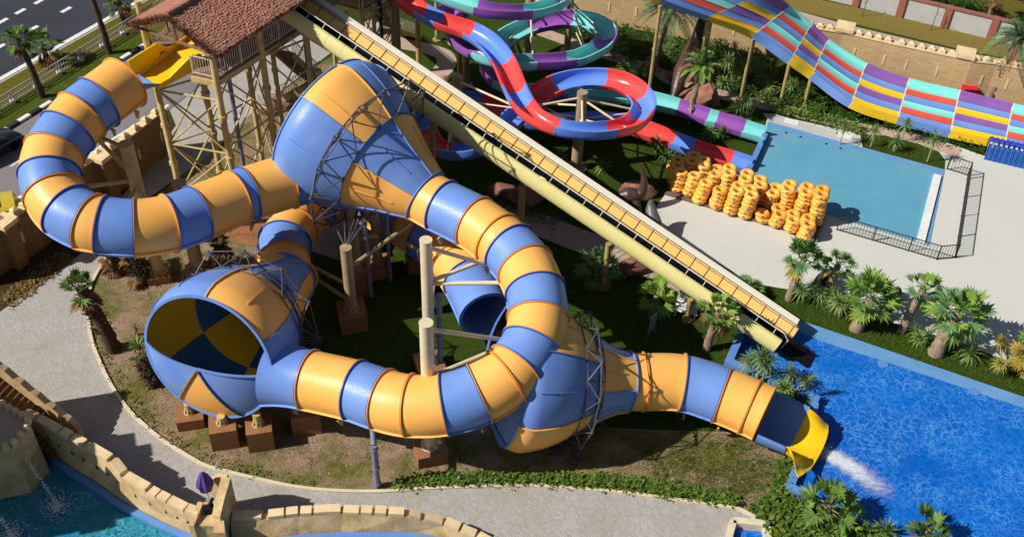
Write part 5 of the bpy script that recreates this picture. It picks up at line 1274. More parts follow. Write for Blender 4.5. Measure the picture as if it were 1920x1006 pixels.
for k in range(12): mb.box((c[0] + 2.4 * math.cos(k * .524 + .4), c[1] + 2.4 * math.sin(k * .524 + .4), 8.4), (.8, .8, .7), .4)
mb.build('merlons', [M['stone_cap']], ct)
# small planter pool at the bottom edge
ptp = empty('corner_basin', P(1405, 1000), 'pale stone corner basin with blue water at the bottom edge of the path', 'basin')
mb = MB()
for a_, b_ in (((1372, 984), (1434, 990)), ((1372, 984), (1360, 1030)), ((1434, 990), (1440, 1040))):
    a, b = P(*a_), P(*b_); mb.beam(a + (0, 0, .22), b + (0, 0, .22), .34, .44 + .002 * a_[0] / 100)
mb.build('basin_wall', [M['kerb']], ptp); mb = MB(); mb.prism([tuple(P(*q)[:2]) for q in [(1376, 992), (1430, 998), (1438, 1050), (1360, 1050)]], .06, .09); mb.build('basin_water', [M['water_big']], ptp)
# ------------------------------------------------------------------ inflatable tubes on the deck
def torus(mb, c, R0, r, nu=26, nv=12, sq=1.0, mi=0):
    vs = [(c[0] + (R0 + r * math.cos(b)) * math.cos(a), c[1] + (R0 + r * math.cos(b)) * math.sin(a), c[2] + r * sq * math.sin(b)) for a in (2 * math.pi * i / nu for i in range(nu)) for b in (2 * math.pi * j / nv for j in range(nv))]
    mb.add(vs, [(i * nv + j, ((i + 1) % nu) * nv + j, ((i + 1) % nu) * nv + (j + 1) % nv, i * nv + (j + 1) % nv) for i in range(nu) for j in range(nv)], mi)
RR, rr_ = .31, .165
def make_tube(double):
    e = empty('double_tube' if double else 'inner_tube', (0, 0, 0), 'orange tube', 'swim tube')
    mb = MB(); torus(mb, (0, 0, rr_), RR, rr_)
    if double: torus(mb, (.10, .62, rr_), RR, rr_)
    mb.build('inflated_ring', [M['inflatable']], e, True)
    for an in (-1.75, .2, 2.3):     # printed badges on the outer face
        mb = MB(); vs = []
        for i in range(5):
            for j in range(3):
                a = an + (i - 2) * .085; b = R_(8 + j * 13); q = rr_ + .004; vs.append(((RR + q * math.cos(b)) * math.cos(a), (RR + q * math.cos(b)) * math.sin(a), rr_ + q * math.sin(b)))
        mb.add(vs, [(i * 3 + j, (i + 1) * 3 + j, (i + 1) * 3 + j + 1, i * 3 + j + 1) for i in range(4) for j in range(2) ], 0)
        mb.build('printed_badge', [M['mark']], e)
    mb = MB()
    for sx in (-1, 1):
        p = np.array([sx * RR, .06, rr_ * 2 - .01]); mb.pipe([p + (-.0, -.09, -.02), p + (0, -.06, .05), p + (0, .06, .05), p + (0, .09, -.02)], .015, 5)
    mb.build('grab_handle', [M['mark_white']], e)
    return e
proto = {False: make_tube(False), True: make_tube(True)}
used = {False: False, True: False}
ORD = ['bottom', 'second', 'third', 'fourth', 'fifth', 'sixth', 'seventh', 'eighth']
ox, oy, sc = 1200, 270, 5.296
STK = [  # (px, py) of the foot, how many, double, where it stands, small lean
 ((ox + 372 / sc, oy + 468 / sc), 5, False, 'front row stack at the left deck end', (.1, .12)), ((ox + 490 / sc, oy + 512 / sc), 5, False, 'second front row stack from the left', (.28, .18)), ((ox + 588 / sc, oy + 588 / sc), 5, False, 'third front row stack, leaning right', (.42, .3)),
 ((ox + 752 / sc, oy + 645 / sc), 5, False, 'fourth front row stack from the left', (.15, .1)), ((ox + 897 / sc, oy + 690 / sc), 6, True, 'fifth front row stack from the left', (.18, .0)), ((ox + 1040 / sc, oy + 732 / sc), 6, True, 'tallest front row stack beside the low pair', (.22, .05)),
 ((ox + 1205 / sc, oy + 770 / sc), 2, False, 'low front pair of single rings', (.05, .04)), ((ox + 1348 / sc, oy + 815 / sc), 3, True, 'low front stack right of the low pair', (.12, .05)),
 ((1400 + 690 / 8.38, 340 + 800 / 8.38), 3, True, 'low front stack second from the right', (.1, .05)), ((1400 + 905 / 8.38, 340 + 915 / 8.38), 4, True, 'front stack at the right deck end', (.12, .06)),
 ((1400 + 365 / 8.38, 340 + 425 / 8.38), 4, True, 'back row stack beside the middle gap', (.05, .05)), ((1400 + 605 / 8.38, 340 + 480 / 8.38), 6, True, 'third back row stack from the right', (-.1, .05)), ((1400 + 830 / 8.38, 340 + 585 / 8.38), 7, True, 'second back row stack from the right', (.05, .05)), ((1400 + 1060 / 8.38, 340 + 680 / 8.38), 8, True, 'tallest back row stack beside the pool', (.0, .05)),
 ((ox + 330 / sc, oy + 400 / sc), 5, True, 'back row stack beside the grass', (.1, .0)), ((ox + 480 / sc, oy + 350 / sc), 5, True, 'back row stack nearest the red chute', (.1, .05)), ((ox + 600 / sc, oy + 400 / sc), 5, True, 'back row stack behind the second front one', (.08, .05)),
 ((ox + 715 / sc, oy + 450 / sc), 4, True, 'back row stack behind the third front one', (.05, .05)), ((ox + 850 / sc, oy + 480 / sc), 5, True, 'back row stack behind the fourth front one', (.05, .05)), ((ox + 1010 / sc, oy + 530 / sc), 5, True, 'back row stack behind the fifth front one', (.05, .05)), ((ox + 1165 / sc, oy + 600 / sc), 5, True, 'back row stack behind the tallest front one', (.05, .05))]
rg = random.Random(4)
dh_ = P(1400, 300) - P(1420, 420); rot0 = math.atan2(dh_[1], dh_[0]) - math.pi / 2
for (q, n, dbl, where, lean) in STK:
    p = P(q[0], q[1] - 4, .16)
    for k in range(n):
        o = proto[dbl] if not used[dbl] else copy_tree(proto[dbl]); used[dbl] = True
        o.location = (p[0] + lean[0] * k / n + rg.uniform(-.05, .05), p[1] + lean[1] * k / n + rg.uniform(-.05, .05), .16 + k * .275)
        o.rotation_euler = (rg.uniform(-.05, .05), rg.uniform(-.05, .05), rot0 + rg.uniform(-.22, .22))
        o['label'] = 'orange %s, %s of the %s' % ('double tube' if dbl else 'swim tube', 'topmost' if k == n - 1 else ORD[k], where); o['group'] = 'orange swim tubes stacked on the deck'
# ------------------------------------------------------------------ pool railing
rl = empty('pool_railing', P(1700, 450), 'black steel railing round the near and right sides of the splash pool', 'railing')
mb = MB(); railing(mb, [P(1569, 432), P(1756, 487), P(1790, 484), P(1814, 330), P(1775, 318)], 1.1, .19, 2.2, .014, .03); mb.build('railing_panel', [M['rail_dark']], rl)
# ------------------------------------------------------------------ racing mats standing in a rack
rk = empty('mat_rack', P(1880, 300), 'dark frame rack holding the blue mats at the right edge', 'rack')
a, b = P(1846, 284), P(1990, 318); mb = MB()
for zz, of in ((1.15, 0), (.35, 0)): mb.beam(a + (0, 0, zz), b + (0, 0, zz), .06)
for k in range(5): p = a + (b - a) * k / 4; mb.beam(p, p + (0, 0, 1.2), .06)
mb.build('rack_frame', [M['rail_dark']], rk)
dm = nrm(b - a); nm_ = np.array([dm[1], -dm[0], 0]); nm_ = nm_ if nm_[1] < 0 else -nm_
def make_mat():
    e = empty('racing_mat', (0, 0, 0), 'mat', 'mat'); d3 = np.array([1, 0, 0.]); n3 = np.array([0, -1, 0.])
    mb = MB(); prof = [(.95, .02), (.3, 1.0), (.16, 1.25), (0, 1.32), (-.14, 1.2)]
    for (a0, h0), (a1, h1) in zip(prof, prof[1:]): mb.hexa([n3 * a0 - d3 * .12 + (0, 0, h0), n3 * a0 + d3 * .12 + (0, 0, h0), n3 * (a0 - .05) + d3 * .12 + (0, 0, h0), n3 * (a0 - .05) - d3 * .12 + (0, 0, h0)], [n3 * a1 - d3 * .12 + (0, 0, h1), n3 * a1 + d3 * .12 + (0, 0, h1), n3 * (a1 - .05) + d3 * .12 + (0, 0, h1), n3 * (a1 - .05) - d3 * .12 + (0, 0, h1)], 0)
    mb.build('mat_board', [M['matblue']], e)
    mb = MB()
    for sx in (-1, 1): mb.beam(n3 * .98 + d3 * .11 * sx + (0, 0, .02), n3 * .36 + d3 * .11 * sx + (0, 0, 1.0), .05)
    mb.build('mat_edge', [M['matcyan']], e)
    mb = MB(); mb.beam(n3 * .38 - d3 * .07 + (0, 0, 1.06), n3 * .38 + d3 * .07 + (0, 0, 1.06), .05, .1); mb.build('mat_handle', [M['mark_white']], e)
    return e
m0 = make_mat()
for k in range(14):
    o = m0 if k == 0 else copy_tree(m0); p = a + dm * (0.15 + k * .33) + nm_ * .1; o.location = tuple(p); o.rotation_euler = (0, 0, math.atan2(dm[1], dm[0]))
    o['label'] = 'blue racing mat standing in the rack, ' + ('at the left end of the row' if k == 0 else ['', 'second', 'third', 'fourth', 'fifth', 'sixth', 'seventh', 'eighth', 'ninth', 'tenth', 'eleventh', 'twelfth', 'thirteenth', 'fourteenth'][k] + ' from the left end'); o['group'] = 'blue racing mats in the rack'
# ------------------------------------------------------------------ small objects
bn = empty('red_bin', P(1811, 180), 'red plastic box with white lettering against the fort wall pillar', 'box')
p = P(1811, 183); mb = MB(); mb.hexa([p + (x * .45, y * .4, 0) for x, y in ((-1, -1), (1, -1), (1, 1), (-1, 1))], [p + (x * .5, y * .45, .9) for x, y in ((-1, -1), (1, -1), (1, 1), (-1, 1))]); mb.build('box_body', [M['redplastic']], bn)
mb = MB(); mb.box(p + (0, 0, .9), (1.08, .98, .08)); mb.build('box_lid', [M['redplastic']], bn)
mb = MB(); mb.box(p + (-.1, -.42, .55), (.42, .06, .07)); mb.box(p + (-.1, -.41, .42), (.3, .06, .05)); mb.build('box_lettering', [M['mark_white']], bn)
bc = empty('slatted_bench', P(1286, 598), 'white slatted bench in the shade below the yellow slide', 'bench')
a, b = P(1262, 590), P(1305, 600); d = nrm(b - a); n_ = np.array([-d[1], d[0], 0]); L = np.linalg.norm(b - a)
mb = MB()
for k in range(6): q = n_ * (k * .17); mb.beam(a + q + (0, 0, .42), b + q + (0, 0, .42), .13, .04)
mb.build('bench_seat', [M['whitewood']], bc)
mb = MB()
for k in range(4): q = n_ * (.92 + .04 * k); mb.beam(a + q + (0, 0, .55 + .15 * k), b + q + (0, 0, .55 + .15 * k), .04, .12)
mb.build('bench_back', [M['whitewood']], bc)
for x in (.08, .92):
    p = a + (b - a) * x; mb = MB(); mb.beam(p, p + (0, 0, .4), .08); mb.beam(p + n_ * .9, p + n_ * 1.05 + (0, 0, 1.05), .08); mb.beam(p + (0, 0, .36), p + n_ * .9 + (0, 0, .36), .06); mb.build('bench_leg', [M['whitewood']], bc)
sg = empty('notice_board', P(1219, 630), 'plain grey notice board seen from behind on the shaded lawn', 'sign')
p = P(1214, 634); q = P(1226, 622); mb = MB(); mb.beam(p + (0, 0, 1.0), q + (0, 0, 1.0), .05, 1.1); mb.build('board_panel', [M['signgrey']], sg)
for w_ in (p, q): mb = MB(); mb.beam(w_, w_ + (0, 0, 1.0), .06); mb.build('board_post', [M['signgrey']], sg)
# vehicles at the left edge
cr = empty('parked_car', P(-14, 290), 'black car cut by the left edge on the service road', 'car')
a = P(-40, 310); b = P(10, 278); d = nrm(b - a); n_ = np.array([-d[1], d[0], 0]); c = P(-18, 292)
def cp(x, y, z): return c + d * x + n_ * y + np.array([0, 0, z])
mb = MB(); rows = []
for x, z0, z1, w_ in ((-2.2, .4, .8, .8), (-2.0, .3, .95, .88), (-.9, .28, 1.0, .9), (.9, .28, .98, .9), (1.9, .3, .85, .86), (2.2, .4, .7, .75)): rows.append([cp(x, -w_, z0), cp(x, -w_, z1 * .9), cp(x, -w_ * .85, z1), cp(x, w_ * .85, z1), cp(x, w_, z1 * .9), cp(x, w_, z0)])
loft(mb, rows, capa=True, capb=True); smooth_by_angle(mb.build('car_body', [M['carblack']], cr), 40)
mb = MB(); rows = []
for x, z1, w_ in ((-1.7, .97, .8), (-1.1, 1.42, .66), (.3, 1.45, .66), (1.1, .98, .8)): rows.append([cp(x, -w_, z1), cp(x, w_, z1), cp(x, w_, .9), cp(x, -w_, .9)])
loft(mb, rows, capa=True, capb=True); smooth_by_angle(mb.build('car_cabin', [M['glass_dark']], cr), 40)
for x in (-1.35, 1.35):
    for y in (-.85, .85):
        mb = MB(); mb.cyl(cp(x, y - .1, .32), cp(x, y + .1, .32), .32, n=18); mb.build('wheel', [M['black']], cr)
bs = empty('parked_van', P(0, 385), 'yellow and grey van top cut by the left edge behind the fort wall', 'van')
a, b = P(-90, 402, 1.8), P(36, 372, 1.8); d = nrm((b - a) * (1, 1, 0)); n_ = np.array([-d[1], d[0], 0]); c = (a + b) / 2; c[2] = 0; L = np.linalg.norm((b - a)[:2])
mb = MB(); rows = []
for x, z0, z1, w_ in ((-.5, .4, 1.9, .95), (.2, .4, 2.0, 1.0), (.42, .4, 1.95, .98), (.5, .4, 1.2, .85)): x = x * L; rows.append([cp(x, -w_, z0), cp(x, -w_, z1 * .92), cp(x, -w_ * .8, z1), cp(x, w_ * .8, z1), cp(x, w_, z1 * .92), cp(x, w_, z0)])
loft(mb, rows, capa=True, capb=True); smooth_by_angle(mb.build('van_body', [M['bus_yellow']], bs), 40)
mb = MB()
for sg_ in (-1, 1): mb.hexa([cp(-.45 * L, sg_ * .985, 1.15), cp(.35 * L, sg_ * .985, 1.15), cp(.35 * L, sg_ * 1.01, 1.15), cp(-.45 * L, sg_ * 1.01, 1.15)], [cp(-.45 * L, sg_ * .96, 1.7), cp(.35 * L, sg_ * .96, 1.7), cp(.35 * L, sg_ * .99, 1.7), cp(-.45 * L, sg_ * .99, 1.7)])
mb.build('van_window', [M['glass_dark']], bs)
mb = MB(); mb.hexa([cp(-.45 * L, -.7, 1.99), cp(.2 * L, -.7, 2.01), cp(.2 * L, .7, 2.01), cp(-.45 * L, .7, 1.99)], [cp(-.45 * L, -.7, 2.06), cp(.2 * L, -.7, 2.08), cp(.2 * L, .7, 2.08), cp(-.45 * L, .7, 2.06)]); mb.build('van_roof_panel', [M['signgrey']], bs)
for x in (-.3, .3):
    for y in (-.9, .9): mb = MB(); mb.cyl(cp(x * L, y - .1, .36), cp(x * L, y + .1, .36), .36, n=18); mb.build('wheel', [M['black']], bs)
# pool splash: a churned sheet of foam with a few droplets at its head
a, b = P(1520, 834, .1), P(1705, 936, .06); d = b - a; n_ = nrm(np.array([-d[1], d[0], 0])); V = []; den = []; nu, nv = 60, 25
for i in range(nu + 1):
    for j in range(nv + 1):
        z, y = i / nu, (j / nv - .5) * 2; hw = .45 + 1.5 * z ** .8 + .12 * math.sin(i * .9); ht = .16 * max(0, 1 - z * 1.6) * (1 - y * y) * (.6 + .4 * math.sin(i * 1.7 + j * 2.3))
        p = a + d * z + n_ * (y * hw + .28 * math.sin(z * 6.5) * z); V.append((p[0], p[1], .058 + max(0, ht))); den.append(.64 * math.exp(-(y / .62) ** 2 * (1 + z)) * min(1, z * 9) * max(0, 1 - z ** 2.4) - .06 * z - .25 * (abs(y) > .92))
F_ = [(i * (nv + 1) + j, (i + 1) * (nv + 1) + j, (i + 1) * (nv + 1) + j + 1, i * (nv + 1) + j + 1) for i in range(nu) for j in range(nv)]
o = link_mesh('splash_foam', V, F_, None, [M['foam_sheet']], None, True); o['kind'] = 'stuff'
at_ = o.data.attributes.new('foam_amount', 'FLOAT', 'POINT'); at_.data.foreach_set('value', den)
K = 450; z = RNG.random(K) ** 1.8 * .6; y = RNG.normal(0, .5, K) * (.4 + .9 * z); c = a + d * z[:, None] + n_ * y[:, None]; c[:, 2] = .07 + RNG.random(K) ** 2 * .4 * (1 - z); r_ = .008 + .02 * RNG.random(K) ** 3
V = np.zeros((K, 4, 3))
for q, (x_, y_, z_) in enumerate(((1, 0, -.7), (-1, 0, -.7), (0, 1, .7), (0, -1, .7))): V[:, q] = c + np.stack([x_ * r_, y_ * r_, z_ * r_], 1)
V = V[:, [[0, 2, 3], [1, 3, 2], [0, 1, 2], [0, 3, 1]]].reshape(-1, 3); np_mesh('splash_droplets', V, np.arange(K * 12).reshape(-1, 3), [M['foam']], None, None, 'stuff')
# rocks
def boulder(q, r, label, mt='rock', flat=.65, seed=1, zoff=0, group=None):
    rg = random.Random(seed); p = P(*q); mb = MB(); import bmesh
    bm = bmesh.new(); bmesh.ops.create_icosphere(bm, subdivisions=3, radius=1.0)
    cuts = [(nrm([rg.gauss(0, 1) for _ in range(3)]), rg.uniform(.55, .85)) for _ in range(14)]
    vs = []
    for v in bm.verts:
        w_ = np.array(v.co)
        for n_, dd in cuts:
            x = w_.dot(n_)
            if x > dd: w_ = w_ - n_ * (x - dd) * .85
        w_ = w_ * (1 + rg.uniform(-.025, .025)); vs.append((p[0] + w_[0] * r[0], p[1] + w_[1] * r[1], p[2] + w_[2] * r[2] + r[2] * .35))
    fs = [tuple(v.index for v in f.verts) for f in bm.faces]; bm.free(); mb.add(vs, fs); o = mb.build('boulder', [M[mt]]); smooth_by_angle(o, 28); return tag(o, label, 'rock', group)
boulder((945, 368), (1.1, .9, .75), 'rounded red boulder left of the pair beside the clipped hedge', seed=1); boulder((985, 378), (1.5, .9, .75), 'long red boulder under the steep slide beside the clipped hedge', seed=2)
boulder((1196, 362), (1.4, .9, .7), 'flat red boulder under the curved tail of the near dinosaur statue', seed=3); boulder((1184, 508), (1.0, .8, .8), 'red block of rock under the yellow slide by the shaded lawn', seed=4); boulder((1345, 518), (1.3, .8, .6), 'flat tan rock at the edge of the plaza beside the yellow slide', seed=5)
boulder((1315, 195), (1.7, 1.2, 1.3), 'big tan rock below the long necked dinosaur statue', seed=6); boulder((1278, 185), (1.5, .9, .6), 'tan rock slab under the neck of the dinosaur statue', seed=7); boulder((1332, 140), (.9, .8, .8), 'round tan rock behind the dinosaur statue', seed=8); boulder((1270, 150), (1.2, .8, .5), 'low tan rock left of the dinosaur statue', seed=18)
boulder((1541, 534), (.75, .6, .8), 'dark rock between the trunks of the two leftmost shore palms', 'dark_rock', seed=9); boulder((1674, 556), (.55, .5, .6), 'dark rock beside the spreading shore palm', 'dark_rock', seed=10); boulder((1738, 574), (.75, .6, .8), 'dark rock left of the large shore palm', 'dark_rock', seed=11); boulder((1762, 552), (.45, .4, .5), 'small dark rock behind the large shore palm', 'dark_rock', seed=12)
boulder((800, 170), (.6, .5, .3), 'small pale rock at the bend of the winding path', seed=13); boulder((838, 150), (.5, .4, .3), 'small grey rock beside the winding path', seed=14)
# dinosaur statues: one continuous skinned body each
def statue(name, chain, mt, label, legs=()):
    """chain of (point, radius) grown into one body by lofting round a smooth spine; legs are part of the same mesh"""
    def limb(mb, ch, n=14):
        c, ix = dense([q[0] for q in ch], 8); rads = np.interp(np.arange(len(c)), ix, [q[1] for q in ch]); t = np.gradient(c, axis=0); t /= np.linalg.norm(t, axis=1, keepdims=True); ref = np.array([.3, .9, .2]); rings = []
        for i in range(len(c)):
            a = nrm(np.cross(t[i], ref)); b = np.cross(t[i], a); rings.append([c[i] + rads[i] * (math.cos(q * 2 * math.pi / n) * a + math.sin(q * 2 * math.pi / n) * b) for q in range(n)])
        loft(mb, rings, capa=True, capb=True)
    mb = MB(); limb(mb, chain)
    for l_ in legs: limb(mb, l_, 10)
    o = mb.build(name, [M[mt]]); smooth_by_angle(o, 60); return tag(o, label, 'statue')
b = P(1290, 180)
statue('dinosaur_statue', [(b + (-1.2, -.9, .3), .2), (b + (-.9, -.2, .9), .45), (b + (-.5, .8, 1.5), .7), (b + (0, 1.8, 2.0), .72), (b + (.5, 2.9, 2.9), .5), (b + (.9, 3.9, 4.2), .34), (b + (1.2, 4.6, 5.3), .24), (b + (1.35, 4.9, 5.9), .2), (b + (1.6, 5.2, 6.0), .06)], 'statue', 'dark brown long necked dinosaur statue standing among tan rocks', legs=[[(b + (-.5, .3, 1.3), .35), (b + (-.9, .1, .6), .24), (b + (-1.0, -.2, 0), .26)], [(b + (.3, .7, 1.4), .35), (b + (.7, .2, .7), .24), (b + (.7, -.1, 0), .26)], [(b + (.4, 1.9, 1.7), .34), (b + (.8, 2.0, .8), .22), (b + (.9, 1.9, 0), .24)]])
b = P(1180, 395)
statue('dinosaur_statue', [(b + (-.7, .3, .9), .3), (b + (-.2, .3, 1.0), .5), (b + (.3, .3, 1.0), .5), (b + (.65, .3, 1.2), .34), (b + (.75, .45, 1.9), .24), (b + (.6, .7, 2.6), .13), (b + (.35, .9, 3.1), .05)], 'statue', 'brown dinosaur statue with a curved upright tail half hidden by the steep slide', legs=[[(b + (.3, .0, .8), .3), (b + (.5, -.4, .4), .18), (b + (.5, -.5, 0), .2)], [(b + (-.4, 0, .8), .3), (b + (-.5, -.4, .4), .18), (b + (-.5, -.5, 0), .2)]])
b = P(1222, 446)
statue('dinosaur_statue', [(b + (-.25, .9, 2.2), .12), (b + (-.2, .8, 1.8), .3), (b + (-.1, .4, 1.4), .42), (b + (.1, 0, 1.1), .42), (b + (.3, -.4, .7), .26), (b + (.7, -.9, .3), .14), (b + (1.2, -1.5, .12), .05)], 'statue_grey', 'grey dinosaur statue beside the corner of the plaza under the steep slide', legs=[[(b + (-.1, .2, 1.0), .26), (b + (-.25, 0, .5), .17), (b + (-.25, -.05, 0), .2)], [(b + (.25, .1, 1.0), .26), (b + (.35, -.1, .5), .17), (b + (.4, -.1, 0), .2)]])

for q in ((1655, 683), (1826, 735)):
    p = P(*q); mb = MB(); mb.cyl(p + (0, 0, .05), p + (0, 0, .075), .28, n=16)
    tag(mb.build('drain_cover', [M['poolwall']]), 'round drain cover in the blue edge walk, the %s one of two' % ('left' if q[0] < 1700 else 'right'), 'drain cover', 'drain covers in the pool edge')
for q in ((1474, 250), (1501, 258), (1549, 271), (1576, 279)):
    p = P(*q); mb = MB(); mb.cyl(p + (0, 0, .048), p + (0, 0, .066), .1, n=12)
    tag(mb.build('floor_nozzle', [M['rail_dark']]), 'small dark nozzle near the far edge of the splash pool', 'nozzle', 'nozzles in the splash pool floor')
rg = random.Random(8)
for q, h, w_ in (((1616, 31), 1.9, 'left'), ((1745, 57), 2.0, 'right')):
    p = P(*q); sr = empty('sapling', p, 'thin bare sapling on the dry field, the %s one of two' % w_, 'tree', 'saplings on the dry field')
    mb = MB(); mb.cyl(p, p + (.1, .05, h), .035, .015, 6); mb.build('trunk', [M['trunk_dark']], sr); mb = MB()
    for k in range(9): z = rg.uniform(.5, 1) * h; d = np.array([rg.gauss(0, .3), rg.gauss(0, .3), rg.uniform(.2, .5)]); mb.cyl(p + (.1 * z / h, 0, z), p + (.1 * z / h, 0, z) + d, .012, .005, 4)
    mb.build('twigs', [M['trunk_dark']], sr)
# ------------------------------------------------------------------ plants
def fan_leaf(V, F, MI, base, direc, pet, rad, rg, mi, droop=.25, nseg=15, wid=.075):
    """a petiole and a pleated fan: joined for half its depth, then split into pointed drooping tips"""
    d = nrm(direc); up = np.array([0, 0, 1.]); s = nrm(np.cross(d, up) + np.array([rg.gauss(0, .12), rg.gauss(0, .12), rg.gauss(0, .12)])); n_ = np.cross(s, d)
    tip = base + d * pet + np.array([0, 0, -pet * .12]); o = len(V); w_ = .028
    V += [base + s * w_, base - s * w_, tip - s * w_ * .6, tip + s * w_ * .6]; F.append((o, o + 1, o + 2, o + 3)); MI.append(mi)
    cup = rg.uniform(.15, .5); sp = R_(rg.uniform(100, 132)); o = len(V); V.append(tip); ns = nseg; jn = .56
    def dirn(a): return nrm(d * math.cos(a) + s * math.sin(a) + n_ * (cup * abs(math.sin(a))))
    for k in range(ns + 1):
        a = -sp + 2 * sp * k / ns; fold = .05 if k % 2 else -.03; V.append(tip + dirn(a) * rad * jn * (1 - .22 * (abs(a) / sp) ** 2) + n_ * fold * rad + np.array([0, 0, -rad * droop * .12]))
    for k in range(ns):
        F.append((o, o + 1 + k, o + 2 + k)); MI.append(mi)
        a = -sp + 2 * sp * (k + .5) / ns; l_ = rad * (1 - .22 * (abs(a) / sp) ** 2) * rg.uniform(.86, 1.08); e = len(V)
        V.append(tip + dirn(a) * l_ + np.array([0, 0, -droop * l_ * rg.uniform(.25, 1.0)])); F.append((o + 1 + k, e, o + 2 + k)); MI.append(mi)
def finish(name, V, F, MI, mats, parent, smooth=False):
    fs = [tuple(dict.fromkeys(f)) for f in F]
    return link_mesh(name, [tuple(v) for v in V], fs, MI, mats, parent, smooth)
def trunk_mesh(pts, r0, r1, rough=.18, n=10, seed=1, ringed=True):
    rg = random.Random(seed); c, _ = dense(pts, 7); mb = MB(); rings = []
    t, s, u = np.gradient(c, axis=0), None, None; t /= np.linalg.norm(t, axis=1, keepdims=True)
    for i in range(len(c)):
        f = i / (len(c) - 1); r_ = r0 + (r1 - r0) * f; r_ *= (1 + (rough if ringed and i % 2 else 0)); a = nrm(np.cross(t[i], (0, 1, .01))); b = np.cross(t[i], a)
        rings.append([c[i] + r_ * (1 + rg.uniform(-rough, rough) * .6) * (math.cos(q * 2 * math.pi / n) * a + math.sin(q * 2 * math.pi / n) * b) for q in range(n)])
    loft(mb, rings, capa=True, capb=True); return mb
def fan_palm(px, hgt, rad, label, name='fan_palm', n=26, mats=('fan', 'fan_bright', 'dead'), tr=.24, lean=(0, 0), dead=5, seed=1, bark='trunk', z0=0.0, pet=None, droop=.25, group=None, skirt=0.0, low=-35, boots=0):
    rg = random.Random(seed); b = P(px[0], px[1], z0); root = empty(name, b, label, 'palm', group)
    top = b + np.array([lean[0], lean[1], hgt]); midp = b + np.array([lean[0] * .35, lean[1] * .35, hgt * .5])
    tm = trunk_mesh([b - (0, 0, .05), midp, top], tr * 1.15, tr * .8, .16, 10, seed)
    for k in range(boots):   # old leaf bases and dead stubs
        f = rg.uniform(.25, 1); an = rg.uniform(0, 6.28); p = b + (top - b) * f; dv = np.array([math.cos(an), math.sin(an), rg.uniform(-.2, .9)]); tm.cyl(p + dv * tr * .7, p + dv * (tr + rg.uniform(.12, .4)), .05, .015, 5)
    smooth_by_angle(tm.build('trunk', [M[bark]], root), 50)
    V, F, MI = [], [], []; pet = pet if pet is not None else rad * .55
    n = int(n * .62)
    for k in range(n):
        el = R_(82 - (82 - low) * ((k + .5) / n) ** .9) + rg.gauss(0, .08); an = k * 2.39996 + rg.gauss(0, .2); d = np.array([math.cos(an) * math.cos(el), math.sin(an) * math.cos(el), math.sin(el)])
        mi = 0 if rg.random() < .55 else (1 if rg.random() < .9 or el > .1 else 2)
        fan_leaf(V, F, MI, top + np.array([0, 0, rg.uniform(-.15, .1)]), d, pet * rg.uniform(.75, 1.2), rad * .55 * rg.uniform(.65, 1.15), rg, mi, droop)
    for k in range(dead):
        el = R_(rg.uniform(-70, -25)); an = rg.uniform(0, 6.28); d = np.array([math.cos(an) * math.cos(el), math.sin(an) * math.cos(el), math.sin(el)]); fan_leaf(V, F, MI, top - (0, 0, rg.uniform(.1, .4 + skirt)), d, pet * .8, rad * .5, rg, 2, .5)
    finish('crown', V, F, MI, [M[q] for q in mats], root); return root
def date_palm(px, hgt, rad, label, n=44, seed=1, lean=(0, 0), tr=.3, z0=0, mats=('date', 'fan_blue', 'dead'), up=.9, dead=4, name='date_palm', stakes=False):
    rg = random.Random(seed); b = P(px[0], px[1], z0); root = empty(name, b, label, 'palm'); top = b + np.array([lean[0], lean[1], hgt])
    tm = trunk_mesh([b - (0, 0, .05), b + np.array([lean[0] * .4, lean[1] * .4, hgt * .5]), top], tr * 1.1, tr * .9, .2, 12, seed)
    smooth_by_angle(tm.build('trunk', [M['trunk']], root), 40)
    if stakes:
        mb = MB()
        for k in range(3):
            an = k * 2.1 + .4; mb.cyl(b + (math.cos(an) * .8, math.sin(an) * .8, 0), b + (math.cos(an) * .3, math.sin(an) * .3, 1.3), .05, n=6)
            mb.cyl(b + (math.cos(an) * .45, math.sin(an) * .45, .9), b + (math.cos(an + 2.1) * .45, math.sin(an + 2.1) * .45, .9), .04, n=6)
        mb.build('stake_frame', [M['stem_pale']], root)
    V, F, MI = [], [], []
    for k in range(n):
        f = (k + .5) / n; el = R_(84 - 95 * f ** 1.1) + rg.gauss(0, .08); an = k * 2.39996 + rg.gauss(0, .15); d = np.array([math.cos(an) * math.cos(el), math.sin(an) * math.cos(el), math.sin(el)]); L = rad * rg.uniform(.85, 1.1); mi = 2 if k >= n - dead else (0 if rg.random() < .7 else 1)
        side_ = nrm(np.cross(d, (0, 0, 1))); prev = top.copy(); ns = 13
        for i in range(1, ns + 1):
            q = i / ns; p = top + d * L * q + np.array([0, 0, -L * .42 * q ** 2.2 * (.5 + math.cos(el))]); td = nrm(p - prev); o = len(V)
            V += [prev + side_ * .025, prev - side_ * .025, p - side_ * .02, p + side_ * .02]; F.append((o, o + 1, o + 2, o + 3)); MI.append(mi)
            nn = np.cross(side_, td)
            for sgn in (-1, 1):
                for e in (0, .5):
                    c = prev + (p - prev) * e; ll = L * .24 * (math.sin(math.pi * min(1, .12 + q * .86)) ** .6) * rg.uniform(.85, 1.1); dv = nrm(side_ * sgn * .8 + td * .75 + nn * .35 * rg.uniform(.4, 1)); wv = nrm(np.cross(dv, nn)) * .035; o = len(V)
                    V += [c, c + dv * ll * .5 + wv, c + dv * ll - (0, 0, ll * .12), c + dv * ll * .5 - wv]; F.append((o, o + 1, o + 2, o + 3)); MI.append(mi)
            prev = p
    finish('crown', V, F, MI, [M[q] for q in mats], root); return root
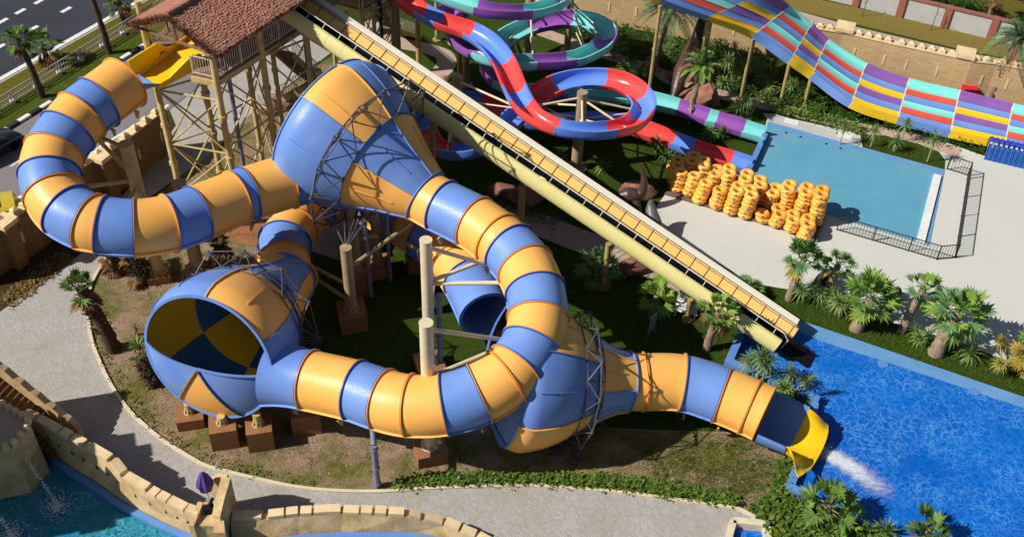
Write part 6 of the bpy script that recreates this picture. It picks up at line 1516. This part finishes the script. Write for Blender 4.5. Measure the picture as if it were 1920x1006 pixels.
def rosette(V, F, MI, c, L, n, rg, mi0=0, axis=(0, 0, 1), wd=.035, low=-40):
    ax = nrm(axis); a = nrm(np.cross(ax, (.3, .8, .1))); b = np.cross(ax, a)
    for k in range(n):
        el = R_(88 - (88 - low) * (k + .5) / n); an = k * 2.39996; d = (a * math.cos(an) + b * math.sin(an)) * math.cos(el) + ax * math.sin(el); l_ = L * rg.uniform(.8, 1.1); s = nrm(np.cross(d, ax + .01)) * wd * (L / .8); o = len(V)
        p1 = c + d * l_ * .55; p2 = c + d * l_ + np.array([0, 0, -l_ * .28 * math.cos(el)]); mi = mi0 if rg.random() < .75 else mi0 + 1
        V += [c + s * .5, c - s * .5, p1 - s, p1 + s, p2]; F += [(o, o + 1, o + 2, o + 3), (o + 3, o + 2, o + 4, o + 3)]; MI += [mi, mi]
def yucca(px, hgt, heads, L, label, seed=1, name='dragon_tree', mats=('yucca', 'fan'), z0=0, group=None, n=46, r=.08, spread=.55, ret=False):
    rg = random.Random(seed); b = P(px[0], px[1], z0) if px is not None else np.zeros(3); root = empty(name, b, label, 'plant', group); mb = MB(); V, F, MI = [], [], []
    for k in range(heads):
        an = k * 2 * math.pi / max(heads, 1) + rg.uniform(-.4, .4); sp = spread * hgt * (0 if heads == 1 else rg.uniform(.6, 1.1)); h = hgt * rg.uniform(.75, 1.1) if heads > 1 else hgt
        top = b + np.array([math.cos(an) * sp, math.sin(an) * sp, h]); mid_ = b + np.array([math.cos(an) * sp * .35, math.sin(an) * sp * .35, h * .45])
        c, _ = dense([b - (0, 0, .05), mid_, top], 5)
        for i in range(len(c) - 1): mb.cyl(c[i], c[i + 1], r * (1 - .04 * i), r * (1 - .04 * (i + 1)), 7)
        rosette(V, F, MI, top, L, n, rg, 0, nrm(top - mid_))
    mb.build('stem', [M['stem_pale']], root); finish('crown', V, F, MI, [M[q] for q in mats], root); return root
def shrub(px, r, label, mats=('shrub', 'shrub_lime'), seed=1, n=420, leaf=.13, name='shrub', h=None, group=None, z0=0, cat='plant'):
    rg = np.random.default_rng(seed); b = P(px[0], px[1], z0); root = empty(name, b, label, cat, group); h = h or r * .9
    # several uneven leafy lumps
    nl = 7; cc = rg.normal(0, .42, (nl, 3)) * (r, r, h * .5) + (0, 0, h * .55); rad = rg.uniform(.3, .55, nl)[:, None] * np.array([r, r, h])
    k = rg.integers(0, nl, n); d = rg.normal(0, 1, (n, 3)); d /= np.linalg.norm(d, axis=1, keepdims=True); d[:, 2] = np.abs(d[:, 2]) * 1.2 - .35; c = cc[k] + d * rad[k] * (0.6 + .4 * rg.random((n, 1))); c[:, 2] = np.maximum(c[:, 2], .04)
    dv = d + rg.normal(0, .5, (n, 3)); dv /= np.linalg.norm(dv, axis=1, keepdims=True); sv = np.cross(dv, rg.normal(0, 1, (n, 3))); sv /= np.linalg.norm(sv, axis=1, keepdims=True); l_ = leaf * rg.uniform(.7, 1.4, (n, 1))
    V = np.stack([c, c + dv * l_ * .5 + sv * l_ * .3, c + dv * l_, c + dv * l_ * .5 - sv * l_ * .3], 1).reshape(-1, 3) + b
    np_mesh('foliage', V, np.arange(n * 4).reshape(n, 4), [M[q] for q in mats], (rg.random(n) < .35).astype(int), root)
    mb = MB()
    for i in range(5): mb.cyl(b + (0, 0, 0), b + cc[i] * (.8, .8, .8), .035, .012, 5)
    mb.build('stem', [M['stem_pale']], root); return root
# --- palms by the upper left roads
V_ = dict(mats=('fan', 'fan_dark', 'dead'), bark='trunk_dark')
fan_palm((80, 182), 4.6, 1.15, 'slim fan palm leaning left beside the white verge fence, nearest the left edge', lean=(-.55, .1), tr=.2, seed=3, n=34, **V_)
fan_palm((206, 100), 6.2, 1.2, 'tall slim fan palm with its crown cut by the top edge', lean=(-.6, .3), tr=.2, seed=4, n=30, **V_)
fan_palm((90, 118), 1.5, 1.5, 'short bushy fan palm between the two slim ones on the verge', tr=.2, seed=5, n=26, **V_)
fan_palm((231, 38), 1.7, 1.4, 'short bushy fan palm by the road at the top edge', tr=.2, seed=6, n=26, **V_)
# --- palms of the left island
def ragged(px, hgt, label, seed, lean=(0, 0), n=16): return fan_palm(px, hgt, 1.15, label, lean=lean, tr=.33, seed=seed, n=n, dead=11, skirt=1.2, bark='trunk_dark', boots=90, low=5, mats=('fan', 'fan_dark', 'dead'))
ragged((214, 655), 4.2, 'ragged fan palm with hanging dead fronds beside the path kerb, left of the open funnel', 11, (-.9, .3), 18)
ragged((270, 530), 2.3, 'dark stubby palm trunk under the left bend of the tube slide, nearer the column', 12, (-.25, 0), 10)
ragged((224, 512), 2.2, 'dark stubby palm trunk under the left bend of the tube slide, nearer the path', 13, (-.3, 0), 10)
ragged((288, 720), 2.0, 'dark shaggy palm trunk against the rim of the open funnel', 14, (-.2, .2), 6)
ragged((418, 498), 2.2, 'dark palm trunk in the shade below the orange tube joint', 15, (0, 0), 8)
yucca((258, 628), .5, 1, .5, 'withered brown plant between the ragged palm and the open funnel', 16, mats=('dead', 'dead'), n=22, name='dry_plant')
# --- shore palms, left to right
SH = dict(mats=('fan_blue', 'fan', 'fan_yellow'))
fan_palm((1478, 562), 2.9, 1.4, 'blue green fan palm at the left end of the shore strip, by the tubes', lean=(.45, .5), tr=.2, seed=21, low=-18, n=34, dead=3, bark='trunk', **SH)
fan_palm((1550, 548), 1.9, 1.25, 'small fan palm with one yellow frond beside the dark rock', lean=(.3, .3), tr=.22, seed=22, low=-18, n=22, dead=3, **SH)
fan_palm((1604, 618), 1.8, 1.85, 'wide low fan palm with a thick leaning trunk on the shore strip', lean=(.6, .7), tr=.33, seed=23, low=-18, n=34, mats=('fan_bright', 'fan', 'fan_yellow'), dead=4)
fan_palm((1690, 620), 2.6, 1.2, 'slim fan palm with a glossy crown between the dark rocks', lean=(.8, .9), tr=.2, seed=24, n=24, mats=('fan_bright', 'fan_blue', 'fan'), dead=1, low=-10)
fan_palm((1752, 664), 2.4, 1.85, 'largest fan palm of the shore strip with a thick trunk', lean=(.9, .9), tr=.36, seed=25, low=-18, n=40, mats=('fan_blue', 'fan_bright', 'fan'), dead=3)
fan_palm((1925, 705), 1.5, 1.5, 'yellowing fan palm cut by the right edge', lean=(.1, .4), tr=.34, seed=26, n=26, mats=('fan_yellow', 'fan_bright', 'fan_yellow'), dead=4)
yucca((1505, 560), 1.0, 3, .75, 'low branching strap leaved plant between the two leftmost shore palms', 31); yucca((1545, 570), .7, 2, .8, 'low strap leaved plant beside the small palm', 32); yucca((1574, 592), 1.3, 3, .85, 'branching strap leaved tree left of the wide low palm', 33)
yucca((1724, 640), .6, 3, .65, 'forked strap leaved plant left of the largest shore palm', 35); yucca((1815, 670), .35, 1, 1.0, 'bright strap leaved tuft right of the largest shore palm', 36, n=70)
yucca((1875, 692), 1.4, 3, .6, 'thin stemmed yellowing plant near the right edge', 38, mats=('fan_yellow', 'yucca')); yucca((1890, 680), 1.2, 3, .6, 'yellow leaved plant beside the edge palm', 39, mats=('fan_yellow', 'fan_bright')); yucca((1655, 592), .5, 3, .6, 'strap leaved tuft under the slim glossy palm', 40)
fan_palm((1400, 555), .5, 1.1, 'low pale tufted palm where the plaza meets the steep slide', tr=.15, seed=27, n=24, mats=('fan_blue', 'fan', 'dead'), dead=5)
# --- palms by the steep slide and planter
fan_palm((1324, 655), 2.8, 1.3, 'straight fan palm in front of the lower end of the steep slide', lean=(.3, .15), tr=.2, seed=41, n=26, mats=('fan_bright', 'fan', 'dead'), dead=6, bark='trunk')
fan_palm((1222, 596), 1.6, 1.3, 'small fan palm beside the grey notice board', lean=(.1, .2), tr=.16, seed=42, n=22, mats=('fan_bright', 'fan', 'fan_blue'), dead=2)
fan_palm((1120, 530), 1.2, 1.5, 'shaded fan palm beside the shaded path', lean=(0, .2), tr=.2, seed=43, n=26, mats=('fan_blue', 'fan', 'dead'), dead=3)
PZ2 = .3
for i, (q, h, hd, L, lb) in enumerate([((1398, 706), 1.2, 1, .8, 'spiky dragon tree at the left end of the pool planter'), ((1416, 714), 1.8, 1, .85, 'taller dragon tree behind the orange tube in the pool planter'), ((1428, 718), 1.5, 1, .95, 'dragon tree with pale drooping leaves in the pool planter'), ((1480, 742), 1.2, 3, .75, 'three headed dragon tree at the right end of the pool planter')]):
    yucca(q, h, hd, L, lb, 50 + i, z0=.25, n=60)
# --- bottom right corner
fan_palm((1541, 990), 1.2, 1.5, 'fan palm overhanging the pool in the lower right planting', lean=(.15, .5), tr=.2, seed=61, n=24, mats=('fan', 'fan_dark', 'fan_bright'), dead=2, boots=30)
fan_palm((1590, 990), .5, 1.1, 'low fan palm right of the overhanging palm', tr=.12, seed=62, n=14, mats=('fan', 'fan_bright', 'dead'), dead=2); fan_palm((1560, 1015), .5, 1.1, 'low fan palm at the bottom edge below the overhanging palm', tr=.12, seed=63, n=14, mats=('fan_bright', 'fan', 'dead'), dead=1)
fan_palm((1735, 1012), .9, 1.2, 'fan palm with a dry frond at the bottom edge, beside the pool', tr=.15, seed=64, n=20, mats=('fan', 'fan_dark', 'dead'), dead=2); yucca((1655, 1004), .35, 1, .9, 'pale spiky tuft at the bottom edge of the pool', 65, n=60)
# --- garden beyond the slides
date_palm((1219, 138), 5.4, 2.7, 'tall date palm with a staked trunk behind the red and blue slide', seed=71, lean=(.9, .3), tr=.3, n=54, stakes=True)
date_palm((1292, 222), 4.2, 1.7, 'young date palm with upright yellowish fronds in front of the dinosaur', seed=72, lean=(.3, .1), tr=.2, n=34, mats=('fan_bright', 'date', 'dead'), stakes=True, dead=5)
date_palm((1852, 184), 4.6, 2.5, 'date palm against the fort wall at the right edge', seed=73, lean=(1.0, .6), tr=.32, n=44)
fan_palm((1850, 40), 2.2, 1.3, 'dry scraggly palm behind the boundary wall', seed=74, mats=('dead', 'fan_yellow', 'dead'), tr=.12, n=14)
GY = [((1130, 95), 1.4, 3), ((1245, 118), 1.0, 2), ((1372, 150), 1.9, 4), ((1368, 178), 1.1, 2), ((1405, 218), 1.6, 3), ((1432, 150), 1.2, 3), ((1452, 180), .9, 2), ((1490, 190), 1.2, 2), ((1185, 150), 1.0, 2), ((1392, 214), .9, 2), ((1340, 264), .6, 2), ((1050, 300), .35, 1), ((1065, 330), .35, 1), ((1252, 300), .5, 3), ((1228, 296), 1.2, 1), ((1130, 320), .3, 1), ((1430, 165), 1.0, 3), ((1150, 110), 1.1, 3)]
PL = ['beside the pale path behind the round loops', 'beside the staked date palm', 'white branched, right of the dinosaur', 'below the white branched one', 'beside the corner of the splash pool', 'under the high end of the mat slide', 'under the first post of the mat slide', 'beside the second post of the mat slide', 'near the foot of the staked date palm', 'left of the splash pool corner', 'by the end of the teal slide', 'spiky, on the lawn left of the brown pole', 'spiky, on the lawn below the brown pole', 'bushy, behind the tubes beside the red chute', 'tall stemmed, behind the tubes', 'spiky, under the red and blue ring', 'in the bed below the mat slide', 'among the shrubs behind the teal ring']
for i, ((q, h, hd), w_) in enumerate(zip(GY, PL)): yucca(q, h, hd, .85, 'strap leaved plant ' + w_, 100 + i, r=.06)
for i, (q, h, lb) in enumerate([((1574, 272), 1.5, 'slim young palm on the small pool lawn, left one'), ((1675, 285), .9, 'slim young palm on the small pool lawn, middle one'), ((1738, 304), 1.7, 'slim young palm on the small pool lawn, right one'), ((1690, 265), 1.4, 'slim young palm beside the path below the mat slide'), ((1632, 276), 1.3, 'slim young palm at the left end of the small pool lawn')]):
    yucca(q, h, 1, .75, lb, 130 + i, r=.05, name='young_palm')
SB = [((1095, 60), .9), ((1120, 80), .8), ((1165, 95), 1.0), ((1200, 100), .9), ((1245, 95), 1.0), ((1180, 125), .8), ((1260, 125), .7), ((1340, 110), .9), ((1365, 125), .9), ((1395, 140), .8), ((1420, 185), .9), ((1455, 205), .9), ((1500, 200), 1.0), ((1530, 210), .9), ((1480, 165), .8), ((1340, 85), .9), ((1150, 75), .8), ((1290, 100), .8), ((1075, 150), .6), ((1090, 165), .6), ((1260, 300), .7), ((1400, 250), .5), ((880, 300), .6), ((1000, 290), .8), ((1010, 310), .7), ((1110, 180), .6)]
SW = ['behind the teal ring, near the left post', 'behind the teal ring, right of the post', 'left of the staked date palm', 'just behind the staked date palm', 'right of the staked date palm', 'at the bend of the pale path', 'beside the rocks of the dinosaur', 'in the shade behind the dinosaur', 'right of the dinosaur neck', 'behind the white branched plant', 'under the third post of the mat slide', 'by the end of the garden path bed', 'under the dip of the mat slide', 'right of the dip of the mat slide', 'under the post of the mat slide', 'deep in the shade of the mat slide', 'near the path behind the teal ring', 'left of the dinosaur neck', 'inside the teal ring, left', 'inside the teal ring, right', 'behind the tubes beside the red chute', 'at the end of the teal chute', 'in the shade under the steep slide', 'on the lawn left of the brown pole', 'on the lawn below the red and blue ring', 'inside the teal ring near the pole']
for i, ((q, r_), w_) in enumerate(zip(SB, SW)): shrub(q, r_, 'leafy green shrub ' + w_, seed=200 + i, n=360, group='shrubs in the garden beds')
# --- hedges and ground cover: masses nobody could count
def cover(name, px, dens, hgt, leaf, mats, z=.02, holes=(), per=3, spread=.12):
    poly = [tuple(P(*q)[:2]) for q in px]; a = np.array(poly); ar = .5 * abs(np.dot(a[:, 0], np.roll(a[:, 1], 1)) - np.dot(a[:, 1], np.roll(a[:, 0], 1)))
    return blades(name, samples(poly, int(ar * dens), holes), z, [M[q] for q in mats], hgt, leaf, per, spread, leaf=True)
kc = [tuple(q) for q in KERB]
cover('hedge', [(1500, 225), (1600, 222), (1690, 245), (1790, 268), (1846, 282), (1840, 292), (1780, 280), (1690, 258), (1600, 234), (1515, 210)], 45, .75, .10, ('hedge', 'shrub'))
cover('flowering_hedge', [(1445, 205), (1500, 208), (1560, 226), (1625, 245), (1620, 258), (1550, 242), (1490, 222), (1445, 214)], 45, .5, .12, ('yucca', 'shrub_lime', 'shrub'))
cover('clipped_hedge', [(870, 345), (900, 350), (950, 372), (985, 385), (1010, 400), (1055, 420), (1040, 428), (985, 408), (940, 395), (890, 368)], 55, .45, .10, ('shrub', 'hedge'))
cover('ground_cover', kc[9:17] + [(610, 905), (545, 895), (480, 880), (430, 866), (390, 852), (350, 830), (312, 806), (275, 770), (252, 745)], 60, .16, .075, ('cover_olive', 'cover_olive', 'cover'))
cover('ground_cover', [(173, 640), (192, 689), (215, 733), (245, 773), (262, 752), (236, 716), (216, 680), (200, 640), (196, 590), (186, 560), (172, 560), (167, 605)], 55, .12, .07, ('cover_olive', 'cover'))
cover('ground_cover', [(742, 918), (787, 914), (890, 910), (993, 908), (1058, 912), (1183, 922), (1287, 936), (1385, 953), (1378, 935), (1290, 915), (1180, 900), (1050, 892), (900, 890), (780, 897), (745, 906)], 90, .34, .11, ('shrub', 'cover', 'shrub_lime'))
cover('ground_cover', [(1400, 960), (1430, 940), (1475, 930), (1500, 945), (1540, 955), (1610, 990), (1690, 1030), (1640, 1060), (1480, 1060), (1440, 1010), (1425, 975)], 60, .55, .15, ('shrub', 'shrub_lime', 'cover'))
cover('ground_cover', [(1455, 870), (1480, 860), (1490, 880), (1470, 930), (1450, 925), (1448, 900)], 70, .4, .11, ('shrub', 'cover'))
cover('planter_bed', [(1372, 688), (1450, 722), (1524, 757), (1519, 785), (1470, 762), (1420, 735)], 60, .3, .1, ('shrub', 'shrub_lime'), z=.1)
cover('shore_shrubs', [(1520, 555), (1600, 590), (1660, 610), (1740, 640), (1880, 690), (1840, 700), (1740, 660), (1640, 620), (1560, 590)], 4, .35, .11, ('shrub', 'shrub_lime'))
cover('bed_foliage', [(1010, 22), (1150, 40), (1400, 76), (1480, 150), (1600, 215), (1560, 218), (1440, 194), (1330, 160), (1262, 142), (1150, 96), (1020, 56)], 9, .45, .12, ('shrub', 'hedge'))
cover('far_hedge', [(1640, -22), (1720, -8), (1800, 8), (1870, 24), (1880, 36), (1800, 22), (1720, 4), (1640, -12)], 45, .9, .14, ('hedge', 'shrub'))
cover('verge_leaves', [(-40, 420), (60, 375), (150, 305), (230, 258), (300, 212), (316, 208), (150, 320), (30, 400)], 16, .3, .09, ('cover', 'shrub'))
cover('leaf_litter', [(20, 580), (140, 488), (110, 475), (0, 560)], 60, .12, .09, ('dead', 'cover_olive'))
# grass blades over the lawns and the island
def grass(px, dens, h, mats, w_=.012, hole_px=()):
    poly = [tuple(P(*q)[:2]) for q in px]; a = np.array(poly); ar = .5 * abs(np.dot(a[:, 0], np.roll(a[:, 1], 1)) - np.dot(a[:, 1], np.roll(a[:, 0], 1)))
    return blades('grass', samples(poly, int(ar * dens), [[tuple(P(*q)[:2]) for q in hp] for hp in hole_px]), .01, [M[q] for q in mats], h, w_, 4, .12, .9)
grass([(560, 430), (760, 300), (960, 60), (1080, 60), (1330, 250), (1300, 290), (1230, 370), (1300, 500), (1380, 560), (1380, 680), (1340, 720), (1180, 660), (1050, 560), (900, 400), (700, 560)], 14, .12, ('grassblade', 'grassblade', 'grassdry'))
grass([(1380, 545), (1450, 545), (1560, 575), (1680, 620), (1800, 668), (1920, 700), (1920, 742), (1620, 640), (1430, 578)], 40, .16, ('grassblade', 'cover'))
grass([(1618, 262), (1660, 258), (1760, 288), (1770, 317), (1690, 296)], 40, .12, ('grassblade',))
grass([(-20, 230), (260, 60), (330, 0), (330, 40), (200, 130), (30, 235), (-20, 270)], 18, .12, ('grassblade', 'grassdry'))
# clumpy turf on the island soil
def tufts(poly_px, n, h, mats, seed):
    rg = np.random.default_rng(seed); poly = [tuple(P(*q)[:2]) for q in poly_px]; c = samples(poly, n); pts = np.repeat(c, 16, 0) + RNG.normal(0, .28, (len(c) * 16, 2)); return blades('grass', pts, .01, [M[q] for q in mats], h, .013, 3, .06, .9)
tufts([(180, 560), (230, 560), (300, 760), (420, 850), (640, 900), (1000, 890), (1200, 900), (1380, 930), (1480, 860), (1400, 815), (1240, 805), (1000, 840), (640, 840), (420, 800), (300, 640), (300, 520), (220, 470)], 230, .1, ('grassblade', 'grassdry', 'cover_olive'), 5)
tufts([(1180, 830), (1300, 810), (1400, 820), (1480, 870), (1470, 925), (1380, 935), (1240, 910)], 260, .11, ('grassblade', 'cover'), 6)
tufts([(330, 400), (560, 320), (640, 260), (640, 420), (460, 450), (340, 480)], 160, .1, ('grassdry', 'grassblade'), 7)

# clods and pebbles on the bare soil
def clods(name, px, n, r0, r1, mats):
    poly = [tuple(P(*q)[:2]) for q in px]; q = samples(poly, n); K = len(q); r = r0 + (r1 - r0) * RNG.random(K) ** 3; A = RNG.normal(0, 1, (K, 5, 3)); A[:, 0] = (0, 0, .7)
    for j in range(4): A[:, j + 1] = np.stack([np.cos(j * 1.57 + RNG.random(K)), np.sin(j * 1.57 + RNG.random(K)), -.1 + 0 * r], 1)
    V = np.concatenate([q, np.full((K, 1), .012)], 1)[:, None, :] + A * r[:, None, None]
    V = V[:, [[0, 1, 2], [0, 2, 3], [0, 3, 4], [0, 4, 1]]].reshape(-1, 3); return np_mesh(name, V, np.arange(K * 12).reshape(-1, 3), [M[m] for m in mats], np.repeat(RNG.integers(0, len(mats), K), 4), None, 'stuff')
clods('soil_clods', [(200, 520), (300, 520), (420, 760), (640, 800), (1000, 830), (1400, 815), (1480, 870), (1470, 920), (1300, 930), (1000, 900), (640, 905), (420, 855), (300, 790), (200, 640)], 4500, .015, .08, ('rock', 'stem_pale', 'trunk'))
